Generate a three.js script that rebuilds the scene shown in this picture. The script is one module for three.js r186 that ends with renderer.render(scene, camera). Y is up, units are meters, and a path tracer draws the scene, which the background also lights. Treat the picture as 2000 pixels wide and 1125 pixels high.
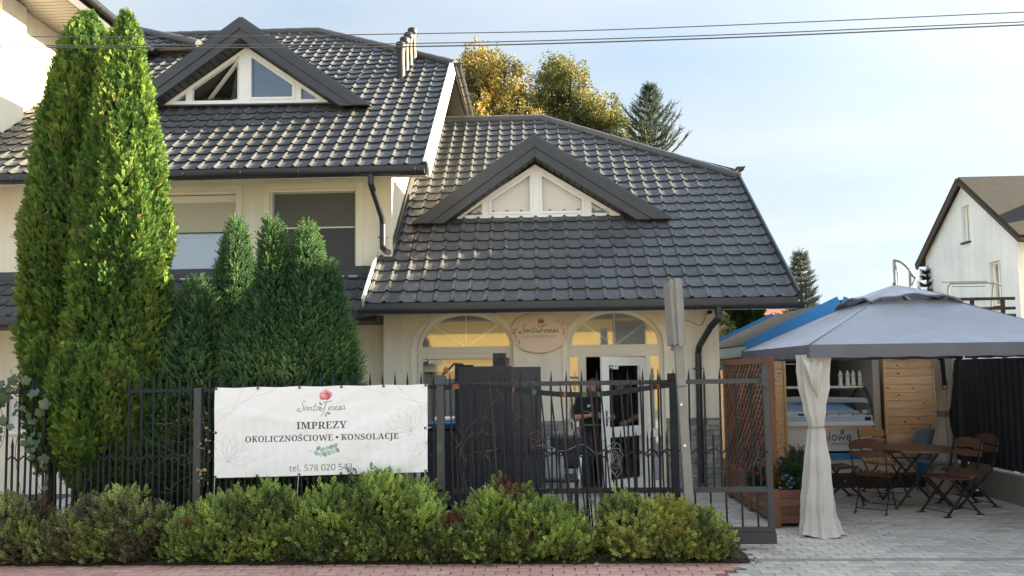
import * as THREE from 'three';
import { mergeGeometries, mergeVertices, toCreasedNormals } from 'three/addons/utils/BufferGeometryUtils.js';
import { MarchingCubes } from 'three/addons/objects/MarchingCubes.js';
import { RoundedBoxGeometry } from 'three/addons/geometries/RoundedBoxGeometry.js';
import { ImprovedNoise } from 'three/addons/math/ImprovedNoise.js';

// ---------------------------------------------------------------- camera, sky, sun, exposure
const scene = new THREE.Scene();
const F = 1450, PX = 1000, PY = 636;                       // focal length and principal point in photograph pixels (2000 x 1125)
const camera = new THREE.PerspectiveCamera(2 * Math.atan(636 / F) * 180 / Math.PI, 2000 / 1272, 0.1, 900);
camera.position.set(0, 1.75, 0);
camera.rotation.set(0.0634, 0.0345, -0.013, 'YXZ');
camera.setViewOffset(2000, 1272, 0, 0, 2000, 1125);         // a lens shifted down a little
camera.updateMatrixWorld(true);
const renderer = new THREE.WebGLRenderer({ antialias: true });
renderer.toneMapping = THREE.LinearToneMapping;
renderer.toneMappingExposure = 7.5;
renderer.shadowMap.enabled = true;
const SUN = new THREE.Vector3(0.917, 0.350, -0.203).normalize();

const perlin = new ImprovedNoise();
const fbm = (x, y, z, o = 4) => { let s = 0, a = 0.5, f = 1; for (let i = 0; i < o; i++) { s += a * perlin.noise(x * f, y * f, z * f); a *= 0.5; f *= 2.03; } return s; };
const clamp = (x, a = 0, b = 1) => Math.min(b, Math.max(a, x));
const sstep = (a, b, x) => { const t = clamp((x - a) / (b - a)); return t * t * (3 - 2 * t); };
const mix = (a, b, t) => a + (b - a) * t;
{ // thin high cloud before a pale blue sky
  const W = 2048, H = 1024, d = new Float32Array(W * H * 4), v = new THREE.Vector3();
  const c1 = rayOf(1610, -20), c2 = rayOf(1730, 44), cn = c1.clone().cross(c2).normalize();
  for (let r = 0; r < H; r++) for (let c = 0; c < W; c++) {
    const el = ((r + 0.5) / H - 0.5) * Math.PI, az = ((c + 0.5) / W - 0.5) * 2 * Math.PI, i = (r * W + c) * 4;
    v.set(Math.cos(az) * Math.cos(el), Math.sin(el), Math.sin(az) * Math.cos(el));
    const e = Math.max(0, v.y), up = Math.pow(e, 0.62), k = Math.acos(clamp(v.dot(SUN), -1, 1));
    const ph = 1 + 0.55 * Math.cos(k) ** 2; let col = [mix(0.235, 0.17, up) * ph, mix(0.295, 0.235, up) * ph, mix(0.32, 0.355, up) * ph];
    // cirrus veil drawn on a high plane, so streaks shrink toward the horizon
    const s = 1 / (e + 0.12), qx = v.x * s, qz = v.z * s;
    const n1 = fbm(qx * 0.9 + qz * 0.35 + 3.1, qz * 1.9 - qx * 0.25, 4.2, 6), n2 = fbm(qx * 0.42 - 7, qz * 0.55 + 2, 9.1, 5);
    let veil = clamp(0.40 + n1 * 1.1 + n2 * 1.3) * sstep(-0.02, 0.1, v.y);
    const aside = Math.abs(v.dot(cn)), along = v.dot(c1) > 0.985 && v.dot(c2) > 0.985 ? 1 : 0;
    veil = Math.max(veil, along * 0.9 * (1 - sstep(0.0008, 0.0032, aside)));
    const fw = 1 + 0.34 * Math.exp(-k / 0.7) , w = [0.315 * fw, 0.338 * fw, 0.352 * fw];
    for (let j = 0; j < 3; j++) col[j] = mix(col[j], w[j], veil * 0.85);
    const deck = 0.335 * mix(1, 1.3, sstep(-0.75, 0.9, v.z)) * (1 + 0.6 * sstep(0.4, 0.95, v.y)); for (let j = 0; j < 3; j++) col[j] *= deck;   // thin overcast, brightened overhead and behind the camera as added fill for shaded fronts
    const glow = 0.025 * Math.exp(-k / 0.75) + 1.0 * Math.exp(-k / 0.2);
    col[0] += glow; col[1] += glow * 0.93; col[2] += glow * 0.8;
    if (v.y < 0) { const g = sstep(0, -0.05, v.y); col = [mix(col[0], 0.2, g), mix(col[1], 0.2, g), mix(col[2], 0.19, g)]; }
    d[i] = col[0]; d[i + 1] = col[1]; d[i + 2] = col[2]; d[i + 3] = 1;
  }
  const t = new THREE.DataTexture(d, W, H, THREE.RGBAFormat, THREE.FloatType);
  t.mapping = THREE.EquirectangularReflectionMapping; t.magFilter = t.minFilter = THREE.LinearFilter; t.needsUpdate = true;
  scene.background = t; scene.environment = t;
}
const sun = new THREE.DirectionalLight(new THREE.Color().setRGB(1, 0.83, 0.54), 5);
sun.position.copy(SUN).multiplyScalar(60); sun.castShadow = true;
Object.assign(sun.shadow.camera, { left: -30, right: 30, top: 30, bottom: -30, near: 1, far: 140 }); sun.shadow.mapSize.set(4096, 4096);
scene.add(sun, sun.target);

// ---------------------------------------------------------------- helpers
const V = (x, y, z) => new THREE.Vector3(x, y, z);
function rayOf(px, py) { return new THREE.Vector3((px - PX) / F, -(py - PY) / F, -1).applyEuler(camera.rotation).normalize(); }
function on(px, py, axis, val) { const d = rayOf(px, py), t = (val - camera.position[axis]) / d[axis]; return camera.position.clone().addScaledVector(d, t); }   // a photograph point on a known plane of the place
function mul32(a) { return () => { a |= 0; a = (a + 0x6D2B79F5) | 0; let t = Math.imul(a ^ (a >>> 15), 1 | a); t = (t + Math.imul(t ^ (t >>> 7), 61 | t)) ^ t; return ((t ^ (t >>> 14)) >>> 0) / 4294967296; }; }
let rnd = mul32(7);
const seed = (n) => { rnd = mul32(n); };
const rr = (a, b) => a + (b - a) * rnd();
const names = {};
const numbered = (n) => { const k = names[n] = (names[n] ?? -1) + 1; return k ? n + '_' + String(k).padStart(3, '0') : n; };
function tag(o, label, category, group) { o.userData.label = label; o.userData.category = category; if (group) o.userData.group = group; return o; }
function thing(name, label, category, base = [0, 0, 0], group) { const o = new THREE.Group(); o.name = numbered(name); o.position.set(...base); scene.add(o); return tag(o, label, category, group); }
function part(name, geo, m, parent, local) {               // geometry in world metres unless local; nested in its thing
  const o = new THREE.Mesh(geo, m); o.name = name; o.castShadow = o.receiveShadow = true;
  if (!local && parent && parent.isGroup) o.position.copy(parent.position).negate();
  (parent ?? scene).add(o); return o;
}
function structure(name, geo, m) { const o = part(name, geo, m); o.userData.kind = 'structure'; return o; }
function stuff(o) { o.userData.kind = 'stuff'; return o; }
const rgb = (r, g, b) => new THREE.Color().setRGB(r, g, b);
function uvBox(g) {                                         // uv in metres by the dominant axis of the normal
  if (g.index) g = g.toNonIndexed();
  if (!g.attributes.normal) g.computeVertexNormals();
  const p = g.attributes.position, n = g.attributes.normal, uv = new Float32Array(p.count * 2);
  for (let i = 0; i < p.count; i += 3) {
    const ax = Math.abs(n.getX(i)), ay = Math.abs(n.getY(i)), az = Math.abs(n.getZ(i));
    for (let k = i; k < i + 3; k++) {
      const x = p.getX(k), y = p.getY(k), z = p.getZ(k);
      if (az >= ax && az >= ay) { uv[2 * k] = x; uv[2 * k + 1] = y; } else if (ax >= ay) { uv[2 * k] = z; uv[2 * k + 1] = y; } else { uv[2 * k] = x; uv[2 * k + 1] = z; }
    }
  }
  g.setAttribute('uv', new THREE.BufferAttribute(uv, 2)); return g;
}
const clean = (g) => { g = g.index ? g.toNonIndexed() : g; for (const k of Object.keys(g.attributes)) if (!['position', 'normal', 'uv'].includes(k)) g.deleteAttribute(k); if (!g.attributes.uv) uvBox(g); return g; };
const merge = (list) => mergeGeometries(list.map(clean));
function box(x0, x1, y0, y1, z0, z1) { const g = new THREE.BoxGeometry(Math.abs(x1 - x0), Math.abs(y1 - y0), Math.abs(z1 - z0)); g.translate((x0 + x1) / 2, (y0 + y1) / 2, (z0 + z1) / 2); return uvBox(g); }
function rbox(x0, x1, y0, y1, z0, z1, r = 0.01, s = 2) { const g = new RoundedBoxGeometry(Math.abs(x1 - x0), Math.abs(y1 - y0), Math.abs(z1 - z0), s, r); g.translate((x0 + x1) / 2, (y0 + y1) / 2, (z0 + z1) / 2); return uvBox(g); }
function beam(a, b, w, h, up = V(0, 1, 0), bevel = 0) {     // a bar from a to b, w across, h along up; uv.x runs along it
  const d = b.clone().sub(a), L = d.length(); d.normalize();
  const s = d.clone().cross(up).normalize(), u = s.clone().cross(d).normalize();
  const g = bevel ? clean(new RoundedBoxGeometry(L, h, w, 1, bevel)) : new THREE.BoxGeometry(L, h, w).toNonIndexed(), p = g.attributes.position, uv = new Float32Array(p.count * 2), n = g.attributes.normal, o = a.x * 3.1 + a.y * 1.7;
  for (let i = 0; i < p.count; i++) { uv[2 * i] = p.getX(i) + o; uv[2 * i + 1] = (Math.abs(n.getY(i)) > 0.5 ? p.getZ(i) : p.getY(i)) + o * 0.37; }
  g.setAttribute('uv', new THREE.BufferAttribute(uv, 2));
  g.applyMatrix4(new THREE.Matrix4().makeBasis(d, u, s)); g.translate((a.x + b.x) / 2, (a.y + b.y) / 2, (a.z + b.z) / 2); return g;
}
function tube(pts, r, rad = 6, seg = 0, curve = true) {
  const c = curve && pts.length > 2 ? new THREE.CatmullRomCurve3(pts, false, 'centripetal') : (() => { const q = new THREE.CurvePath(); for (let i = 1; i < pts.length; i++) q.add(new THREE.LineCurve3(pts[i - 1], pts[i])); return q; })();
  const n = seg || (pts.length > 2 ? (pts.length - 1) * 5 : 1);
  return new THREE.TubeGeometry(c, n, r, rad, false);
}
function rod(pts, r, rad = 7) {                             // straight runs with ball joints
  const l = [];
  for (let i = 1; i < pts.length; i++) { const a = pts[i - 1], b = pts[i], d = b.clone().sub(a), g = new THREE.CylinderGeometry(r, r, d.length(), rad, 1); g.applyQuaternion(new THREE.Quaternion().setFromUnitVectors(V(0, 1, 0), d.clone().normalize())); g.translate((a.x + b.x) / 2, (a.y + b.y) / 2, (a.z + b.z) / 2); l.push(g); if (i > 1) { const s = new THREE.SphereGeometry(r, rad, 5); s.translate(a.x, a.y, a.z); l.push(s); } }
  return merge(l);
}
function extrude(pts, z0, z1, holes = [], bevel = 0) {       // outline in x, y, solid from z0 (back) to z1 (front)
  const s = pts.curves ? pts : new THREE.Shape(pts.map(([x, y]) => new THREE.Vector2(x, y)));
  for (const h of holes) s.holes.push(h.curves ? h : new THREE.Path(h.map(([x, y]) => new THREE.Vector2(x, y))));
  const g = new THREE.ExtrudeGeometry(s, { depth: z1 - z0 - 2 * bevel, bevelEnabled: bevel > 0, bevelSize: bevel, bevelThickness: bevel, bevelOffset: -bevel, bevelSegments: 1, curveSegments: 24 });
  g.translate(0, 0, z0 + bevel); return uvBox(g);
}
function sideways(g, x) { g.rotateY(-Math.PI / 2); g.translate(x, 0, 0); return g; }   // extruded (a, y) outline becomes (z = a, y), thickness toward -x
function quadGeo(rows, closed) {                            // rows of points to a smooth sheet
  const R = rows.length, C = rows[0].length, p = [], uv = [], id = [];
  rows.forEach((r, i) => { let a = 0; r.forEach((q, j) => { if (j) a += q.distanceTo(r[j - 1]); p.push(q.x, q.y, q.z); uv.push(a, i ? i / (R - 1) * rows[0][0].distanceTo(rows[R - 1][0]) : 0); }); });
  for (let i = 0; i < R - 1; i++) for (let j = 0; j < C - 1; j++) { const a = i * C + j; id.push(a, a + 1, a + C, a + 1, a + C + 1, a + C); }
  const g = new THREE.BufferGeometry(); g.setAttribute('position', new THREE.Float32BufferAttribute(p, 3)); g.setAttribute('uv', new THREE.Float32BufferAttribute(uv, 2)); g.setIndex(id); g.computeVertexNormals(); return g;
}
function poly(pts) { const p = [], q = []; for (let i = 1; i < pts.length - 1; i++) for (const k of [0, i, i + 1]) p.push(...pts[k].toArray()); const g = new THREE.BufferGeometry(); g.setAttribute('position', new THREE.Float32BufferAttribute(p, 3)); g.computeVertexNormals(); return uvBox(g); }
function slab(pts, t) { // a flat polygon given thickness t against its normal
  const n = pts[1].clone().sub(pts[0]).cross(pts[2].clone().sub(pts[0])).normalize(), lo = pts.map((p) => p.clone().addScaledVector(n, -t)), l = [poly(pts), poly([...lo].reverse())];
  pts.forEach((p, i) => { const j = (i + 1) % pts.length; l.push(poly([p, lo[i], lo[j], pts[j]])); }); return merge(l);
}

// ---------------------------------------------------------------- textures and materials
function dataTex(size, fn, srgb = false, h = size) {
  const d = new Uint8Array(size * h * 4);
  for (let y = 0; y < h; y++) for (let x = 0; x < size; x++) { const c = fn(x / size, y / h), i = (y * size + x) * 4; for (let k = 0; k < 3; k++) d[i + k] = clamp(Array.isArray(c) ? c[k] : c) * 255; d[i + 3] = 255; }
  const t = new THREE.DataTexture(d, size, h); t.wrapS = t.wrapT = THREE.RepeatWrapping; t.magFilter = THREE.LinearFilter; t.minFilter = THREE.LinearMipmapLinearFilter; t.generateMipmaps = true; if (srgb) t.colorSpace = THREE.SRGBColorSpace; t.needsUpdate = true; return t;
}
function tileNoise(u, v, f, z, o = 4) { // wraps at 1
  const b = (x, y) => fbm(x * f, y * f, z, o), a = u, c = v;
  const wu = sstep(0.75, 1, u), wv = sstep(0.75, 1, v);
  return mix(mix(b(a, c), b(a - 1, c), wu), mix(b(a, c - 1), b(a - 1, c - 1), wu), wv);
}
const rep = (t, x, y = x) => { const c = t.clone(); c.repeat.set(x, y); c.needsUpdate = true; return c; };
const nz = dataTex(512, (u, v) => 0.5 + tileNoise(u, v, 8, 1.3, 6) * 0.9);
const fine = dataTex(512, (u, v) => 0.5 + tileNoise(u, v, 60, 2.3, 3) * 0.9);
const mottle = dataTex(512, (u, v) => { const n = tileNoise(u, v, 5, 5.7, 6), m = tileNoise(u, v, 40, 8.1, 3); const k = 0.94 + n * 0.16 + m * 0.06; return [k, k * (0.995 + n * 0.02), k * (0.98 + n * 0.05)]; });
const streak = dataTex(512, (u, v) => { const n = tileNoise(u, v * 0.999, 6, 3.7, 5), s = fbm(u * 60, v * 2.2, 1.1, 3), k = 0.9 + n * 0.2 + s * 0.14; return [k, k * 0.995, k * 0.98]; });
const grain = dataTex(512, (u, v) => { const w = tileNoise(u, v, 4, 9.2, 4), s = fbm(u * 3 + w * 0.4, v * 46 + w * 5, 2.2, 4), f = fbm(u * 20, v * 220, 5.1, 2), k = 0.82 + s * 0.55 + f * 0.2; return [k, k * 0.97, k * 0.93]; });
const paverTex = dataTex(256, (u, v) => { const n = tileNoise(u, v, 30, 3.1, 3), m = tileNoise(u, v, 3, 7.7, 4), k = 0.88 + n * 0.45 + m * 0.45; return [k, k * 0.995, k * 0.98]; });
const std = (c, o = {}) => new THREE.MeshStandardMaterial({ color: c, roughness: 0.7, ...o });
const weather = dataTex(512, (u, v) => { const n = tileNoise(u, v, 4, 11.7, 6), m = tileNoise(u, v, 26, 4.1, 4), s = fbm(u * 44, v * 3, 6.6, 3); const k = 0.92 + n * 0.5 + m * 0.18 + s * 0.22; return [k, k * 0.99, k * (0.97 + n * 0.05)]; });
const plaster = dataTex(512, (u, v) => { const n = tileNoise(u, v, 3, 15.7, 6), m = tileNoise(u, v, 40, 4.1, 3), s = fbm(u * 50, v * 2.4, 9.6, 3), k = 0.95 + n * 0.14 + m * 0.06 + s * 0.09; return [k, k * (0.995 + n * 0.015), k * (0.985 + n * 0.05)]; });
const M = {
  stucco: std(rgb(0.87, 0.80, 0.66), { roughness: 0.92, map: rep(plaster, 0.3), bumpMap: rep(fine, 1.6), bumpScale: 0.003 }),
  stuccoTrim: std(rgb(0.89, 0.83, 0.70), { roughness: 0.9, map: rep(mottle, 0.7), bumpMap: rep(fine, 1.8), bumpScale: 0.002 }),
  whiteWall: std(rgb(0.80, 0.85, 0.90), { roughness: 0.95, map: rep(streak, 0.14), bumpMap: rep(nz, 0.6), bumpScale: 0.01 }),
  tile: new THREE.MeshPhysicalMaterial({ color: rgb(0.090, 0.093, 0.097), roughness: 0.9, specularIntensity: 0.35, map: rep(weather, 0.23), roughnessMap: rep(nz, 0.7) }),
  deck: std(rgb(0.03, 0.03, 0.032), { roughness: 0.9 }),
  anth: std(rgb(0.050, 0.054, 0.062), { roughness: 0.48, map: rep(mottle, 0.6) }),
  anthLight: std(rgb(0.075, 0.078, 0.085), { roughness: 0.5, map: rep(mottle, 0.6) }),
  gutter: std(rgb(0.030, 0.033, 0.040), { roughness: 0.33, map: rep(mottle, 0.8) }),
  soffitDark: std(rgb(0.05, 0.05, 0.055), { roughness: 0.6 }),
  soffitGrey: std(rgb(0.22, 0.20, 0.185), { roughness: 0.5 }),
  whiteTrim: std(rgb(0.74, 0.72, 0.68), { roughness: 0.5, map: rep(streak, 0.5) }),
  upvc: std(rgb(0.84, 0.83, 0.79), { roughness: 0.33 }),
  upvcCream: std(rgb(0.80, 0.755, 0.64), { roughness: 0.36 }),
  pane: new THREE.MeshPhysicalMaterial({ color: rgb(1, 1, 1), roughness: 0.02, transmission: 1, thickness: 0, ior: 1.7 }),
  mirrorPane: new THREE.MeshPhysicalMaterial({ color: rgb(0.9, 0.95, 1), roughness: 0.03, transmission: 0.8, thickness: 0, ior: 2.3 }),
  atticPane: new THREE.MeshPhysicalMaterial({ color: rgb(0.75, 0.88, 1), roughness: 0.02, transmission: 0.95, thickness: 0, ior: 1.8, specularColor: rgb(0.55, 0.78, 1) }),
  dark: std(rgb(0.016, 0.016, 0.018), { roughness: 0.9 }),
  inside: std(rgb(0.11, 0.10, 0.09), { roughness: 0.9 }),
  blindBeige: std(rgb(0.52, 0.49, 0.37), { roughness: 0.9 }),
  blindCream: std(rgb(0.85, 0.78, 0.64), { roughness: 0.95 }),
  curtain: std(rgb(0.42, 0.42, 0.39), { roughness: 0.95 }),
  fence: std(rgb(0.017, 0.020, 0.024), { roughness: 0.85, map: rep(mottle, 1.5) }),
  gatePaint: std(rgb(0.050, 0.056, 0.060), { roughness: 0.55, map: rep(mottle, 2) }),
  rust: std(rgb(0.25, 0.085, 0.045), { roughness: 0.9 }),
  moss: std(rgb(0.07, 0.13, 0.06), { roughness: 0.95 }),
  greyPost: std(rgb(0.235, 0.235, 0.23), { roughness: 0.45, map: rep(mottle, 1) }),
  greySign: std(rgb(0.30, 0.295, 0.285), { roughness: 0.45, map: rep(streak, 1) }),
  steel: std(rgb(0.6, 0.6, 0.6), { roughness: 0.25, metalness: 1 }),
  soil: std(rgb(0.075, 0.055, 0.04), { roughness: 1, map: rep(paverTex, 1.7), bumpMap: rep(fine, 3), bumpScale: 0.02 }),
  paleRoad: std(rgb(0.46, 0.45, 0.43), { roughness: 0.95, map: rep(paverTex, 1.3) }),  // pale concrete tone, lightened so the sunlit street bounces light to the fronts
  grass: std(rgb(0.11, 0.12, 0.06), { roughness: 1, map: rep(paverTex, 0.2) }),
  joint: std(rgb(0.13, 0.125, 0.115), { roughness: 1, map: rep(paverTex, 2) }),
  concrete: std(rgb(0.27, 0.26, 0.235), { roughness: 0.95, map: rep(streak, 0.8), bumpMap: rep(nz, 1), bumpScale: 0.012 }),
  navySheet: std(rgb(0.020, 0.024, 0.034), { roughness: 0.5, map: rep(mottle, 0.7) }),
  woodLight: std(rgb(0.82, 0.55, 0.31), { roughness: 0.6, map: rep(grain, 0.9, 1.7) }),
  woodMid: std(rgb(0.72, 0.46, 0.25), { roughness: 0.6, map: rep(grain, 0.9, 1.7) }),
  woodTan: std(rgb(0.78, 0.54, 0.34), { roughness: 0.6, map: rep(grain, 0.7, 1.4) }),
  woodRed: std(rgb(0.235, 0.105, 0.062), { roughness: 0.5, map: rep(grain, 1.2, 2) }),
  woodRed2: std(rgb(0.17, 0.078, 0.05), { roughness: 0.5, map: rep(grain, 1.1, 1.8) }),
  woodChair: std(rgb(0.15, 0.078, 0.052), { roughness: 0.38, map: rep(grain, 2, 4) }),
  woodOrange: std(rgb(0.52, 0.27, 0.10), { roughness: 0.45, map: rep(grain, 2, 3) }),
  woodBrown: std(rgb(0.055, 0.035, 0.028), { roughness: 0.7, map: rep(grain, 1, 1.5) }),
  woodWhite: std(rgb(0.76, 0.76, 0.74), { roughness: 0.7, map: rep(grain, 0.7, 1.2) }),
  knot: std(rgb(0.10, 0.045, 0.022), { roughness: 0.7 }),
  blue: std(rgb(0.03, 0.26, 0.60), { roughness: 0.5, map: rep(streak, 0.7) }),
  blueLight: std(rgb(0.30, 0.45, 0.52), { roughness: 0.6, map: rep(streak, 0.7) }),
  shingle: std(rgb(0.10, 0.097, 0.095), { roughness: 0.95, map: rep(paverTex, 2) }),
  canvasGrey: new THREE.MeshPhysicalMaterial({ transmission: 0.22, thickness: 0, color: rgb(0.33, 0.35, 0.395), roughness: 0.6, sheen: 0.5, sheenRoughness: 0.5, bumpMap: rep(fine, 3), bumpScale: 0.0008, map: rep(mottle, 0.6) }),
  canvasTrim: std(rgb(0.13, 0.13, 0.16), { roughness: 0.65, map: rep(mottle, 0.8) }),
  curtainBeige: std(rgb(0.57, 0.55, 0.515), { roughness: 0.9, map: rep(mottle, 0.8), bumpMap: rep(fine, 5), bumpScale: 0.0012 }),
  curtainShade: std(rgb(0.36, 0.335, 0.30), { roughness: 0.9, map: rep(mottle, 0.8) }),
  chairMetal: std(rgb(0.022, 0.024, 0.027), { roughness: 0.4 }),
  freezer: std(rgb(0.74, 0.72, 0.68), { roughness: 0.4 }),
  plastic: std(rgb(0.8, 0.8, 0.79), { roughness: 0.4 }),
  skin: std(rgb(0.48, 0.25, 0.17), { roughness: 0.5 }),
  black: std(rgb(0.012, 0.012, 0.013), { roughness: 0.8 }),
  bark: std(rgb(0.075, 0.06, 0.045), { roughness: 1 }),
  twig: std(rgb(0.075, 0.05, 0.034), { roughness: 0.95 }),
  dryTwig: std(rgb(0.20, 0.12, 0.075), { roughness: 0.95 }),
  cable: std(rgb(0.07, 0.07, 0.075), { roughness: 0.6 }),
  yellowWall: std(rgb(0.80, 0.55, 0.16), { roughness: 0.95, map: rep(mottle, 0.3) }),
  redTile: std(rgb(0.26, 0.07, 0.045), { roughness: 0.8 }),
};
const leafMat = new THREE.MeshPhysicalMaterial({ color: 0xffffff, roughness: 0.6, specularIntensity: 0.45, transmission: 0.42, thickness: 0 });
const needleMat = new THREE.MeshPhysicalMaterial({ color: 0xffffff, roughness: 0.75, specularIntensity: 0.2, transmission: 0.18, thickness: 0 });
const deciMat = new THREE.MeshPhysicalMaterial({ color: 0xffffff, roughness: 0.75, specularIntensity: 0.3, transmission: 0.35, thickness: 0 });

// ---------------------------------------------------------------- ground, paving
const pxOf = (p) => { const q = p.clone().sub(camera.position).applyQuaternion(camera.quaternion.clone().invert()); return [PX - F * q.x / q.z, PY + F * q.y / q.z, -q.z]; };
const seen = (p, m = 40) => { const [x, y, d] = pxOf(p); return d > 0 && x > -m && x < 2000 + m && y > -m && y < 1125 + m; };
structure('ground', uvBox(new THREE.PlaneGeometry(700, 700).rotateX(-Math.PI / 2).translate(0, -0.16, 0)), M.grass);
structure('road', box(-60, 60, -0.2, -0.10, -3.6, 6.5), M.paleRoad);
structure('pavement_base', box(-30, 30, -0.2, -0.03, -6.98, -3.6), M.joint);
structure('road_kerb', box(-30, 30, -0.2, -0.012, -3.6, -3.45), M.concrete);
structure('yard_base', box(-14, 14, -0.2, -0.028, -24, -7.72), M.joint);
structure('entrance_base', box(1.9, 14, -0.2, -0.0285, -7.72, -6.98), M.joint);
{
  const soil = new THREE.PlaneGeometry(9, 0.9, 90, 14).rotateX(-Math.PI / 2), p = soil.attributes.position;
  for (let i = 0; i < p.count; i++) { const x = p.getX(i) - 2.6, z = p.getZ(i) - 7.36, e = Math.min(1, (0.45 - Math.abs(p.getZ(i))) * 6); p.setXYZ(i, x, 0.012 + 0.03 * e + fbm(x * 5, 1, z * 5) * 0.025 * e, z + (Math.abs(p.getZ(i)) > 0.44 && p.getZ(i) > 0 ? 0.03 * fbm(x * 3, 4, 1) : 0)); }
  soil.computeVertexNormals(); structure('soil_bed', uvBox(soil), M.soil);
}
const paverGeos = {};
function paverGeo(w, d, k) { // chamfered top and short sides
  const key = w + ',' + d; if (!paverGeos[key]) {
    const c = 0.004, h = 0.03, a = w / 2, b = d / 2, P = [[-a, -h, -b], [a, -h, -b], [a, -h, b], [-a, -h, b], [-a, -c, -b], [a, -c, -b], [a, -c, b], [-a, -c, b], [-a + c, 0, -b + c], [a - c, 0, -b + c], [a - c, 0, b - c], [-a + c, 0, b - c]].map((q) => V(...q)), q = [];
    for (const s of [0, 4]) for (let i = 0; i < 4; i++) { const j = (i + 1) % 4; q.push(poly([P[s + i], P[s + 4 + i], P[s + 4 + j], P[s + j]])); }
    q.push(poly([P[8], P[11], P[10], P[9]])); paverGeos[key] = merge(q);
  } return paverGeos[key];
}
function paving(name, x0, x1, z0, z1, w, d, gap, mats, edge, kinds) {
  const root = thing(name); delete root.userData.label; delete root.userData.category; root.userData.kind = 'structure'; root.name = name;
  const g = paverGeo(w - gap, d - gap), list = []; let row = 0;
  for (let z = z0 - d / 2; z > z1; z -= d, row++) for (let x = x0 + (row % 2 ? w / 2 : 0); x < x1; x += w) {
    const p = V(x + rr(-0.0015, 0.0015), rr(-0.003, 0.002), z + rr(-0.0015, 0.0015)); if (edge && !edge(p)) continue;
    if (!seen(p, 120)) continue;
    list.push({ p, r: V(rr(-0.006, 0.006), rr(-0.008, 0.008), rr(-0.006, 0.006)), m: mats[Math.floor(clamp(0.5 + fbm(x * 0.7, 3.3, z * 0.9, 3) * 1.3 + rr(-0.38, 0.38), 0, 0.999) * mats.length)], hid: kinds ? kinds(p) : 0 });
  }
  list.sort((a, b) => a.hid - b.hid || a.p.distanceTo(camera.position) - b.p.distanceTo(camera.position));
  const rest = new Map();
  list.forEach((q, i) => {
    if (i < 300) { const o = part('paver', g, q.m, root, true); o.position.copy(q.p); o.rotation.set(q.r.x, q.r.y, q.r.z); }
    else { const k = g.clone(); k.applyMatrix4(new THREE.Matrix4().compose(q.p, new THREE.Quaternion().setFromEuler(new THREE.Euler(q.r.x, q.r.y, q.r.z)), V(1, 1, 1))); if (!rest.has(q.m)) rest.set(q.m, []); rest.get(q.m).push(k); }
  });
  for (const [m, l] of rest) stuff(part('paver', merge(l), m, root, true));
  return root;
}
const redPav = [[0.47, 0.25, 0.19], [0.51, 0.28, 0.215], [0.55, 0.315, 0.245], [0.59, 0.345, 0.27]].map((c) => std(rgb(...c), { roughness: 0.95, map: rep(paverTex, 3) }));
const greyPav = [[0.42, 0.365, 0.305], [0.47, 0.415, 0.345], [0.505, 0.44, 0.37], [0.54, 0.475, 0.395], [0.575, 0.50, 0.415]].map((c) => std(rgb(...c), { roughness: 0.9, map: rep(paverTex, 3) }));
seed(11);
const pathEdge = (p) => p.x < 1.55 + (p.z + 6.5) * -0.6;
paving('red_brick_path', -7, 2.2, -5.9, -6.99, 0.2, 0.1, 0.008, redPav, pathEdge);
paving('grey_pavement', 0.9, 6, -5.9, -6.985, 0.2, 0.1, 0.006, greyPav, (p) => !pathEdge(p));
paving('paved_yard', -6.9, 8.6, -7.0, -11.4, 0.2, 0.1, 0.008, greyPav, (p) => p.x > 1.95 ? p.z < -7.06 : p.z < -7.8, (p) => p.x > 1.9 ? 0 : 1);
{ const k = thing('edging_strip'); k.name = 'edging_strip'; k.userData = { kind: 'structure' }; for (let x = 1.95; x < 9; x += 1) part('kerb_stone', rbox(x, x + 0.994, -0.1, 0.008, -7.055, -6.985, 0.006), M.concrete, k); }

// ---------------------------------------------------------------- roof tiling
const S = 0.85, CO = 1 / Math.hypot(1, S), SI = S * CO;
const TP = 0.24, TL = 0.283;
const tileUnit = (() => {
  const xs = [0, 0.05, 0.095, 0.14, 0.19, 0.24, 0.285, 0.33, 0.38, 0.68, 1], hs = [0, 0.18, 0.62, 0.93, 1, 0.93, 0.62, 0.18, 0, -0.05, 0], H = 0.028, step = 0.026, vs = [-0.008, TL * 0.45, TL];
  const pos = [], idx = [];
  vs.forEach((v) => xs.forEach((x, i) => pos.push([x * TP, v, hs[i] * H * (1 - 0.12 * Math.max(0, v) / TL) + step * (1 - Math.max(0, v) / TL)])));
  const C = xs.length; for (let r = 0; r < 2; r++) for (let i = 0; i < C - 1; i++) { const a = r * C + i; idx.push([a, a + 1, a + C + 1], [a, a + C + 1, a + C]); }
  const b = pos.length; xs.forEach((x, i) => pos.push([x * TP, -0.008, hs[i] * H + step])); xs.forEach((x, i) => pos.push([x * TP, 0.006, hs[i] * H * 0.85 - 0.004]));
  for (let i = 0; i < C - 1; i++) { const a = b + i; idx.push([a + C, a + C + 1, a + 1], [a + C, a + 1, a]); }
  return { pos, idx };
})();
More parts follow.
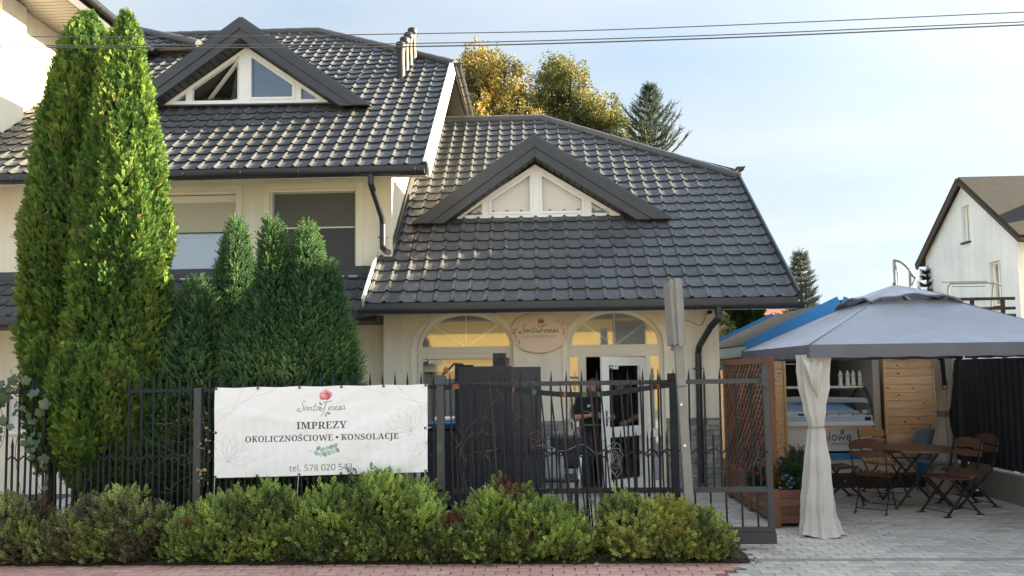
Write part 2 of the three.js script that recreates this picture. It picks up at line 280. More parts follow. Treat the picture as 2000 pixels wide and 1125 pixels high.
function tileGeo(f, u0, v0, planes) { // f: frame { O, U, W, N }
  const { pos, idx } = tileUnit, g0 = new THREE.BufferGeometry();
  g0.setAttribute('position', new THREE.Float32BufferAttribute(pos.flat(), 3)); g0.setIndex(idx.flat()); g0.computeVertexNormals();
  const n0 = g0.attributes.normal; let tri = idx.map((t) => t.map((k) => [...pos[k], n0.getX(k), n0.getY(k), n0.getZ(k)]));
  for (const [a, b, c] of planes || []) {
    const out = [], d = (q) => a * (q[0] + u0) + b * (q[1] + v0) - c;
    for (const t of tri) { const r = []; for (let i = 0; i < 3; i++) { const p = t[i], q = t[(i + 1) % 3], dp = d(p), dq = d(q); if (dp <= 0) r.push(p); if ((dp < 0 && dq > 0) || (dp > 0 && dq < 0)) { const k = dp / (dp - dq); r.push(p.map((x, j) => x + (q[j] - x) * k)); } } for (let i = 1; i < r.length - 1; i++) out.push([r[0], r[i], r[i + 1]]); }
    tri = out;
  }
  if (!tri.length) return null;
  const g = new THREE.BufferGeometry(), P = [], N = [], T = [];
  for (const q of tri.flat()) { const w = f.U.clone().multiplyScalar(q[0]).addScaledVector(f.W, q[1]).addScaledVector(f.N, q[2]); P.push(w.x, w.y, w.z); const n = f.U.clone().multiplyScalar(q[3]).addScaledVector(f.W, q[4]).addScaledVector(f.N, q[5]); N.push(n.x, n.y, n.z); T.push(q[0] + u0, q[1] + v0); }
  g.setAttribute('position', new THREE.Float32BufferAttribute(P, 3)); g.setAttribute('normal', new THREE.Float32BufferAttribute(N, 3)); g.setAttribute('uv', new THREE.Float32BufferAttribute(T, 2)); return g;
}
const tileMats = [0.86, 0.96, 1.03, 1.13].map((k) => { const m = M.tile.clone(); m.color.multiplyScalar(k); m.name = 'tile'; return m; });
function tileRoof(deck, f, width, rows, planes, hole, limit) {
  const shared = tileGeo(f, 0, 0), rest = [], cols = Math.ceil(width / TP), all = [...planes, [1, 0, width], [-1, 0, 0]]; let n = 0;
  for (let j = 0; j < rows; j++) for (let i = 0; i < cols; i++) {
    const u0 = i * TP, v0 = j * TL, cs = [[u0, v0], [u0 + TP, v0], [u0, v0 + TL], [u0 + TP, v0 + TL]];
    if (all.some(([a, b, c]) => cs.every(([u, v]) => a * u + b * v >= c))) continue;
    if (hole && cs.every(([u, v]) => hole(u, v))) continue;
    const whole = all.every(([a, b, c]) => cs.every(([u, v]) => a * u + b * v <= c + 1e-6));
    const at = f.O.clone().addScaledVector(f.U, u0).addScaledVector(f.W, v0), show = seen(at.clone().addScaledVector(f.U, TP / 2), 0) && !(f.hid && f.hid(u0, v0));
    const g = whole ? shared : tileGeo(f, u0, v0, all.filter(([a, b, c]) => cs.some(([u, v]) => a * u + b * v > c))); if (!g) continue;
    if (n < limit && show) { n++; const o = part('roof_tile', g, tileMats[Math.floor(rnd() * 4)], deck, true); o.position.copy(at); } else rest.push(g.clone().translate(at.x, at.y, at.z));
  }
  if (rest.length) stuff(part('roof_tile', merge(rest), M.tile, deck, true));
}
const frameAt = (x, y, z, more = {}) => ({ O: V(x, y, z), U: V(1, 0, 0), W: V(0, SI, -CO), N: V(0, CO, SI), ...more });

function halfGutter(x0, x1, y, z, r, parent, step = 0.82, axis = 'x') { // half round gutter with brackets
  const sh = new THREE.Shape(); sh.absarc(0, 0, r, Math.PI, 2 * Math.PI, false); sh.lineTo(r + 0.012, 0.004); sh.lineTo(r - 0.008, 0.012); sh.absarc(0, 0, r - 0.008, 2 * Math.PI, Math.PI, true);
  const g = new THREE.ExtrudeGeometry(sh, { depth: x1 - x0, bevelEnabled: false, curveSegments: 14 }), caps = [0, x1 - x0 - 0.006].map((d) => { const c = new THREE.Shape(); c.absarc(0, 0, r, Math.PI, 2 * Math.PI, false); const q = new THREE.ExtrudeGeometry(c, { depth: 0.006, bevelEnabled: false, curveSegments: 14 }); q.translate(0, 0, d); return q; });
  const all = uvBox(merge([g, ...caps]));
  const place = (q) => { if (axis === 'x') { q.rotateY(Math.PI / 2); q.translate(x0, y, z); } else { q.translate(z, y, x0); } return q; };
  const o = part('gutter', place(all), M.gutter, parent);
  for (let d = 0.25; d < x1 - x0; d += step) { const b = new THREE.TorusGeometry(r + 0.004, 0.007, 5, 14, Math.PI); b.rotateZ(Math.PI); b.translate(0, 0, d); part('bracket', place(clean(b)), M.anth, o); }
  for (let d = 1.9; d < x1 - x0; d += 2.4) { const b = new THREE.CylinderGeometry(r + 0.005, r + 0.005, 0.05, 14, 1, true, -Math.PI / 2, Math.PI).rotateX(Math.PI / 2).translate(0, 0, d); part('gutter_joint', place(clean(b)), M.gutter, o); }
  return o;
}
const pin = (pts, w) => { // inset of a convex outline listed either way round
  let A = 0; pts.forEach((p, i) => { const q = pts[(i + 1) % pts.length]; A += p[0] * q[1] - q[0] * p[1]; }); const s = A > 0 ? 1 : -1;
  const L = pts.map((p, i) => { const q = pts[(i + 1) % pts.length], dx = q[0] - p[0], dy = q[1] - p[1], l = Math.hypot(dx, dy), ww = Array.isArray(w) ? w[i] : w; return [p[0] - s * dy / l * ww, p[1] + s * dx / l * ww, dx / l, dy / l]; });
  return L.map((b, i) => { const a = L[(i + L.length - 1) % L.length], det = a[2] * b[3] - a[3] * b[2], t = ((b[0] - a[0]) * b[3] - (b[1] - a[1]) * b[2]) / det; return [a[0] + a[2] * t, a[1] + a[3] * t]; });
};
const cutX = (pts, a, b) => { for (const [s, c] of [[1, a], [-1, b]]) { const o = []; pts.forEach((p, i) => { const q = pts[(i + 1) % pts.length], d = s * (p[0] - c), e = s * (q[0] - c); if (d >= 0) o.push(p); if ((d > 0 && e < 0) || (d < 0 && e > 0)) { const k = d / (d - e); o.push([p[0] + (q[0] - p[0]) * k, p[1] + (q[1] - p[1]) * k]); } }); pts = o; } return pts; };

function dormer(house, d) {
  const rz = (y) => d.z0 - (y - d.y0) / S, k = 0.365, sl = (d.ya - d.yb) / (d.xc - d.xl), sr = (d.ya - d.yb) / (d.xr - d.xc);
  const body = part('dormer', merge([slab([V(d.xl, d.yb, d.zf), V(d.xc, d.ya, d.zf), V(d.xc, d.ya, rz(d.ya) - 0.2), V(d.xl, d.yb, rz(d.yb) - 0.2)].reverse(), 0.03), slab([V(d.xc, d.ya, d.zf), V(d.xr, d.yb, d.zf), V(d.xr, d.yb, rz(d.yb) - 0.2), V(d.xc, d.ya, rz(d.ya) - 0.2)].reverse(), 0.03)]), M.anth, house);
  const chev = (a, b, ends) => [[d.xl + a / sl, d.yb], [d.xc, d.ya - a], [d.xr - a / sr, d.yb], [d.xr - b / sr, d.yb], [d.xc, d.ya - b], [d.xl + b / sl, d.yb]];
  for (const [a, b, z] of [[0, 0.2, d.zf + 0.035], [0.2, k, d.zf + 0.018]]) { const c = chev(a, b); part('fascia_board', extrude([c[0], c[1], c[4], c[5]], d.zf - 0.02, z, [], 0.004), M.anth, body); part('fascia_board', extrude([c[1], c[2], c[3], c[4]], d.zf - 0.02, z, [], 0.004), M.anth, body); }
  // little boards under the overhang
  const zw = d.zw;
  for (const [x0, x1, s] of [[d.xl + k / sl, d.xc, 1], [d.xr - k / sr, d.xc, -1]]) {
    const A = V(x0, d.yb, 0), B = V(x1, d.ya - k, 0), L = A.distanceTo(B), dir = B.clone().sub(A).normalize(), n = Math.floor(L / 0.128), nn = V(-dir.y, dir.x, 0).multiplyScalar(s > 0 ? -1 : 1);
    if (nn.y > 0) nn.negate();
    for (let i = 0; i < n; i++) { const a = A.clone().addScaledVector(dir, (i + 0.06) * L / n), b = A.clone().addScaledVector(dir, (i + 0.94) * L / n), o = nn.clone().multiplyScalar(-0.035), q = nn.clone().multiplyScalar(0.004); part('soffit_board', extrude([[a.x + q.x, a.y + q.y], [b.x + q.x, b.y + q.y], [b.x + o.x, b.y + o.y], [a.x + o.x, a.y + o.y]], zw - 0.01, d.zf - 0.022), M.soffitDark, body); }
    const o2 = nn.clone().multiplyScalar(-0.022), o3 = nn.clone().multiplyScalar(-0.1);
    part('soffit_backing', extrude([[A.x + o2.x, A.y + o2.y], [B.x + o2.x, B.y + o2.y], [B.x + o3.x, B.y + o3.y], [A.x + o3.x, A.y + o3.y]], zw - 0.02, d.zf - 0.024), M.dark, body);
  }
  // the triangular window
  const tri = d.win.map(([x, y]) => { const p = on(x, y, 'z', zw); return [p.x, p.y]; }), inner = pin(tri, [0.06, 0.06, 0.065]);
  const X = d.bars.map((x) => on(x, d.win[0][1] - 40, 'z', zw).x);
  const holes = [cutX(inner, -99, X[0]), cutX(inner, X[1], X[2]), cutX(inner, X[3], X[4]), cutX(inner, X[5], 99)];
  part('window_frame', extrude(tri, zw - 0.03, zw + 0.04, holes, 0.006), M.upvc, body);
  holes.forEach((h, i) => {
    const big = i === 1 || i === 2, poly2 = big ? pin(h, 0.045) : h;
    if (i === 1 && d.open) { // this sash stands open, turned inward on the upright bar
      const piv = V(X[2], 0, zw), turn = (g) => g.translate(-piv.x, 0, -piv.z).rotateY(d.open).translate(piv.x, 0, piv.z);
      part('window_sash', turn(extrude(pin(h, 0.006), zw - 0.035, zw + 0.02, [poly2], 0.005)), M.upvc, body); part('window_pane', turn(extrude(pin(poly2, -0.004), zw - 0.012, zw - 0.008)), M.pane, body);
    } else {
      if (big) part('window_sash', extrude(pin(h, 0.004), zw - 0.02, zw + 0.052, [poly2], 0.006), M.upvc, body);
      part('window_pane', extrude(pin(poly2, -0.004), zw - 0.006, zw - 0.002), d.glass, body);
    }
  });
  part('window_sill', extrude([[tri[0][0] - 0.05, tri[0][1] - 0.03], [tri[2][0] + 0.05, tri[2][1] - 0.03], [tri[2][0] + 0.05, tri[2][1] - 0.004], [tri[0][0] - 0.05, tri[0][1] - 0.004]], zw + 0.0, zw + 0.07), M.anth, body);
  if (d.blind) holes.forEach((h) => part('window_blind', extrude(h, zw - 0.10, zw - 0.095), d.blind, body));
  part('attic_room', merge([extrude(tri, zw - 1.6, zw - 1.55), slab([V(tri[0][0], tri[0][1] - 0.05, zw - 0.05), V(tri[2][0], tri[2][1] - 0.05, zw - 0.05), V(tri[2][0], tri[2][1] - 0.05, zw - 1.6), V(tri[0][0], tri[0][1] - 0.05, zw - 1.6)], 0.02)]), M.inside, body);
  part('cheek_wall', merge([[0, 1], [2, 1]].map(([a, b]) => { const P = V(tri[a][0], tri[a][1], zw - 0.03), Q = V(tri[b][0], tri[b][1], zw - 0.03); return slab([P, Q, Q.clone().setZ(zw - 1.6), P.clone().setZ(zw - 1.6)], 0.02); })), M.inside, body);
  return body;
}
const ridgeCap = (pts, r, parent, name = 'ridge_cap') => { // overlapping half round caps
  for (let i = 1; i < pts.length; i++) { const a = pts[i - 1], b = pts[i], L = a.distanceTo(b), n = Math.max(1, Math.round(L / 0.36)), d = b.clone().sub(a).normalize();
    for (let j = 0; j < n; j++) { const g = new THREE.CylinderGeometry(r, r * 1.1, L / n + 0.03, 10, 1, false), p = a.clone().lerp(b, (j + 0.5) / n); g.applyQuaternion(new THREE.Quaternion().setFromUnitVectors(V(0, 1, 0), d)); g.translate(p.x, p.y, p.z); part(name, clean(g), M.anthLight, parent); } }
};

// ---------------------------------------------------------------- the banquet hall (right part of the house)
seed(21);
const HZ = -11, LZ = -11.35;
const hall = thing('banquet_hall', 'cream rendered banquet hall with two arched doorways under a dark tiled roof', 'building', [0.2, 0, HZ]);
const archY = 2.1, arch = (x0, x1, y0, base, top, cls = THREE.Shape) => { const s = new cls(), c = (x0 + x1) / 2; s.moveTo(x0, y0); s.lineTo(x1, y0); s.lineTo(x1, base); s.absellipse(c, base, (x1 - x0) / 2, top - base, 0, Math.PI, false); s.lineTo(x0, y0); return s; };
const A1 = [-1.80, -0.36], A2 = [0.445, 1.85];
{
  const wall = new THREE.Shape([[-2.3, -0.1], [2.66, -0.1], [2.66, 3.0], [-2.3, 3.0]].map((p) => new THREE.Vector2(...p)));
  for (const [a, b] of [A1, A2]) wall.holes.push(arch(a, b, 0.02, 2.12, 2.68, THREE.Path));
  const front = part('wall', extrude(wall, HZ - 0.32, HZ), M.stucco, hall);
  part('side_wall', merge([box(2.36, 2.66, -0.1, 2.75, HZ - 7.9, HZ - 0.321), sideways(extrude([[HZ - 0.3, 2.7], [-13.0, 4.6], [-16.5, 4.6], [-19.2, 2.7]], 0, 0.3), 2.66), box(-2.24, 2.36, -0.1, 2.75, HZ - 8.1, HZ - 7.8)]), M.stucco, hall);
  for (const [a, b] of [A1, A2]) { // raised render band round each opening
    const band = arch(a - 0.085, b + 0.085, 0.03, 2.12, 2.775 - 0.03); band.holes.push(arch(a + 0.002, b - 0.002, 0.0, 2.12, 2.678, THREE.Path));
    const sh = new THREE.Shape(), c = (a + b) / 2, ra = (b - a) / 2; // open-ended band
    sh.moveTo(a - 0.085, 1.06); sh.lineTo(a - 0.085, 2.12); sh.absellipse(c, 2.12, ra + 0.085, 0.58 + 0.03, Math.PI, 0, true); sh.lineTo(b + 0.085, 1.06); sh.lineTo(b, 1.06); sh.lineTo(b, 2.12); sh.absellipse(c, 2.12, ra, 0.56, 0, Math.PI, false); sh.lineTo(a, 1.06);
    part('arch_moulding', extrude(sh, HZ + 0.001, HZ + 0.028), M.stuccoTrim, front);
  }
  // split stone facing at the foot of the wall
  const stones = [[0.30, 0.29, 0.275], [0.36, 0.345, 0.32], [0.26, 0.25, 0.235], [0.40, 0.375, 0.34], [0.33, 0.30, 0.265]].map((c) => std(rgb(...c), { roughness: 0.95, map: rep(paverTex, 2.2), bumpMap: rep(nz, 3), bumpScale: 0.008 }));
  for (const [x0, x1] of [[-2.24, A1[0] - 0.01], [A1[1] + 0.01, A2[0] - 0.01], [A2[1] + 0.01, 2.66]]) {
    let y = 0.0;
    while (y < 1.03) { const h = Math.min(1.06 - y, rr(0.055, 0.085)); let x = x0 - rr(0, 0.15);
      while (x < x1) { const w = rr(0.16, 0.36), a = Math.max(x, x0), b = Math.min(x + w, x1); if (b - a > 0.02) part('stone', rbox(a + 0.002, b - 0.002, y + 0.002, y + h - 0.002, HZ + 0.001, HZ + 0.02 + rr(0, 0.02), 0.005, 1), stones[Math.floor(rnd() * 5)], front); x += w; }
      y += h; }
  }
  // roof
  const R0 = { y: 2.75, z: -10.4 }, top = 6.76, f = frameAt(-2.45, R0.y, R0.z, {}), W = 6.06;
  const P = (u, v, h = 0) => f.O.clone().addScaledVector(f.U, u).addScaledVector(f.W, v).addScaledVector(f.N, h);
  const hipU = 0.18 + 2.45, hipV = 2.87 / CO, hp = [[hipU, top], [W, hipV]], ha = top - hipV, hb = W - hipU; // hip cut: ha*u + hb*v <= c
  const deckPts = [P(0, 0.02, -0.03), P(W, 0.02, -0.03), P(W, hipV, -0.03), P(hipU, top, -0.03), P(0, top, -0.03)];
  const roof = part('roof', merge([slab(deckPts, 0.12), slab([V(-2.45, 7.1, -15.56), V(0.18, 7.1, -15.56), V(3.6, 5.4, -17.8), V(3.6, 2.75, -20.9), V(-2.45, 2.75, -20.9)].reverse(), 0.1), slab([V(0.18, 7.1, -15.56), V(3.6, 5.38, -13.35), V(3.6, 5.38, -17.8)], 0.08)]), M.deck, hall);
  const dR = { xl: -2.03, xr: 2.19, xc: -0.005, yb: 4.21, ya: 5.645 };
  const roofV = (y) => (y - R0.y) / SI;
  tileRoof(roof, { ...f, O: f.O }, W, 25, [[ha, hb, ha * hipU + hb * top], [0, 1, top]], (u, v) => { const y = R0.y + v * SI, x = u - 2.45; const lim = dR.ya - Math.abs(x - dR.xc) * (dR.ya - dR.yb) / (x < dR.xc ? dR.xc - dR.xl : dR.xr - dR.xc); return y > dR.yb + 0.32 && y < lim - 0.1; }, 300);
  ridgeCap([P(-0.1, top + 0.02, 0.02), P(hipU, top + 0.02, 0.02)], 0.085, roof); ridgeCap([P(hipU, top + 0.02, 0.02), P(W + 0.03, hipV, 0.03)], 0.075, roof, 'hip_cap');
  part('verge_trim', merge([beam(P(W + 0.012, 0, 0.03), P(W + 0.012, hipV, 0.03), 0.03, 0.16, f.N)]), M.anth, roof);
  part('verge_trim', beam(P(-0.012, -0.02, 0.035), P(-0.012, 1.28, 0.035), 0.025, 0.15, f.N), M.whiteTrim, roof);
  part('wall_flashing', slab([V(-2.2, 3.72, LZ - 0.05), V(-2.2, 6.2, -14.2), V(-2.2, 6.36, -14.2), V(-2.2, 3.9, LZ - 0.05)].reverse(), 0.02), M.anth, roof);
  part('eaves_fascia', box(-2.45, 3.61, 2.61, 2.755, -10.42, -10.39), M.anth, hall);
  part('soffit', slab([V(-2.45, 2.6, -10.46), V(3.61, 2.6, -10.46), V(3.61, 3.07, HZ + 0.02), V(-2.45, 3.07, HZ + 0.02)].reverse(), 0.012), M.soffitGrey, hall); part('soffit_edge', box(-2.45, 3.61, 2.59, 2.602, -10.47, -10.40), M.whiteTrim, hall);
  halfGutter(-2.5, 3.66, 2.66, -10.31, 0.072, hall, 0.74);
  halfGutter(-17.8, -13.28, 5.40, 3.70, 0.07, hall, 0.7, 'z');
  // rain pipe
  const dp = [V(2.50, 2.6, -10.31), V(2.50, 2.47, -10.31), V(2.42, 2.36, -10.45), V(2.34, 2.10, -10.86), V(2.335, 2.0, -10.92), V(2.33, 1.0, -10.92), V(2.33, 0.06, -10.92)];
  const pipe = part('rain_pipe', rod(dp, 0.046, 10), M.gutter, hall);
  for (const y of [1.78, 0.42]) { part('pipe_clamp', merge([new THREE.CylinderGeometry(0.052, 0.052, 0.03, 12).translate(2.33, y, -10.92), box(2.25, 2.41, y - 0.007, y + 0.007, -10.94, -10.92), box(2.32, 2.34, y - 0.008, y + 0.008, HZ, -10.95)]), M.anth, pipe); }
  part('pipe_funnel', clean(new THREE.CylinderGeometry(0.066, 0.05, 0.12, 12).translate(2.50, 2.57, -10.31)), M.gutter, pipe);
  part('pipe_boot', rod([V(2.33, 0.1, -10.92), V(2.36, 0.05, -10.86)], 0.056, 10), M.gutter, pipe);
  // dormer
  dormer(hall, { ...dR, zf: -12.0, zw: -12.29, y0: R0.y + 0.0, z0: R0.z, win: [[880, 430], [1045, 322], [1218, 424]], bars: [942, 954, 1041, 1053, 1142, 1154], glass: M.pane, blind: M.blindCream });
}
// glazing of the two arches
function fanlight(parent, a, b, z) {
  const c = (a + b) / 2, y0 = 2.15, sh = arch(a, b, 2.05, 2.12, 2.678), ra = (b - a) / 2 - 0.06;
  const hole = new THREE.Path(); hole.moveTo(c - ra, y0); hole.lineTo(c + ra, y0); hole.absellipse(c, y0, ra, 0.47, 0, Math.PI, false); sh.holes.push(hole);
  const fr = part('fanlight_frame', extrude(sh, z - 0.06, z), M.upvcCream, parent);
  const gl = new THREE.Shape(); gl.moveTo(c - ra, y0); gl.lineTo(c + ra, y0); gl.absellipse(c, y0, ra + 0.005, 0.475, 0, Math.PI, false);
  part('pane', extrude(gl, z - 0.035, z - 0.03), M.mirrorPane, fr);
  const bars = [[c, 2.16, c, 2.61], [c - 0.03, 2.16, c - ra * 0.72, 2.47], [c + 0.03, 2.16, c + ra * 0.72, 2.47]];
  for (const [x0, y1, x1, y2] of bars) part('glazing_bar', beam(V(x0, y1, z - 0.045), V(x1, y2, z - 0.045), 0.006, 0.022, V(0, 0, 1).cross(V(x1 - x0, y2 - y1, 0)).normalize()), M.upvc, fr);
  return fr;
}
const stickerTex = (() => { const c = document.createElement('canvas'); c.width = 256; c.height = 96; const x = c.getContext('2d'); x.fillStyle = '#e8e8e2'; x.fillRect(0, 0, 256, 96); x.fillStyle = '#1d5c9c'; x.fillRect(4, 4, 84, 88); x.fillStyle = '#eef2f5'; x.save(); x.translate(44, 48); x.rotate(0.2); x.fillRect(-24, -16, 44, 26); x.fillRect(20, -10, 8, 14); x.fillRect(-20, 10, 8, 18); x.restore(); x.fillStyle = '#333'; x.font = 'bold 30px sans-serif'; x.textAlign = 'center'; x.fillText('UWAGA!', 170, 38); x.font = '16px sans-serif'; x.fillText('obiekt', 170, 60); x.fillText('monitorowany', 170, 80); x.strokeStyle = '#333'; x.lineWidth = 3; x.strokeRect(2, 2, 252, 92); const t = new THREE.CanvasTexture(c); t.colorSpace = THREE.SRGBColorSpace; return t; })();
const stickerMat = new THREE.MeshStandardMaterial({ map: stickerTex, roughness: 0.4 });
const flat = (x0, x1, y0, y1, z) => new THREE.PlaneGeometry(x1 - x0, y1 - y0).translate((x0 + x1) / 2, (y0 + y1) / 2, z);
{
  const z = HZ - 0.10;
  // left arch: one wide glazed front
  const w = part('glazed_front', extrude([[A1[0], 0.02], [A1[1], 0.02], [A1[1], 2.05], [A1[0], 2.05]], z - 0.06, z, [[[A1[0] + 0.07, 0.14], [A1[1] - 0.07, 0.14], [A1[1] - 0.07, 1.97], [A1[0] + 0.07, 1.97]]], 0.005), M.upvcCream, hall);
  part('pane', box(A1[0] + 0.065, A1[1] - 0.065, 0.135, 1.975, z - 0.034, z - 0.03), M.pane, w);
  const cl = on(823, 698, 'z', z), cr = on(862, 711, 'z', z);
  part('notice_sticker', flat(cl.x, cr.x, cr.y, cl.y, z - 0.027), stickerMat, w);
  const rows = []; for (let k = 0; k <= 1; k++) { const r = []; for (let i = 0; i <= 90; i++) { const t = i / 90; r.push(V(A1[0] + 0.04 + t * 0.62, k ? 0.1 : 1.94, z - 0.24 + Math.sin(t * 58) * 0.022 + Math.sin(t * 23) * 0.012)); } rows.push(r); }
  part('window_curtain', quadGeo(rows), M.curtain, w);
  part('roller_blind', box(A1[0] + 0.05, A1[1] - 0.05, 1.78, 1.96, z - 0.17, z - 0.16), M.blindCream, w);
  fanlight(hall, A1[0], A1[1], z);
  // right arch: side lights and a doorway whose white leaf stands open
  const X = (px) => on(px, 780, 'z', z).x, dl = X(1146), dR = X(1263), sa = X(1114), sb = X(1131);
  const fr = part('door_frame', merge([box(A2[0], sa, 0.02, 2.05, z - 0.07, z), box(sb, dl, 0.02, 2.05, z - 0.07, z), box(dR, dR + 0.07, 0.02, 2.05, z - 0.07, z), box(A2[1] - 0.05, A2[1], 0.02, 2.05, z - 0.07, z), box(dl, dR, 1.97, 2.05, z - 0.07, z), ...[[sa, sb], [dR + 0.07, A2[1] - 0.05]].flatMap(([u, w]) => [[0.02, 0.14], [0.78, 0.9], [1.97, 2.05]].map(([c, d]) => box(u, w, c, d, z - 0.07, z)))]), M.upvcCream, hall);
  for (const [a, b] of [[sa - 0.005, sb + 0.005], [dR + 0.065, A2[1] - 0.045]]) for (const [c, d] of [[0.895, 1.975], [0.135, 0.785]]) part('side_light', box(a, b, c, d, z - 0.04, z - 0.036), M.mirrorPane, fr);
  part('threshold', box(dl, dR, 0.0, 0.035, z - 0.1, z + 0.04), M.concrete, fr);
  fanlight(hall, A2[0], A2[1], z);
  const lw = dR - dl - 0.02, leaf = [[0, 0.04], [lw, 0.04], [lw, 1.96], [0, 1.96]];
  const open = (g) => g.rotateY(0.66).translate(dR, 0, z + 0.01);
  const lh = [[[0.11, 0.95], [lw - 0.11, 0.95], [lw - 0.11, 1.84], [0.11, 1.84]], [[0.11, 0.2], [lw - 0.11, 0.2], [lw - 0.11, 0.82], [0.11, 0.82]]].map((h) => h.map(([x, y]) => [-x, y]));
  const door = part('door_leaf', open(extrude(leaf.map(([x, y]) => [-x, y]), -0.06, 0, lh, 0.006)), M.upvc, hall);
  lh.forEach((h) => part('door_pane', open(extrude(pin(h, -0.004), -0.034, -0.03)), M.pane, door));
  part('door_handle', open(merge([box(-lw + 0.03, -lw + 0.06, 0.98, 1.2, 0, 0.012), rod([V(-lw + 0.045, 1.1, 0.01), V(-lw + 0.045, 1.1, 0.05), V(-lw + 0.16, 1.1, 0.05)], 0.01)])), M.steel, door);
  for (const y of [1.78, 1.02, 0.25]) part('hinge', merge([new THREE.CylinderGeometry(0.014, 0.014, 0.12, 8).translate(dR + 0.01, y, z + 0.02), box(dR + 0.01, dR + 0.055, y - 0.03, y + 0.04, z, z + 0.012)]), M.upvc, door);
  part('notice_sticker', open(flat(-lw + 0.125, -lw + 0.30, 1.78, 1.84, 0.003)), stickerMat, door);
  // rooms behind
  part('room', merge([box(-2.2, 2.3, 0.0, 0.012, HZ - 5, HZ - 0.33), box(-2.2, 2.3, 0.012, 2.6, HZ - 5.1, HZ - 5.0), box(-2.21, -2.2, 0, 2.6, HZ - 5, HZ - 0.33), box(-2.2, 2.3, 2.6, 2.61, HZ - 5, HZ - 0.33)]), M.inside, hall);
}
tag(thing('security_camera'), 'small black security camera under the eaves by the right rain pipe', 'security camera'); {
  const t = scene.children[scene.children.length - 1], p = on(1386, 610, 'z', HZ + 0.1); t.position.copy(p);
  part('housing', rod([V(p.x - 0.01, p.y, HZ + 0.18), V(p.x, p.y + 0.005, HZ + 0.05)], 0.03, 12), M.black, t); part('mount', merge([box(p.x - 0.02, p.x + 0.02, p.y - 0.01, p.y + 0.05, HZ + 0.0, HZ + 0.05)]), M.plastic, t);
  part('cord', tube([V(p.x - 0.02, p.y, HZ + 0.02), V(p.x - 0.12, p.y - 0.18, HZ + 0.012), V(p.x - 0.3, p.y - 0.11, HZ + 0.012), V(p.x - 0.42, p.y - 0.10, HZ + 0.012)], 0.004, 5), M.twig, t);
}

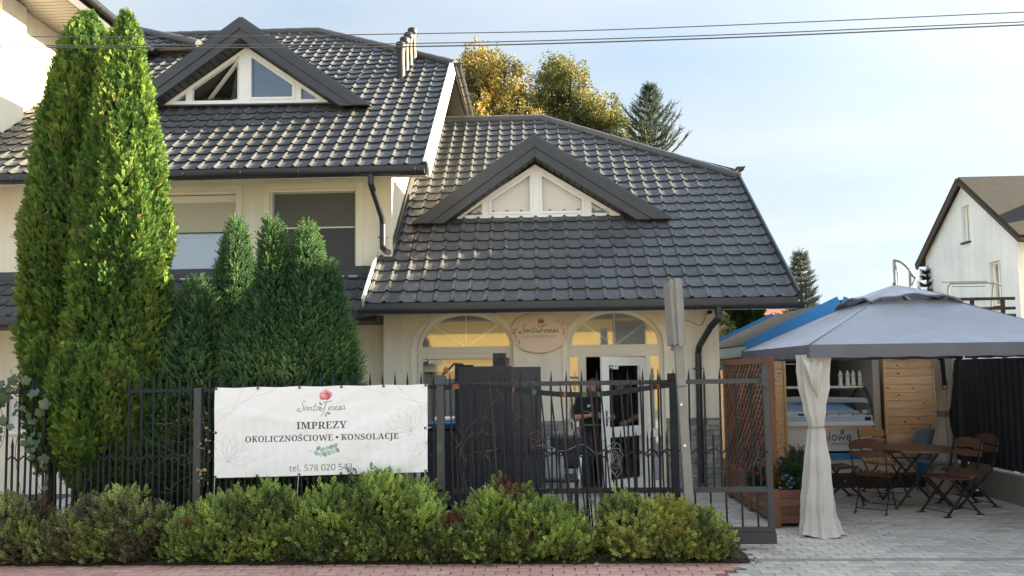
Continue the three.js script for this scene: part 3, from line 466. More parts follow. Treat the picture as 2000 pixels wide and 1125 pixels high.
// ---------------------------------------------------------------- the main house (left part)
seed(22);
const main = thing('main_house', 'tall cream house with dark tiled roof and triangular attic window, left of the banquet hall', 'building', [-5.5, 0, LZ]);
const L0 = { y: 4.83, z: -10.75 };
{
  const winR = [on(527, 372, 'z', LZ), on(697, 541, 'z', LZ)], winL = [on(300, 372, 'z', LZ), on(460, 541, 'z', LZ)];
  const wx = [[winL[0].x, winL[1].x], [winR[0].x, winR[1].x]], wy = [3.28, 4.66];
  const wall = part('wall', extrude([[-11.5, -0.1], [-2.24, -0.1], [-2.24, 5.1], [-11.5, 5.1]], LZ - 0.3, LZ, wx.map(([a, b]) => [[a, wy[0]], [b, wy[0]], [b, wy[1]], [a, wy[1]]])), M.stucco, main);
  // gable side wall, cut under the slope
  const gy = (z) => L0.y + S * (L0.z - z) - 0.2;
  part('gable_wall', sideways(extrude([[LZ - 0.301, -0.1], [LZ - 0.301, gy(LZ - 0.3)], [-14.1, gy(-14.1)], [-18.5, gy(-14.1)], [-21.3, 4.8], [-21.3, -0.1]], 0, 0.3), -2.24), M.stucco, main);
  for (const [i, [a, b]] of wx.entries()) {
    part('window_surround', extrude([[a - 0.09, wy[0] - 0.05], [b + 0.09, wy[0] - 0.05], [b + 0.09, wy[1] + 0.09], [a - 0.09, wy[1] + 0.09]], LZ + 0.001, LZ + 0.025, [[[a, wy[0]], [b, wy[0]], [b, wy[1]], [a, wy[1]]]]), M.stuccoTrim, wall);
    const z = LZ - 0.07, y1 = i ? wy[1] : wy[1] - 0.17;
    if (!i) part('shutter_box', merge([box(a, b, wy[1] - 0.045, wy[1], z - 0.1, z + 0.05), box(a, b, y1, wy[1] - 0.06, z - 0.1, z + 0.03)]), M.upvcCream, wall);
    const fm = i ? 0.055 : 0.05, fr = part('window_frame', extrude([[a, wy[0]], [b, wy[0]], [b, y1], [a, y1]], z - 0.06, z, [[[a + fm, wy[0] + 0.07], [b - fm, wy[0] + 0.07], [b - fm, y1 - fm], [a + fm, y1 - fm]]], 0.005), i ? std(rgb(0.45, 0.44, 0.40), { roughness: 0.5 }) : M.upvc, wall);
    if (i) part('white_frame', extrude([[a, wy[0]], [b, wy[0]], [b, y1], [a, y1]], z + 0.001, z + 0.05, [pin([[a, wy[0]], [b, wy[0]], [b, y1], [a, y1]], 0.03)], 0.004), M.upvc, wall);
    part('pane', box(a + fm - 0.004, b - fm + 0.004, wy[0] + 0.066, y1 - fm + 0.004, z - 0.036, z - 0.032), i ? M.pane : M.mirrorPane, fr);
    const yb = i ? 4.07 : 4.02;
    part('roller_blind', box(a + (i ? fm : 0.01), b - (i ? fm : 0.01), yb, y1 - (i ? fm : 0), i ? z + 0.003 : z + 0.03, i ? z + 0.007 : z + 0.035), i ? std(rgb(0.12, 0.118, 0.11), { roughness: 0.9 }) : M.blindBeige, fr);
    if (i) { part('blind_rail', box(a + fm, b - fm, yb - 0.02, yb, z + 0.003, z + 0.014), M.upvcCream, fr); part('insect_screen', box(a + fm, b - fm, wy[0] + 0.06, yb - 0.02, z + 0.004, z + 0.008), std(rgb(0.075, 0.075, 0.078), { roughness: 0.9 }), fr); }
    else part('room_curtain', box(a, b, wy[0], yb, z - 0.5, z - 0.49), std(rgb(0.20, 0.22, 0.24), { roughness: 0.9 }), fr);
    part('window_sill', box(a - 0.03, b + 0.03, wy[0] - 0.045, wy[0] - 0.004, LZ - 0.05, LZ + 0.09), M.upvc, wall);
  }
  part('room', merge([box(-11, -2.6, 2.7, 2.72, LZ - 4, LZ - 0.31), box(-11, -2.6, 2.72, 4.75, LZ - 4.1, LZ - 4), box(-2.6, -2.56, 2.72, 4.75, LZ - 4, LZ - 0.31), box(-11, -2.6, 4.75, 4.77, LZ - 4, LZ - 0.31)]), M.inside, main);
  // roof
  const f = frameAt(-10.6, L0.y, L0.z), W = 9.01, zr = -16.3, top = (L0.z - zr) / CO, hipV = 3.53 / CO, hipU = 10.6 - 4.88;
  const P = (u, v, h = 0) => f.O.clone().addScaledVector(f.U, u).addScaledVector(f.W, v).addScaledVector(f.N, h);
  const ha = top - hipV, hb = W - hipU, yr = L0.y + S * (L0.z - zr), yh = L0.y + 3.0;
  const roof = part('roof', merge([slab([P(0, 0.02, -0.03), P(W, 0.02, -0.03), P(W, hipV, -0.03), P(hipU, top, -0.03), P(0, top, -0.03)], 0.1), slab([V(-4.88, yr - 0.04, zr), V(-1.59, yh, L0.z - 3.53), V(-1.59, yh, zr * 2 - (L0.z - 3.53))], 0.08), slab([V(-10.6, yr - 0.04, zr), V(-4.88, yr - 0.04, zr), V(-1.6, yh, -18.3), V(-1.6, 4.83, -21.85), V(-10.6, 4.83, -21.85)].reverse(), 0.1)]), M.deck, main);
  const dL = { xl: -7.35, xr: -2.83, xc: -5.09, yb: 6.37, ya: 7.985 };
  tileRoof(roof, { ...f, hid: (u, v) => { const [x, y] = pxOf(P(u, v)); return x > 60 && x < 318 && y > 30; } }, W, 26, [[ha, hb, ha * hipU + hb * top], [0, 1, top]], (u, v) => { const y = L0.y + v * SI, x = u - 10.6, lim = dL.ya - Math.abs(x - dL.xc) * (dL.ya - dL.yb) / (dL.xc - dL.xl); return y > dL.yb + 0.32 && y < lim - 0.1; }, 300);
  ridgeCap([P(0, top + 0.02, 0.02), P(hipU, top + 0.02, 0.02)], 0.085, roof); ridgeCap([P(hipU, top + 0.02, 0.02), P(W + 0.03, hipV, 0.03)], 0.08, roof, 'hip_cap');
  part('verge_board', beam(P(W + 0.014, -0.05, -0.06), P(W + 0.014, hipV + 0.05, -0.06), 0.028, 0.23, f.N), M.whiteTrim, roof);
  part('verge_trim', beam(P(W - 0.02, 0, 0.06), P(W - 0.02, hipV, 0.06), 0.08, 0.02, f.N), M.whiteTrim, roof);
  part('rear_verge_board', beam(V(-1.6, 4.8, -21.85), V(-1.6, yh, -18.3), 0.03, 0.2, V(0, CO, -SI)), M.anth, roof);
  part('soffit_boards', slab([V(-2.2, 4.7, L0.z - 0.05), V(-1.62, 4.7, L0.z - 0.05), V(-1.62, yh - 0.2, L0.z - 3.55), V(-2.2, yh - 0.2, L0.z - 3.55)], 0.012), M.soffitGrey, roof);
  for (let i = 0; i < 14; i++) { const y = yh - 0.16 - i * 0.13; part('gable_board', box(-2.235, -2.215, y - 0.125, y - 0.005, -17.6, L0.z - (y - L0.y + 0.32) / S), M.soffitGrey, main); }
  part('eaves_fascia', box(-10.6, -1.6, 4.69, 4.835, -10.77, -10.74), M.anth, main);
  part('soffit', slab([V(-10.6, 4.68, -10.82), V(-1.6, 4.68, -10.82), V(-1.6, 5.13, LZ + 0.01), V(-10.6, 5.13, LZ + 0.01)].reverse(), 0.012), M.soffitGrey, main); part('soffit_edge', box(-10.6, -1.6, 4.668, 4.68, -10.83, -10.75), M.whiteTrim, main);
  halfGutter(-10.6, -1.62, 4.745, -10.66, 0.072, main, 0.86);
  halfGutter(-18.5, -14.15, yh + 0.0, -1.5, 0.075, main, 0.5, 'z');
  // rain pipe at the corner, ending on the hall roof
  const q0 = on(724, 345, 'z', -10.66), q1 = on(725, 362, 'z', -10.7), q2 = on(746, 430, 'z', -11.2), q3 = on(745, 490, 'z', -11.22);
  const pipe = part('rain_pipe', rod([V(q0.x, 4.72, q0.z), V(q1.x, 4.55, -10.67), V(q2.x, q2.y + 0.04, -11.2), V(q2.x, q2.y - 0.05, -11.25), V(q2.x, 3.68, -11.25)], 0.045, 10), M.gutter, main);
  part('pipe_clamp', merge([new THREE.CylinderGeometry(0.052, 0.052, 0.025, 12).translate(q2.x, 3.86, -11.25), box(q2.x - 0.08, q2.x + 0.08, 3.853, 3.867, -11.26, -11.24)]), M.anth, pipe);
  part('pipe_shoe', rod([V(q2.x, 3.7, -11.25), V(q2.x + 0.08, 3.62, -11.16), V(q2.x + 0.12, 3.6, -11.1)], 0.05, 10), M.gutter, pipe);
  // four vent pipes
  const vs = [[783, 152, 97], [787, 146, 91], [790, 141, 86], [793, 136, 77]];
  vs.forEach(([x, y], i) => { const n = V(0, CO, SI), d = rayOf(783 + i * 3.4, 152), t = V(0, L0.y, L0.z).sub(camera.position).dot(n) / d.dot(n), b0 = camera.position.clone().addScaledVector(d, t), b = V(b0.x, b0.y + i * 0.21, b0.z - i * 0.25);
    const prof = [[0.085, -0.1], [0.085, 0.16], [0.075, 0.26], [0.075, 0.52], [0.1, 0.56], [0.1, 0.66], [0.09, 0.68], [0.04, 0.70], [0, 0.7]].map(([r, h]) => new THREE.Vector2(r, h));
    const o = part('vent_pipe', clean(new THREE.LatheGeometry(prof, 16).translate(b.x, b.y, b.z)), std(rgb(0.014, 0.014, 0.016), { roughness: 0.5 }), main); part('vent_cap', clean(new THREE.TorusGeometry(0.098, 0.014, 6, 18).rotateX(Math.PI / 2).translate(b.x, b.y + 0.575, b.z)), M.gutter, o); });
  dormer(main, { ...dL, zf: -12.4, zw: -12.7, y0: L0.y, z0: L0.z, win: [[320, 207], [483, 93], [645, 202]], bars: [366, 377, 469, 487, 578, 589], glass: M.atticPane, open: -0.5, blind2: 1 });
  // lean-to roof along the foot of the wall
  const pf = frameAt(-10.9, 2.66, -10.58), pw = 8.55;
  const PP = (u, v, h = 0) => pf.O.clone().addScaledVector(pf.U, u).addScaledVector(pf.W, v).addScaledVector(pf.N, h);
  const pent = part('lean_to_roof', slab([PP(0, 0, -0.02), PP(pw, 0, -0.02), PP(pw, 1.0, -0.02), PP(0, 1.0, -0.02)], 0.06), M.deck, main);
  tileRoof(pent, { ...pf, hid: () => false }, pw, 4, [[0, 1, 0.99]], null, 40);
  part('flashing', beam(V(-10.9, 3.36, LZ + 0.02), V(-2.3, 3.36, LZ + 0.02), 0.04, 0.14), M.anth, pent);
  part('end_board', slab([V(-2.34, 2.52, -10.55), V(-2.34, 2.68, -10.55), V(-2.34, 3.4, LZ), V(-2.34, 2.52, LZ)], 0.03), M.anth, pent);
  part('eaves_fascia', box(-10.9, -2.36, 2.53, 2.67, -10.6, -10.565), M.anth, pent);
  part('soffit', box(-10.9, -2.36, 2.515, 2.53, LZ + 0.002, -10.58), M.soffitDark, pent);
  halfGutter(-10.9, -2.28, 2.56, -10.5, 0.072, main, 0.9);
  // low white window on the left, seen between the fence bars
  { const a = on(16, 772, 'z', LZ), b = on(58, 848, 'z', LZ); part('low_window', extrude([[a.x, b.y], [b.x, b.y], [b.x, a.y], [a.x, a.y]], LZ + 0.001, LZ + 0.04, [pin([[a.x, b.y], [b.x, b.y], [b.x, a.y], [a.x, a.y]], 0.05)]), M.upvc, main); part('low_window_blind', box(a.x + 0.03, b.x - 0.03, b.y + 0.03, a.y - 0.03, LZ + 0.001, LZ + 0.015), M.whiteTrim, main); }
}
// ---------------------------------------------------------------- the higher wing, upper left
const wing = thing('house_wing', 'high cream wing of the house with slatted soffit, at the upper left edge', 'building', [-10.5, 0, -13]);
{
  const xw = -9.1;
  part('wall', box(-14, xw, -0.1, 8.34, -15.9, -11.36), M.stucco, wing);
  part('wall', box(-14, -7.1, 4.9, 8.5, -19, -15.95), M.stucco, wing);
  part('pilaster', rbox(xw - 0.2, xw + 0.12, 5.9, 8.33, -12.5, -11.9, 0.008), M.stucco, wing);
  for (let i = 0, z = -11.2; z > -15.1; z -= 0.105, i++) part('soffit_board', box(-9.1, -8.12, 8.34, 8.352, z - 0.085, z), M.soffitGrey, wing);
  for (let i = 0, z = -15.12; z > -15.95; z -= 0.105, i++) part('soffit_board', box(-9.1, -6.95, 8.50, 8.512, z - 0.1, z), M.soffitDark, wing);
  part('fascia_board', merge([box(-8.12, -8.09, 8.33, 8.62, -15.1, -10.6), box(-8.09, -6.95, 8.48, 8.66, -15.12, -15.09)]), M.anth, wing);
  halfGutter(-15.05, -10.6, 8.6, -8.0, 0.08, wing, 0.6, 'z');
  halfGutter(-8.1, -6.92, 8.66, -15.0, 0.08, wing, 0.6);
  const f = frameAt(-12.5, 8.72, -15.03), P = (u, v, h = 0) => f.O.clone().addScaledVector(f.U, u).addScaledVector(f.W, v).addScaledVector(f.N, h);
  const e = on(385, 82, 'z', -15.0), h2 = on(168, 10, 'z', -16.9), W = e.x + 12.5, hv = (15.03 - 16.9) / -CO, hu = h2.x + 12.5, ha = hv, hb = W - hu;
  const roof = part('roof', merge([slab([P(0, 0.02, -0.03), P(W, 0.02, -0.03), P(hu, hv, -0.03), P(0, hv, -0.03)], 0.1), slab([P(W, 0.02, -0.03), P(W, 0.02, -0.03).add(V(0, 0, -5)), P(hu, hv, -0.03)], 0.06)]), M.deck, wing);
  tileRoof(roof, f, W, Math.ceil(hv / TL), [[ha, hb, ha * W], [0, 1, hv]], null, 60);
  ridgeCap([P(hu, hv, 0.03), P(W + 0.03, 0, 0.05)], 0.085, roof, 'hip_cap');
  const sl = part('side_roof', slab([V(-8.05, 8.66, -10.6), V(-8.05, 8.66, -15.1), V(-11, 11.1, -15.1), V(-11, 11.1, -10.6)], 0.08), M.tile, wing);
}

// ---------------------------------------------------------------- iron fence along the bed
seed(31);
const FZ = -7.35, GZ = -7.47;
function picket(x, y0, y1, z, lean = 0, leanZ = 0, w = 0.016) { // square bar with a spear point, leaning toward +x at the foot
  const h = y1 - y0, g = new THREE.BoxGeometry(w, h - 0.1, w), c = new THREE.CylinderGeometry(0.001, w * 0.95, 0.11, 4, 1).rotateY(Math.PI / 4); g.translate(0, (h - 0.1) / 2, 0); c.translate(0, h - 0.05, 0);
  const m = merge([g, c]); m.applyMatrix4(new THREE.Matrix4().makeRotationZ(lean).multiply(new THREE.Matrix4().makeRotationX(leanZ))); m.translate(x, y0, z); return m;
}
function zigzag(x0, x1, y, z, step, h, f) { const l = []; for (let x = x0; x < x1 - 0.01; x += step) { const m = Math.min(x + step / 2, x1), e = Math.min(x + step, x1), o = f || (() => [0, 0]), a = o(x), b = o(m), c = o(e); l.push(beam(V(x + a[0], y + a[1], z), V(m + b[0], y + h + b[1], z), 0.008, 0.014), beam(V(m + b[0], y + h + b[1], z), V(e + c[0], y + c[1], z), 0.008, 0.014)); } return l; }
const pX = (px, y = 850, z = FZ) => on(px, y, 'z', z).x;
const railY = 1.60, midY = 0.93;
function fenceRun(name, label, group, x0, x1, posts, step) {
  const t = thing(name, label, 'fence', [(x0 + x1) / 2, 0, FZ], group);
  part('rail', box(x0, x1, railY, railY + 0.035, FZ - 0.02, FZ + 0.02), M.fence, t); part('rail', box(x0, x1, 0.2, 0.235, FZ - 0.02, FZ + 0.02), M.fence, t);
  for (let x = x0 + 0.06, i = 0; x < x1 - 0.02; x += step, i++) { part('picket', picket(x, 0.1, 1.77, FZ + 0.022, rr(-0.006, 0.006)), M.fence, t); part('short_picket', picket(x + step / 2, 0.1, 1.17, FZ + 0.022, rr(-0.008, 0.008)), M.fence, t); }
  for (const g of zigzag(x0 + 0.06, x1 - 0.05, midY, FZ + 0.033, step, 0.055)) part('chevron_bar', g, M.fence, t);
  for (const p of posts) { part('post', rbox(p - 0.038, p + 0.038, -0.1, 1.64, FZ - 0.04, FZ + 0.04, 0.006), M.gatePaint, t); }
  return t;
}
const xp1 = pX(388), xp2 = pX(861), xp3 = pX(1322, 900);
fenceRun('iron_fence', 'black iron picket fence below the thuja trees, left of the white banner', 'sections of black iron fence', -5.4, xp1 + 0.04, [xp1], 0.125);
const mid = fenceRun('iron_fence', 'black iron picket fence section behind the white banner', 'sections of black iron fence', xp1 + 0.05, xp2, [xp2], 0.125);
{
  const cp = part('post_cap', rbox(xp2 - 0.055, xp2 + 0.055, 1.64, 1.735, FZ - 0.05, FZ + 0.05, 0.006), std(rgb(0.04, 0.065, 0.085), { roughness: 0.6 }), mid);
  for (const [y, h] of [[0.98, 0.1], [0.48, 0.14], [0.6, 0.06]]) part('paint_patch', flat(xp2 - 0.03, xp2 + 0.015, y, y + h, FZ + 0.0412), M.moss, mid);
  const p = V(xp2 + 0.02, 1.74, FZ); part('old_bracket', rod([p, V(p.x + 0.05, 1.78, FZ), V(p.x + 0.11, 1.845, FZ - 0.05), V(p.x + 0.2, 1.84, FZ - 0.08)], 0.011, 7), M.fence, mid); part('rusty_socket', clean(new THREE.SphereGeometry(0.027, 10, 8).scale(1, 1.3, 1).translate(p.x + 0.035, 1.785, FZ)), M.rust, mid);
}
{ // the bent section: its top rail bows and the bars lean
  const x0 = xp2 + 0.04, x1 = xp3 - 0.02, t = thing('bent_iron_fence', 'bent black iron fence section with leaning pickets and sagging top rail', 'fence', [(x0 + x1) / 2, 0, FZ]);
  const bow = (x) => { const k = (x - x0) / (x1 - x0); return k < 0.2 ? 0.012 * Math.sin(k * 15) : -0.085 * Math.pow(Math.sin(Math.PI * clamp((k - 0.2) / 0.8)), 1.3); };
  const zb = (x) => { const k = (x - x0) / (x1 - x0); return 0.05 * Math.sin(Math.PI * k); };
  const rl = []; for (let i = 0; i < 24; i++) { const a = mix(x0, x1, i / 24), b = mix(x0, x1, (i + 1) / 24); rl.push(beam(V(a, railY + 0.012 + bow(a), FZ + zb(a)), V(b + 0.002, railY + 0.012 + bow(b), FZ + zb(b)), 0.035, 0.05)); }
  const rail = part('rail', merge(rl), M.fence, t); part('rail', box(x0, x1, 0.2, 0.235, FZ - 0.02, FZ + 0.02), M.fence, t);
  for (const [k, w, m] of [[0.035, 0.07, M.rust], [0.385, 0.045, M.moss], [0.30, 0.02, M.rust], [0.60, 0.05, M.moss], [0.67, 0.05, M.moss], [0.52, 0.03, M.rust], [0.93, 0.04, M.rust], [0.9, 0.02, M.rust]]) { const x = mix(x0, x1, k); part('paint_patch', beam(V(x, railY + 0.012 + bow(x), FZ + zb(x) + 0.0178), V(x + w, railY + 0.012 + bow(x + w), FZ + zb(x + w) + 0.0178), 0.002, 0.046), m, t); }
  const leans = [];
  for (let x = x0 + 0.06, i = 0; x < x1 - 0.03; x += 0.098, i++) {
    const k = (x - x0) / (x1 - x0), lean = 0.015 + 0.075 * Math.sin(Math.PI * clamp(k * 1.1)) + rr(-0.015, 0.02); leans.push([x, lean]);
    const foot = x + 1.55 * Math.tan(lean);
    const m = rnd() < 0.12 ? std(rgb(0.05, 0.032, 0.026), { roughness: 0.9 }) : M.fence;
    part('picket', picket(foot, 0.1, 1.75 + bow(x) + rr(-0.012, 0.012), FZ + zb(x) * 0.4 + 0.024, lean, zb(x) * 0.4), m, t);
    if (rnd() > 0.1) part('short_picket', picket(x + 0.056 + 0.9 * Math.tan(lean) * 1.4, 0.1, 1.17 + rr(-0.02, 0.02), FZ + 0.022, lean * 0.45 + rr(-0.02, 0.02)), M.fence, t);
  }
  for (const g of zigzag(x0 + 0.06, x1 - 0.05, midY - 0.01, FZ + 0.04, 0.112, 0.055, (x) => [0.05 * Math.sin((x - x0) / (x1 - x0) * Math.PI), fbm(x * 7, 2, 3) * 0.05])) part('chevron_bar', g, M.fence, t);
  part('post', rbox(x1 - 0.03, x1 + 0.04, -0.1, 1.70, FZ - 0.05, FZ + 0.02, 0.006), M.fence, t); part('post_cap', rbox(x1 - 0.045, x1 + 0.09, 1.66, 1.725, FZ - 0.06, FZ + 0.03, 0.008), M.fence, t);
}
{ // sliding gate, pushed open behind the fence
  const xe = pX(1500, 760, GZ), t = thing('sliding_gate', 'dark grey sliding gate standing open beside the brown trellis', 'gate', [0.6, 0, GZ]), xl = xp2 + 0.1, tilt = 0.012;
  const gy = 1.615, xb = pX(1512, 1050, GZ);
  part('top_rail', box(xl, xe + 0.015, gy, gy + 0.045, GZ - 0.02, GZ + 0.02), M.gatePaint, t);
  part('middle_rail', box(xl, xb, 0.55, 0.60, GZ - 0.02, GZ + 0.02), M.gatePaint, t);
  part('bottom_rail', box(xl, xb, 0.16, 0.21, GZ - 0.02, GZ + 0.02), M.gatePaint, t);
  part('track_beam', rbox(xl, xb + 0.02, 0.05, 0.155, GZ - 0.03, GZ + 0.03, 0.006), M.gatePaint, t);
  part('end_post', beam(V(xb - 0.02, 0.16, GZ), V(xe - 0.03, 1.80, GZ), 0.048, 0.058, V(1, 0, 0)), M.gatePaint, t);
  part('end_bracket', extrude([[xe - 0.08, 1.6], [xe - 0.01, 1.56], [xe - 0.012, 1.73], [xe - 0.03, 1.79], [xe - 0.06, 1.80]], GZ + 0.0245, GZ + 0.045), M.gatePaint, t);
  for (let x = xl + 0.08, i = 0; x < xe - 0.06; x += 0.152, i++) { part('picket', picket(x, 0.6, 1.77, GZ + 0.006, -tilt * 0.4), M.fence, t); part('short_picket', picket(x + 0.076, 0.6, 1.16, GZ + 0.006, -tilt * 0.2), M.fence, t); part('lower_bar', box(x + 0.03, x + 0.046, 0.21, 0.55, GZ - 0.008, GZ + 0.008), M.fence, t); }
  for (const g of zigzag(xl + 0.08, xe - 0.02, midY, GZ + 0.02, 0.152, 0.055)) part('chevron_bar', g, M.fence, t);
}
// ---------------------------------------------------------------- banner
function script(x, s, X, Y, w, col, lw) { // joined handwriting drawn with a pen
  const L = {
    S: ['M52 6 C40 -4 26 6 30 24 C34 42 48 50 40 70 C32 90 2 92 -6 74 C-10 62 4 54 12 62 C16 68 10 76 2 74', 46], a: ['M26 48 C14 38 0 54 4 68 C8 80 22 72 28 50 C24 66 26 78 38 70', 32], n: ['M2 50 C10 44 10 52 6 76 C10 60 20 46 26 48 C32 52 22 76 32 76 C38 76 40 70 42 68', 36], t: ['M22 14 C14 40 6 64 12 74 C18 78 26 72 30 68 M4 42 L30 38', 26],
    T: ['M-10 66 C-16 78 4 84 12 70 C24 46 26 26 36 10 M4 22 C10 4 40 2 58 8 C68 10 72 0 66 -4 M-10 66 C-8 54 6 56 4 64', 50], e: ['M4 64 C20 62 26 48 18 46 C8 46 0 62 6 74 C14 80 26 72 30 66', 26], r: ['M4 54 C8 44 12 48 14 52 C20 52 18 54 14 76 C18 72 22 72 26 68', 24], s: ['M4 70 C12 62 16 52 18 44 C18 56 28 66 20 74 C14 80 6 76 4 72 M20 76 C26 76 28 70 32 67', 26], ' ': ['', 14],
  };
  const total = [...s].reduce((a, c) => a + L[c][1], 0), k = w / total; let cx = 0;
  x.save(); x.translate(X - w / 2, Y); x.scale(k, k); x.transform(1, 0, -0.12, 1, 6, 0); x.strokeStyle = col; x.lineCap = x.lineJoin = 'round'; x.lineWidth = lw / k;
  for (const c of s) { x.save(); x.translate(cx, 0); if (L[c][0]) x.stroke(new Path2D(L[c][0])); x.restore(); cx += L[c][1]; } x.restore();
}
function rose(x, cx, cy, r, cols, stem) {
  x.save(); x.translate(cx, cy);
  if (stem) { x.strokeStyle = stem; x.fillStyle = stem; x.lineWidth = r * 0.09; x.beginPath(); x.moveTo(0, r); x.bezierCurveTo(-r * 0.1, r * 2, r * 0.2, r * 2.4, -r * 0.7, r * 3.4); x.stroke(); for (const [lx, ly, a, s] of [[-0.75, 1.35, 0.9, 0.7], [0.5, 2.9, 0.3, 0.75], [0.1, 3.2, 1.2, 0.5], [-0.8, 2.0, 2.6, 0.5]]) { x.save(); x.translate(lx * r, ly * r); x.rotate(a); x.beginPath(); x.ellipse(0, 0, r * 0.5 * s, r * 0.24 * s, 0, 0, 7); x.fill(); x.restore(); } }
  let q = mul32(5); for (let i = 0; i < 26; i++) { const a = i * 2.4, d = r * (1 - i / 26) * 0.72; x.fillStyle = cols[i % cols.length]; x.beginPath(); x.ellipse(Math.cos(a) * d, Math.sin(a) * d * 0.85, r * 0.46 * (1 - i / 40), r * 0.36 * (1 - i / 40), a + 1.2 + q() * 0.5, 0, 7); x.fill(); } x.restore();
}
{
  const c = document.createElement('canvas'); c.width = 2000; c.height = 832; const x = c.getContext('2d');
  x.fillStyle = '#f0f1f2'; x.fillRect(0, 0, 2000, 832);
  x.strokeStyle = 'rgba(150,155,158,0.55)'; x.lineWidth = 2.4;
  const flower = (X, Y, s, r) => { x.save(); x.translate(X, Y); x.rotate(r); x.scale(s, s); for (const a of [-1.2, -0.8, -0.35, 0, 0.4, 0.85, 1.25]) { x.save(); x.rotate(a); x.beginPath(); x.moveTo(0, 0); x.bezierCurveTo(-60, -70, -50, -170, 0, -240); x.bezierCurveTo(55, -170, 55, -70, 0, 0); x.stroke(); x.restore(); } x.beginPath(); x.moveTo(0, 0); x.bezierCurveTo(-20, 60, -80, 140, -120, 190); x.stroke(); x.restore(); };
  flower(130, 690, 1.05, 0.25); flower(1850, 440, 1.05, -0.9); flower(1990, 560, 0.8, -1.1);
  for (const l of [[0, 230, 580, 20], [20, 330, 430, 20], [150, 250, 270, 10], [1400, 20, 2000, 190], [1700, 0, 1990, 240], [1730, 0, 1760, 90]]) { x.beginPath(); x.moveTo(l[0], l[1]); x.lineTo(l[2], l[3]); x.stroke(); }
  x.beginPath(); x.arc(1180, 860, 190, -1.57, 0); x.stroke(); x.beginPath(); x.arc(1750, 480, 260, 0, 1.3); x.stroke();
  rose(x, 1042, 82, 60, ['#e58f98', '#d96f7c', '#efb0b4', '#c9505f', '#e79aa2'], '#8d9a94');
  script(x, 'Santa Teresa', 1010, 138, 440, '#5f6a6c', 5);
  x.fillStyle = '#45474a'; x.textAlign = 'center'; x.textBaseline = 'alphabetic';
  const fit = (s, font, X, Y, w) => { x.font = font; const k = w / x.measureText(s).width; x.save(); x.translate(X, Y); x.scale(k, 1); x.fillText(s, 0, 0); x.restore(); };
  fit('IMPREZY', 'bold 92px serif', 1010, 400, 470); fit('OKOLICZNOŚCIOWE • KONSOLACJE', 'bold 78px serif', 1010, 512, 1445);
  x.fillStyle = '#686c70'; fit('tel. 578 020 543', '80px sans-serif', 1005, 790, 596);
  x.strokeStyle = '#8fa39b'; x.lineWidth = 4; x.beginPath(); x.moveTo(880, 600); x.bezierCurveTo(960, 630, 1040, 640, 1160, 570); x.stroke();
  let q = mul32(9); for (let i = 0; i < 11; i++) { const t = i / 10, X = 960 + t * 200, Y = 620 - Math.abs(t - 0.3) * 60 + (i % 2 ? -24 : 26); x.fillStyle = ['#9ebcb0', '#86a79a', '#b6cfc4'][i % 3]; x.beginPath(); x.ellipse(X, Y, 25, 18, i % 2 ? -0.7 : 0.8, 0, 7); x.fill(); }
  const t = new THREE.CanvasTexture(c); t.colorSpace = THREE.SRGBColorSpace; t.anisotropy = 8;
  const z = FZ + 0.075, cs = [[420, 757], [835, 750], [835, 922], [418, 934]].map(([px, py]) => on(px, py, 'z', z));
  const b = thing('banner', 'white printed banner with a rose, tied to the iron fence', 'banner', [(cs[0].x + cs[1].x) / 2, cs[3].y, z]);
  const NX = 90, NY = 40, rows = [];
  for (let j = 0; j <= NY; j++) { const r = []; for (let i = 0; i <= NX; i++) { const u = i / NX, v = j / NY, p = cs[0].clone().lerp(cs[1], u).lerp(cs[3].clone().lerp(cs[2], u), v); const edge = Math.min(1, Math.min(u, 1 - u, v, 1 - v) * 12);
    p.z += 0.004 * Math.sin(u * 130) * sstep(0.25, 0.5, v) * edge + 0.012 * fbm(u * 5 + v * 2.2, v * 2.4 - u * 0.6, 7.7, 3) * 2 + 0.008 * Math.exp(-Math.abs(v - 0.25 - u * 0.4) * 14) * (u < 0.45 ? 1 : 0) + 0.008 * Math.exp(-Math.abs(v - 0.55 + (u - 0.6) * 0.9) * 14) * (u > 0.55 ? 1 : 0);
    p.y -= 0.012 * Math.sin(u * Math.PI * 5) * Math.sin(u * Math.PI * 5) * (1 - v) * (1 - v) * 0.6; r.push(p); } rows.push(r); }
  const g = quadGeo(rows), uv = g.attributes.uv; for (let j = 0; j <= NY; j++) for (let i = 0; i <= NX; i++) uv.setXY(j * (NX + 1) + i, i / NX, 1 - j / NY);
  g.index.array.reverse(); g.computeVertexNormals();
  part('printed_sheet', g, new THREE.MeshStandardMaterial({ map: t, roughness: 0.55 }), b);
  for (let i = 0; i <= 5; i++) for (const v of [0.015, 0.985]) { const u = 0.008 + i / 5 * 0.984, p = cs[0].clone().lerp(cs[1], u).lerp(cs[3].clone().lerp(cs[2], u), v); part('eyelet', clean(new THREE.TorusGeometry(0.0085, 0.0045, 6, 10).translate(p.x, p.y, z + 0.012)), M.black, b); }
  for (const [u, v] of [[0.008, 0.5], [0.99, 0.5]]) { const p = cs[0].clone().lerp(cs[1], u).lerp(cs[3].clone().lerp(cs[2], u), v); part('eyelet', clean(new THREE.TorusGeometry(0.0085, 0.0045, 6, 10).translate(p.x, p.y, z + 0.012)), M.black, b); part('cord', rod([p, V(p.x + (u < 0.5 ? -0.05 : 0.05), p.y, FZ + 0.03)], 0.003, 5), M.plastic, b); }
  for (const u of [0.006, 0.4, 0.99]) { const p = cs[3].clone().lerp(cs[2], u); part('cord', rod([V(p.x, p.y + 0.01, z + 0.012), V(p.x - 0.02, p.y - 0.13, FZ + 0.05), V(p.x - 0.035, 0.3, FZ + 0.03)], 0.0035, 5), M.plastic, b); }
}
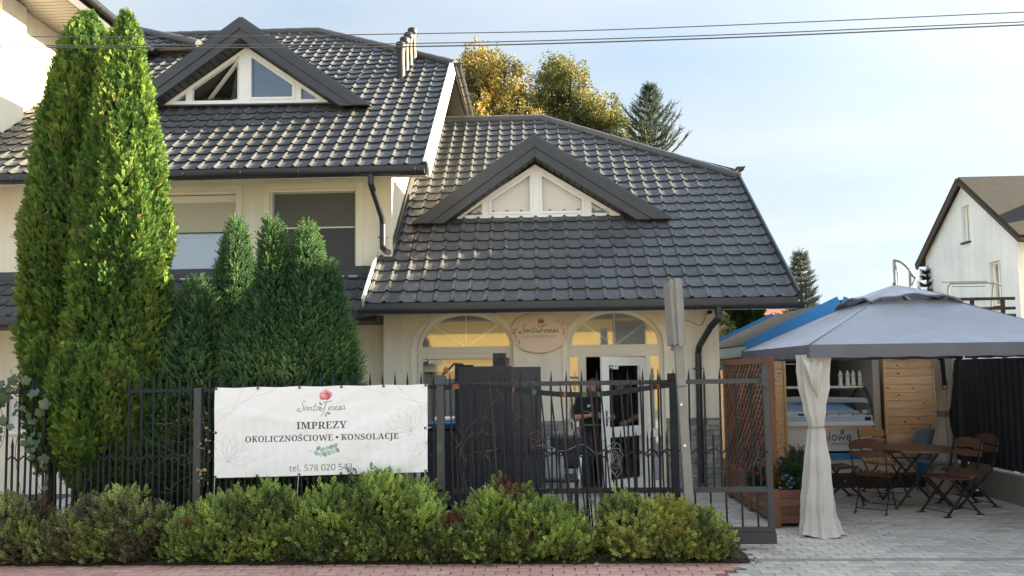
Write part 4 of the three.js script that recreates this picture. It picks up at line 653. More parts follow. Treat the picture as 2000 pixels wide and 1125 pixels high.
// ---------------------------------------------------------------- oval sign between the arches
{
  const c = document.createElement('canvas'); c.width = 1024; c.height = 740; const x = c.getContext('2d'), W = 1024, H = 740;
  const g = x.createLinearGradient(0, 0, W, H); g.addColorStop(0, '#cbb2ae'); g.addColorStop(0.45, '#dfcbbb'); g.addColorStop(1, '#e3c9bb'); x.fillStyle = g; x.fillRect(0, 0, W, H);
  rose(x, 545, 170, 58, ['#a3566c', '#8a4058', '#b9788a', '#7a3550'], '#7c6a5c');
  script(x, 'Santa Teresa', 512, 232, 690, '#463733', 11);
  x.fillStyle = '#8c7568'; x.font = '62px serif'; x.textAlign = 'center'; x.save(); x.translate(512, 470); x.scale(620 / x.measureText('SALA BANKIETOWA').width, 1); x.fillText('SALA BANKIETOWA', 0, 0); x.restore();
  let q = mul32(3); for (let i = 0; i < 46; i++) { const s = i % 2, a = s ? -0.75 + q() * 1.0 : 2.45 + q() * 0.95, r = 0.80 + q() * 0.13; x.fillStyle = ['#8d7b6e', '#a58f7c', '#77706c', '#b39a8b'][i % 4]; x.save(); x.translate(512 + Math.cos(a) * 512 * r, 370 + Math.sin(a) * 370 * r); x.rotate(q() * 6); x.beginPath(); x.ellipse(0, 0, 17, 8, 0, 0, 7); x.fill(); x.restore(); }
  const t = new THREE.CanvasTexture(c); t.colorSpace = THREE.SRGBColorSpace;
  const z = HZ + 0.03, p0 = on(997, 650, 'z', z), p1 = on(1109, 648, 'z', z), tp = on(1053, 609, 'z', z), bt = on(1053, 689, 'z', z), cx = (p0.x + p1.x) / 2, cy = (tp.y + bt.y) / 2, rx = (p1.x - p0.x) / 2, ry = (tp.y - bt.y) / 2 + 0.0;
  const s = thing('oval_sign', 'oval pinkish wall sign with a rose between the two arched openings', 'sign', [cx, bt.y, z]);
  const sh = new THREE.Shape(); sh.absellipse(cx, cy, rx, ry, 0, 2 * Math.PI); const eg = new THREE.ExtrudeGeometry(sh, { depth: 0.018, bevelEnabled: true, bevelSize: 0.003, bevelThickness: 0.003, curveSegments: 48 }); eg.translate(0, 0, z - 0.012);
  part('backing', eg, std(rgb(0.36, 0.27, 0.24), { roughness: 0.4 }), s);
  const fc = new THREE.ShapeGeometry(sh, 48), uv = fc.attributes.uv, ps = fc.attributes.position; for (let i = 0; i < uv.count; i++) uv.setXY(i, (ps.getX(i) - cx) / rx / 2 + 0.5, (ps.getY(i) - cy) / ry / 2 + 0.5); fc.translate(0, 0, z + 0.0105);
  part('face', fc, new THREE.MeshPhysicalMaterial({ map: t, roughness: 0.35, clearcoat: 0.4, clearcoatRoughness: 0.1 }), s);
  for (const [a, b] of [[-0.63, 0.48], [0.6, 0.48], [-0.62, -0.5], [0.62, -0.5]]) part('screw_cap', clean(new THREE.CylinderGeometry(0.012, 0.012, 0.014, 12).rotateX(Math.PI / 2).translate(cx + a * rx, cy + b * ry, z + 0.016)), M.plastic, s);
}
// ---------------------------------------------------------------- street sign on a leaning grey post, seen edge-on
{
  const z = -7.16, b = on(1345, 975, 'z', z), m = on(1327, 700, 'z', z), top = on(1318, 543, 'z', z), t = thing('street_sign', 'grey box sign seen edge-on on a slightly leaning grey post', 'sign', [b.x, 0, z]);
  const d = m.clone().sub(b).normalize(), foot = b.clone().addScaledVector(d, -b.y / d.y);
  part('post', beam(foot, m.clone().addScaledVector(d, 0.12), 0.07, 0.085, V(1, 0, 0), 0.008), M.greyPost, t);
  const lo = m.clone().addScaledVector(d, 0.13), dz = V(0, 0, -0.36);
  const sb = part('sign_box', beam(lo, lo.clone().addScaledVector(d, 0.62), 0.34, 0.125, V(1, 0, 0), 0.01).translate(0, 0, -0.10), M.greySign, t);
  part('rib', beam(lo.clone().add(V(0.012, -0.02, 0.082)), lo.clone().addScaledVector(d, 0.63).add(V(0.012, 0, 0.082)), 0.03, 0.055, V(1, 0, 0), 0.006), M.greyPost, t);
  for (const s of [-0.05, 0.05]) part('edge_strip', beam(lo.clone().add(V(s, -0.01, 0.074)), lo.clone().addScaledVector(d, 0.625).add(V(s, 0, 0.074)), 0.016, 0.016, V(1, 0, 0)), M.greyPost, t);
  part('lower_bracket', beam(lo.clone().add(V(0, -0.05, -0.1)), lo.clone().add(V(0, -0.004, -0.1)), 0.28, 0.06, V(1, 0, 0)), M.greyPost, t);
  for (const y of [790, 870]) { const q = on(y < 800 ? 1330 : 1337, y, 'z', z + 0.04); part('bolt', merge([new THREE.CylinderGeometry(0.014, 0.016, 0.012, 12).rotateX(Math.PI / 2).translate(q.x, q.y, z + 0.044), new THREE.CylinderGeometry(0.008, 0.008, 0.02, 6).rotateX(Math.PI / 2).translate(q.x, q.y, z + 0.05)]), M.steel, t); }
  part('strap', beam(m.clone().addScaledVector(d, -0.27).add(V(0, 0, 0)), m.clone().addScaledVector(d, -0.262), 0.08, 0.092, V(1, 0, 0)), M.anth, t);
}
// ---------------------------------------------------------------- things in the yard behind the fence
{
  const z = -9.2, a = on(893, 716, 'z', z), c = on(1000, 716, 'z', z), b = on(1056, 716, 'z', z), t = thing('steel_screen', 'tall dark navy steel double panel standing behind the bent fence', 'screen', [c.x, 0, z]);
  part('left_leaf', rbox(a.x, c.x - 0.002, 0.04, a.y, z - 0.03, z, 0.004), M.navySheet, t); part('right_leaf', rbox(c.x + 0.002, b.x, 0.04, b.y, z - 0.03, z + 0.004, 0.004), std(rgb(0.034, 0.039, 0.05), { roughness: 0.45, map: rep(mottle, 0.7) }), t);
  part('edge_frame', merge([box(a.x - 0.03, a.x + 0.01, 0.02, a.y + 0.025, z - 0.05, z + 0.012), box(a.x + 0.012, a.x + 0.2, a.y, a.y + 0.02, z - 0.03, z + 0.01)]), M.black, t);
  part('foot', merge([box(a.x, a.x + 0.08, 0, 0.04, z - 0.25, z + 0.2), box(b.x - 0.08, b.x, 0, 0.04, z - 0.25, z + 0.2)]), M.black, t);
  const zb = -9.7, q = on(963, 690, 'z', zb), q2 = on(989, 720, 'z', zb), s = thing('steel_post', 'dark square steel post rising behind the navy panel', 'post', [(q.x + q2.x) / 2, 0, zb]);
  part('post', rbox(q.x, q2.x, 0, q.y, zb - 0.08, zb + 0.08, 0.006), M.navySheet, s); part('bolt', clean(new THREE.CylinderGeometry(0.02, 0.02, 0.02, 8).rotateX(Math.PI / 2).translate((q.x + q2.x) / 2 + 0.02, q.y - 0.08, zb + 0.09)), M.black, s);
  part('base_plate', box(q.x - 0.06, q2.x + 0.06, 0, 0.015, zb - 0.15, zb + 0.15), M.navySheet, s);
}
{
  const z = -9.6, a = on(836, 832, 'z', z), b = on(896, 832, 'z', z), t = thing('storage_bench', 'black garden storage box behind the fence post', 'storage box', [(a.x + b.x) / 2, 0, z]);
  part('body', rbox(a.x - 0.1, b.x + 0.02, 0.05, a.y - 0.06, z - 0.45, z, 0.02), M.navySheet, t); part('lid', rbox(a.x - 0.12, b.x + 0.04, a.y - 0.055, a.y, z - 0.47, z + 0.02, 0.015), M.black, t);
  for (const x of [a.x, b.x - 0.06]) part('foot', box(x, x + 0.06, 0, 0.05, z - 0.4, z - 0.05), M.black, t);
  const k = thing('folded_packages', 'blue and white plastic packages lying on the black storage box', 'packages', [(a.x + b.x) / 2, a.y, z - 0.15]);
  part('blue_pack', rbox(a.x + 0.03, b.x - 0.02, a.y + 0.001, a.y + 0.05, z - 0.3, z - 0.02, 0.02, 3), std(rgb(0.05, 0.16, 0.32), { roughness: 0.35 }), k); part('white_pack', rbox(a.x + 0.06, b.x - 0.07, a.y + 0.051, a.y + 0.11, z - 0.28, z - 0.04, 0.025, 3), M.plastic, k); part('orange_print', rbox(a.x + 0.2, a.x + 0.27, a.y + 0.1, a.y + 0.113, z - 0.2, z - 0.1, 0.004), std(rgb(0.7, 0.2, 0.08)), k);
}
{ // garden chair seen between the bars
  const z = -9.4, a = on(1060, 870, 'z', z), t = thing('shell_chair', 'dark garden chair with a pale grey rounded seat back behind the fence', 'chair', [a.x + 0.2, 0, z]), x = a.x;
  const sh = new THREE.Shape(); sh.moveTo(x, 0.42); sh.lineTo(x, 0.62); sh.absellipse(x + 0.13, 0.62, 0.13, 0.17, Math.PI, 0, true); sh.lineTo(x + 0.26, 0.42);
  part('seat_back', extrude(sh, z - 0.02, z + 0.015, [], 0.008), std(rgb(0.30, 0.31, 0.33), { roughness: 0.5 }), t);
  part('seat', rbox(x - 0.05, x + 0.45, 0.38, 0.43, z - 0.4, z + 0.08, 0.02), M.navySheet, t); part('back_cushion', rbox(x + 0.1, x + 0.52, 0.5, 0.93, z - 0.38, z - 0.3, 0.05, 3), M.navySheet, t);
  for (const [u, w] of [[-0.03, 0.05], [0.42, 0.05], [-0.03, -0.36], [0.42, -0.36]]) part('leg', rod([V(x + u, 0, z + w), V(x + u, 0.4, z + w)], 0.016), M.black, t);
  part('armrest', rod([V(x + 0.46, 0.4, z - 0.34), V(x + 0.49, 0.66, z - 0.32), V(x + 0.47, 0.66, z + 0.04), V(x + 0.44, 0.4, z + 0.05)], 0.018), M.plastic, t);
}
{ // coil of cable hung on the bent fence
  const c = on(1200, 880, 'z', FZ + 0.05), t = thing('coiled_cable', 'grey coiled cable hanging on the bent fence before the doorway', 'cable', [c.x, c.y, c.z]), pts = [];
  seed(5); for (let i = 0; i <= 90; i++) { const a = i / 90 * Math.PI * 2 * 4.5, k = i / 90; pts.push(V(c.x + Math.cos(a) * (0.045 + 0.012 * Math.sin(i)) + 0.02 * Math.sin(k * 9), c.y - 0.02 - k * 0.14 + Math.sin(a) * (0.10 + 0.02 * Math.sin(i * 0.7)), c.z + 0.02 + 0.012 * Math.sin(i * 1.3))); }
  part('coil', tube(pts, 0.004, 5, 320), std(rgb(0.16, 0.155, 0.15), { roughness: 0.5 }), t);
  part('lead', tube([V(c.x, c.y + 0.09, c.z + 0.02), V(c.x - 0.16, c.y - 0.03, c.z), V(c.x - 0.3, c.y + 0.06, c.z), V(c.x - 0.5, c.y - 0.0, c.z), V(c.x - 0.68, c.y + 0.06, c.z), V(c.x - 0.8, c.y + 0.04, c.z)], 0.0045, 6, 60), std(rgb(0.15, 0.145, 0.14), { roughness: 0.5 }), t);
}

// ---------------------------------------------------------------- gazebo
seed(41);
const GB = { x0: 2.86, x1: 5.92, zf: -7.93, zb: -10.55, y: 2.0, yv: 1.865, ya: 2.77 };
{
  const t = thing('garden_gazebo', 'grey fabric garden gazebo with vented top and tied beige curtains', 'gazebo', [4.36, 0, -9.44]), { x0, x1, zf, zb, y, yv } = GB;
  const cx = (x0 + x1) / 2, cz = (zf + zb) / 2, o = 0.42, yo = 2.54;
  const rim = [V(x0, y, zf), V(x1, y, zf), V(x1, y, zb), V(x0, y, zb)], top = [V(cx - o, yo, cz + o), V(cx + o, yo, cz + o), V(cx + o, yo, cz - o), V(cx - o, yo, cz - o)];
  for (let i = 0; i < 4; i++) { const a = rim[i], b = rim[(i + 1) % 4], c = top[i], d = top[(i + 1) % 4], rows = [];
    for (let j = 0; j <= 22; j++) { const r = []; for (let k = 0; k <= 40; k++) { const u = k / 40, v = j / 22, p = a.clone().lerp(b, u).lerp(c.clone().lerp(d, u), v); p.y -= 0.06 * Math.sin(Math.PI * v) * Math.sin(Math.PI * u) + 0.022 * fbm(u * 5 + i * 5 + v * 2, v * 4 - u * 2, 2.2, 4) * Math.sin(Math.PI * u) + 0.010 * Math.sin(u * 40 + v * 6) * Math.pow(1 - v, 4) * (1 - Math.abs(2 * u - 1)); r.push(p); } rows.push(r); }
    part('canopy_panel', quadGeo(rows), M.canvasGrey, t);
    const val = []; for (let j = 0; j <= 3; j++) { const r = []; for (let k = 0; k <= 60; k++) { const u = k / 60, p = a.clone().lerp(b, u); const out = V(b.z - a.z, 0, a.x - b.x).normalize().multiplyScalar(-1); p.y = mix(y + 0.004, yv - 0.004 * Math.sin(u * 50), j / 3); p.addScaledVector(out, 0.004 + 0.008 * Math.sin(u * 33 + i) * (j / 3) + 0.006 * fbm(u * 9, i, 1) * j / 3); r.push(p); } val.push(r); }
    part('valance', quadGeo(val), M.canvasTrim, t);
    part('seam_piping', tube([a.clone().setY(y + 0.006), a.clone().lerp(c, 0.5).add(V(0, -0.005, 0)), c.clone().setY(yo + 0.004)], 0.008, 5), M.canvasTrim, t);
    // vent cap
    const ap = V(cx, GB.ya, cz), e = 0.52, q = [V(cx - e, yo + 0.03, cz + e), V(cx + e, yo + 0.03, cz + e), V(cx + e, yo + 0.03, cz - e), V(cx - e, yo + 0.03, cz - e)], m = q[i], n = q[(i + 1) % 4], cap = [];
    for (let j = 0; j <= 10; j++) { const r = []; for (let k = 0; k <= 20; k++) { const u = k / 20, v = j / 10, p = m.clone().lerp(n, u).lerp(ap, v); p.y += -0.045 * Math.pow(Math.abs(2 * u - 1), 3) * Math.pow(1 - v, 3) - 0.012 * Math.sin(Math.PI * v) * Math.sin(Math.PI * u) + (0.035 * Math.sin(Math.PI * u) + 0.012 * Math.sin(u * 17 + i * 2)) * Math.pow(1 - v, 2); r.push(p); } cap.push(r); }
    const cg = quadGeo(cap); part('vent_cap', cg, M.canvasGrey, t);
    part('vent_trim', tube(cap[0].filter((_, k) => k % 2 === 0).map((p) => p.clone().add(V(0, -0.012, 0))), 0.014, 5), M.canvasTrim, t);
    part('roof_bar', rod([a.clone().add(V(0, -0.06, 0)).lerp(V(cx, yo, cz), 0.03), c.clone().add(V(0, -0.03, 0)), V(cx, GB.ya - 0.03, cz)], 0.012), M.chairMetal, t);
    part('eaves_bar', beam(a.clone().lerp(V(cx, y, cz), 0.04).setY(1.93), b.clone().lerp(V(cx, y, cz), 0.04).setY(1.93), 0.03, 0.03), M.chairMetal, t);
  }
  part('finial', clean(new THREE.SphereGeometry(0.02, 8, 6).translate(cx, GB.ya + 0.01, cz)), M.canvasTrim, t);
  const posts = [[2.92, -8.10], [5.80, -8.10], [5.78, -10.42], [2.95, -10.42]];
  for (const [x, z] of posts) { const p = part('post', merge([rbox(x - 0.03, x + 0.03, 0.01, 1.95, z - 0.03, z + 0.03, 0.005)]), M.chairMetal, t); part('foot_plate', box(x - 0.09, x + 0.09, 0.002, 0.012, z - 0.09, z + 0.09), M.chairMetal, p); }
  const curtain = (name, prof, px, mat, flip = 1) => { // prof: [y, cx, cz, rx, rz]
    const rows = [], NY = 64, NT = 120;
    const at = (yy) => { let i = 0; while (i < prof.length - 2 && prof[i + 1][0] > yy) i++; const a = prof[i], b = prof[i + 1], k = sstep(0, 1, clamp((a[0] - yy) / (a[0] - b[0]))); return a.map((q, j) => mix(q, b[j], k)); };
    for (let j = 0; j <= NY; j++) { const yy = mix(prof[0][0], prof[prof.length - 1][0], j / NY), [, cx, cz, rx, rz] = at(yy), r = [];
      for (let i = 0; i <= NT; i++) { const a = i / NT * Math.PI * 2, tw = yy * 0.5 * flip, fl = 1 + px * (0.75 * (1.1 - 2 * Math.pow(Math.abs(Math.sin(a * 3.5 + tw * 0.5 + 0.6 * Math.sin(yy * 1.6))), 0.6)) + 0.35 * Math.sin(a * 11 - tw * 1.6 + 2) + 0.4 * fbm(Math.cos(a) * 2, Math.sin(a) * 2 + yy * 1.1, 3.3, 3)); r.push(V(cx + Math.cos(a) * rx * fl + 0.012 * fbm(yy * 3, a, 8), yy + 0.012 * Math.sin(a * 3) * (j === NY ? 1 : 0), cz + Math.sin(a) * rz * fl)); } rows.push(r); }
    return part(name, quadGeo(rows), mat, t);
  };
  const fx = (px, y) => on(px, y, 'z', -8.06).x, yy = (py) => on(1600, py, 'z', -8.06).y;
  const cw = curtain('curtain', [[1.90, fx(1591, 700), -8.06, 0.17, 0.075], [yy(750), fx(1590, 750), -8.06, 0.15, 0.08], [yy(800), fx(1592, 800), -8.06, 0.105, 0.07], [yy(832), fx(1595, 833), -8.06, 0.072, 0.055], [yy(848), fx(1595, 850), -8.06, 0.088, 0.065], [yy(910), fx(1597, 920), -8.05, 0.125, 0.09], [yy(1000), fx(1597, 1000), -8.04, 0.165, 0.12], [yy(1035), fx(1600, 1030), -8.03, 0.20, 0.14], [0.012, fx(1602, 1045), -8.03, 0.225, 0.16]], 0.20, M.curtainBeige);
  { const yb = yy(833), q = []; for (let i = 0; i <= 30; i++) { const a = i / 30 * Math.PI * 2; q.push(V(fx(1594, 833) + Math.cos(a) * 0.083, yb + 0.004 * Math.sin(a * 2), -8.06 + Math.sin(a) * 0.066)); } part('tie_band', tube(q, 0.008, 6, 60), M.curtainShade, cw); }
  { const flap = [], X = fx(1575, 720), Z = -7.965; for (let j = 0; j <= 14; j++) { const v = j / 14, r = []; for (let i = 0; i <= 10; i++) { const u = i / 10; r.push(V(X + (u - 0.35) * 0.20 * (1 - v * 0.75) + 0.06 * v * v, 1.86 - v * 0.36 - 0.05 * Math.sin(u * 3), Z + 0.035 * Math.sin(u * 7 + v * 4) * (1 - v * 0.4) + 0.03 * Math.sin(Math.PI * v))); } flap.push(r); } part('folded_flap', quadGeo(flap), M.curtainBeige, cw); }
  const bx = (px, y) => on(px, y, 'z', -10.72).x, by = (py) => on(1850, py, 'z', -10.72).y;
  const cb = curtain('curtain', [[1.88, bx(1842, 702), -10.72, 0.14, 0.06], [by(740), bx(1843, 740), -10.72, 0.115, 0.07], [by(790), bx(1844, 790), -10.72, 0.09, 0.06], [by(808), bx(1842, 808), -10.72, 0.072, 0.055], [by(820), bx(1842, 820), -10.72, 0.085, 0.06], [by(880), bx(1843, 880), -10.70, 0.15, 0.09], [0.012, bx(1842, 960), -10.68, 0.24, 0.14]], 0.16, M.curtainShade, -1);
  part('tie_band', clean(new THREE.CylinderGeometry(0.085, 0.085, 0.085, 20, 1, true).scale(1, 1, 0.75).translate(bx(1842, 808), by(808), -10.72)), M.canvasTrim, cb);
  part('strap_bundle', merge([rod([V(bx(1832, 700), 1.9, -10.62), V(bx(1836, 730), by(730), -10.63), V(bx(1838, 752), by(752), -10.62)], 0.028), rod([V(bx(1829, 705), 1.86, -10.62), V(bx(1822, 700), 1.93, -10.6)], 0.03)]), M.black, t);
  { const l = []; for (let i = 0; i <= 20; i++) { const a = i / 20 * Math.PI * 2; l.push(V(bx(1836, 752) + Math.cos(a) * 0.04, by(752) + Math.sin(a) * 0.06, -10.6)); } part('strap_loop', tube(l, 0.005, 5, 40), M.black, t); }
}
// ---------------------------------------------------------------- ice-cream kiosk
{
  const z = -11.3, X = (px, y = 800) => on(px, y, 'z', z).x, Y = (py) => on(1650, py, 'z', z).y;
  const k = thing('ice_cream_kiosk', 'wooden ice cream kiosk with blue gable boards and open plank shutters', 'kiosk', [4.7, 0, z]);
  const xl = X(1534), xs = X(1726), xr = X(1826), y0 = Y(893), y1 = 1.98, D = 2.5;
  for (let i = 0, y = 0.20; y < y0 - 0.04; i++, y += 0.105) part('wall_plank', rbox(X(1475), X(1806), y, Math.min(y + 0.101, y0 - 0.03), z - 0.03, z, 0.004), M.woodWhite, k);
  part('counter_trim', rbox(X(1475), X(1806), y0 - 0.028, y0 + 0.055, z - 0.03, z + 0.02, 0.005), M.blue, k);
  part('corner_post', merge([box(X(1790, 920), X(1806, 920), 0.2, y0 - 0.03, z + 0.001, z + 0.02)]), M.blue, k);
  part('plinth', merge([rbox(X(1480), 6.02, 0.0, 0.19, z - 0.3, z + 0.12, 0.01), box(X(1480), 6.0, 0.0, 0.18, z - D, z - 0.3)]), M.woodBrown, k);
  part('side_wall', box(3.3, 3.36, 0.18, 2.06, z - D, z - 0.04), M.woodTan, k); part('side_wall', box(6.02, 6.06, 0.18, 2.06, z - D, z - 0.04), M.woodTan, k);
  part('inner_wall', merge([box(xs - 0.12, xs - 0.02, y0, y1 + 0.1, z - 1.3, z - 0.05)]), std(rgb(0.38, 0.36, 0.32), { roughness: 0.8 }), k);
  part('back_wall', box(3.36, 6.02, 0.18, 2.1, z - D - 0.03, z - D), std(rgb(0.11, 0.085, 0.065), { roughness: 0.8 }), k);
  part('inner_panel', merge([box(X(1632), X(1662), 1.0, 2.05, z - 1.45, z - 1.4)]), std(rgb(0.27, 0.19, 0.12), { roughness: 0.8 }), k);
  part('inner_panel', merge([box(X(1665), X(1700), 1.0, 2.05, z - 1.5, z - 1.45)]), std(rgb(0.05, 0.042, 0.04), { roughness: 0.8 }), k);
  part('floor', box(3.36, 6.02, 0.18, 0.2, z - D, z - 0.04), M.woodBrown, k);
  part('rear_screen', box(X(1536), X(1562), 1.25, 1.75, z - 1.2, z - 1.17), M.navySheet, k);
  part('hanging_rail', rod([V(X(1534), 1.83, z - 0.6), V(X(1600), 1.83, z - 0.6)], 0.012), M.steel, k);
  // folding shutters of boards
  for (const [a, b, m] of [[X(1496), xl, M.woodLight], [xs, xr, M.woodTan]]) {
    const right = a > 4.5, sz = z + (right ? 0.03 : 0.05), sh = part('shutter', box(a + 0.01, b - 0.01, y0 + 0.0, y1, sz - 0.02, sz - 0.008), m, k), n = 13, ms = [m, right ? M.woodMid : M.woodTan, right ? M.woodLight : M.woodLight];
    for (let i = 0; i < n; i++) { const h = (y1 - y0) / n, y = y0 + i * h; const mm = ms[Math.floor(rnd() * 2.4) % 3]; part('plank', rbox(a + 0.02, b - 0.035, y + 0.002, y + h - 0.002, sz - 0.008, sz + 0.008 + rr(0, 0.003), 0.003, 1).translate(0, 0, 0), mm, sh);
      for (let q = 0; q < 2; q++) if (rnd() < 0.55) part('knot', clean(new THREE.CylinderGeometry(0.008 + rnd() * 0.007, 0.01, 0.002, 8).rotateX(Math.PI / 2).scale(1.5, 1, 1).translate(rr(a + 0.05, b - 0.08), y + rr(0.03, h - 0.03), sz + 0.012)), M.knot, sh); }
    part('stile', rbox(right ? b - 0.035 : b - 0.035, b, y0 - 0.03, y1, sz - 0.02, sz + 0.03, 0.004), right ? M.woodTan : M.woodMid, sh); part('stile', rbox(a, a + 0.03, y0 - 0.03, y1, sz - 0.02, sz + 0.025, 0.004), M.woodLight, sh);
  }
  // roof: blue boards along the front and rear rakes, grey shingles
  const lE = on(1461, 676, 'z', z + 0.25), pk = on(1641, 589, 'z', z + 0.25), zf = z + 0.25, zb = z - D - 0.25, rx = 2 * pk.x - lE.x;
  const roof = part('roof', merge([slab([V(lE.x, lE.y, zf), V(pk.x, pk.y, zf), V(pk.x, pk.y, zb), V(lE.x, lE.y, zb)].reverse(), 0.03), slab([V(pk.x, pk.y, zf), V(rx, lE.y, zf), V(rx, lE.y, zb), V(pk.x, pk.y, zb)].reverse(), 0.03)]), M.shingle, k);
  const sd = V(pk.x - lE.x, pk.y - lE.y, 0), sl = sd.length(); sd.normalize(); const sn = V(-sd.y, sd.x, 0);
  for (let i = 0; i < 9; i++) { const a = V(lE.x, lE.y, 0).addScaledVector(sd, i / 9 * sl), b = V(lE.x, lE.y, 0).addScaledVector(sd, (i + 1) / 9 * sl); part('shingle_row', merge([beam(V(a.x, a.y, zf - 0.02).lerp(V(b.x, b.y, zf - 0.02), 0.5).addScaledVector(sn, 0.006), V(a.x, a.y, zb + 0.02).lerp(V(b.x, b.y, zb + 0.02), 0.5).addScaledVector(sn, 0.006), sl / 9 + 0.012, 0.008, sn.clone().addScaledVector(sd, -0.06).normalize())]), M.shingle, roof); }
  for (const zz of [zf + 0.015, zb - 0.015]) for (const s of [0, 1]) { const A = s ? V(rx + 0.02, lE.y - 0.05, zz) : V(lE.x - 0.02, lE.y - 0.05, zz), B = V(pk.x, pk.y - 0.04, zz); part('gable_board', beam(A, B, 0.025, 0.25, V(0, 1, 0)), M.blue, roof); }
  for (const s of [0, 1]) part('gable_board', beam(s ? V(rx - 0.2, lE.y - 0.07, zf + 0.034) : V(lE.x + 0.2, lE.y - 0.07 + 0.02, zf + 0.034), V(pk.x, pk.y - 0.155, zf + 0.034), 0.014, 0.085, V(0, 1, 0)), M.blue, roof);
  part('eaves_board', box(lE.x - 0.02, lE.x + 0.01, lE.y - 0.14, lE.y + 0.0, zb, zf), M.blueLight, roof);
  part('side_post', merge([box(3.24, 3.32, 0.0, 2.0, z - 0.05, z + 0.03)]), M.woodWhite, k);
  // side awning of teal cloth
  part('side_awning', slab([V(lE.x + 0.05, lE.y - 0.16, zf - 0.1), V(lE.x + 0.05, lE.y - 0.16, zb), V(lE.x - 0.25, lE.y - 0.34, zb), V(lE.x - 0.25, lE.y - 0.34, zf - 0.1)], 0.01), std(rgb(0.02, 0.13, 0.17), { roughness: 0.8 }), k);
  // the freezer counter
  const fz = z - 0.06, f = thing('ice_cream_freezer', 'cream ice cream display freezer with curved glass inside the kiosk', 'display freezer', [4.5, y0, fz]), fl = X(1500), frx = xs - 0.14;
  part('front_panel', rbox(fl, frx, y0 + 0.08, Y(833), fz - 0.8, fz, 0.015), M.freezer, f);
  part('kick_grille', box(fl, frx, y0 + 0.056, y0 + 0.08, fz - 0.8, fz - 0.03), M.black, f);
  part('bumper', rbox(fl, frx + 0.01, Y(833), Y(824), fz - 0.82, fz + 0.03, 0.012), M.plastic, f);
  part('well_rim', rbox(fl, frx, Y(824), Y(812), fz - 0.8, fz + 0.01, 0.01), std(rgb(0.42, 0.55, 0.66), { roughness: 0.35 }), f);
  { // glass hood: a curved sheet, its end arch and the top shelf
    const yt = Y(757), yb = Y(814), q = []; for (let i = 0; i <= 14; i++) { const a = i / 14 * Math.PI / 2; q.push([fz - 0.02 - (1 - Math.cos(a)) * 0.32, yb + Math.sin(a) * (yt - yb)]); }
    part('curved_glass', quadGeo([fl, frx].map((x) => q.map(([zz, yy]) => V(x, yy, zz)))), M.pane, f);
    part('end_arch', tube(q.map(([zz, yy]) => V(frx, yy, zz)), 0.014, 6), M.anth, f);
    part('end_arch_rear', tube([V(frx, yb, fz - 0.75), V(frx, mix(yb, yt, 0.7), fz - 0.65), V(frx, yt, fz - 0.42)], 0.014, 6), M.anth, f);
    const es = new THREE.Shape([...q.map(([zz, yy]) => new THREE.Vector2(zz, yy)), new THREE.Vector2(fz - 0.45, yt), new THREE.Vector2(fz - 0.75, yb)]); const eg = new THREE.ExtrudeGeometry(es, { depth: 0.006, bevelEnabled: false }); part('end_glass', sideways(uvBox(eg), frx), M.pane, f);
    part('top_shelf', rbox(fl, frx - 0.0, yt - 0.012, yt + 0.016, fz - 0.62, fz - 0.26, 0.006), M.plastic, f);
    part('rear_cover', slab([V(fl, yb + 0.05, fz - 0.12), V(frx - 0.1, yb + 0.03, fz - 0.12), V(frx - 0.22, yb + 0.17, fz - 0.6), V(fl, yb + 0.19, fz - 0.6)], 0.012), std(rgb(0.36, 0.55, 0.68), { roughness: 0.25 }), f);
    const cols = [[0.6, 0.5, 0.36], [0.5, 0.6, 0.4], [0.12, 0.05, 0.03], [0.45, 0.2, 0.12], [0.62, 0.42, 0.22], [0.6, 0.55, 0.45], [0.3, 0.32, 0.28]]; for (let i = 0; i < 8; i++) { const x = fl + 0.1 + i * 0.2; if (x + 0.18 > frx) break; part('ice_cream_tub', rbox(x, x + 0.18, yb - 0.01, yb + 0.03 + rr(0, 0.015), fz - 0.12, fz - 0.02, 0.014, 2), std(rgb(...cols[i % 7]), { roughness: 0.6 }), f); }
    for (const [px, py] of [[1627, 806], [1668, 806], [1683, 803]]) { const p = on(px, py, 'z', fz - 0.3); part('price_tag', box(p.x - 0.03, p.x + 0.03, p.y - 0.025, p.y + 0.02, fz - 0.2, fz - 0.195), M.plastic, f); }
    part('control_panel', rbox(frx - 0.12, frx - 0.03, Y(822), Y(815), fz + 0.008, fz + 0.016, 0.003), M.navySheet, f);
  }
  { const c = document.createElement('canvas'); c.width = 512; c.height = 256; const x = c.getContext('2d'); x.fillStyle = 'rgb(203,200,194)'; x.fillRect(0, 0, 512, 256); x.fillStyle = x.strokeStyle = '#1d2a40'; x.lineWidth = 15; x.lineCap = 'round'; x.lineJoin = 'round';
    x.stroke(new Path2D('M70 40 L70 168')); x.stroke(new Path2D('M30 110 L30 168')); for (const X0 of [146]) { x.beginPath(); x.arc(X0, 130, 38, 0, 7); x.stroke(); } x.stroke(new Path2D('M212 96 L238 166 L268 104 L298 166 L324 96')); x.stroke(new Path2D('M356 132 L430 132 C430 82 356 82 356 130 C356 178 410 176 428 156'));
    x.lineWidth = 14; x.beginPath(); x.arc(285, 48, 32, 0.9, 5.6); x.stroke(); x.beginPath(); x.arc(296, 50, 14, 0, 7); x.stroke(); x.stroke(new Path2D('M300 22 L322 8'));
    x.font = 'bold 27px sans-serif'; x.save(); x.translate(96, 232); x.scale(312 / x.measureText('MIEŚLNICZE').width, 1); x.fillText('MIEŚLNICZE', 0, 0); x.restore();
    const t = new THREE.CanvasTexture(c); t.colorSpace = THREE.SRGBColorSpace; const p = on(1612, 838, 'z', fz), q = on(1672, 871, 'z', fz); part('lettering', flat(p.x, q.x, q.y, p.y, fz + 0.003), new THREE.MeshStandardMaterial({ map: t, roughness: 0.4 }), f); }
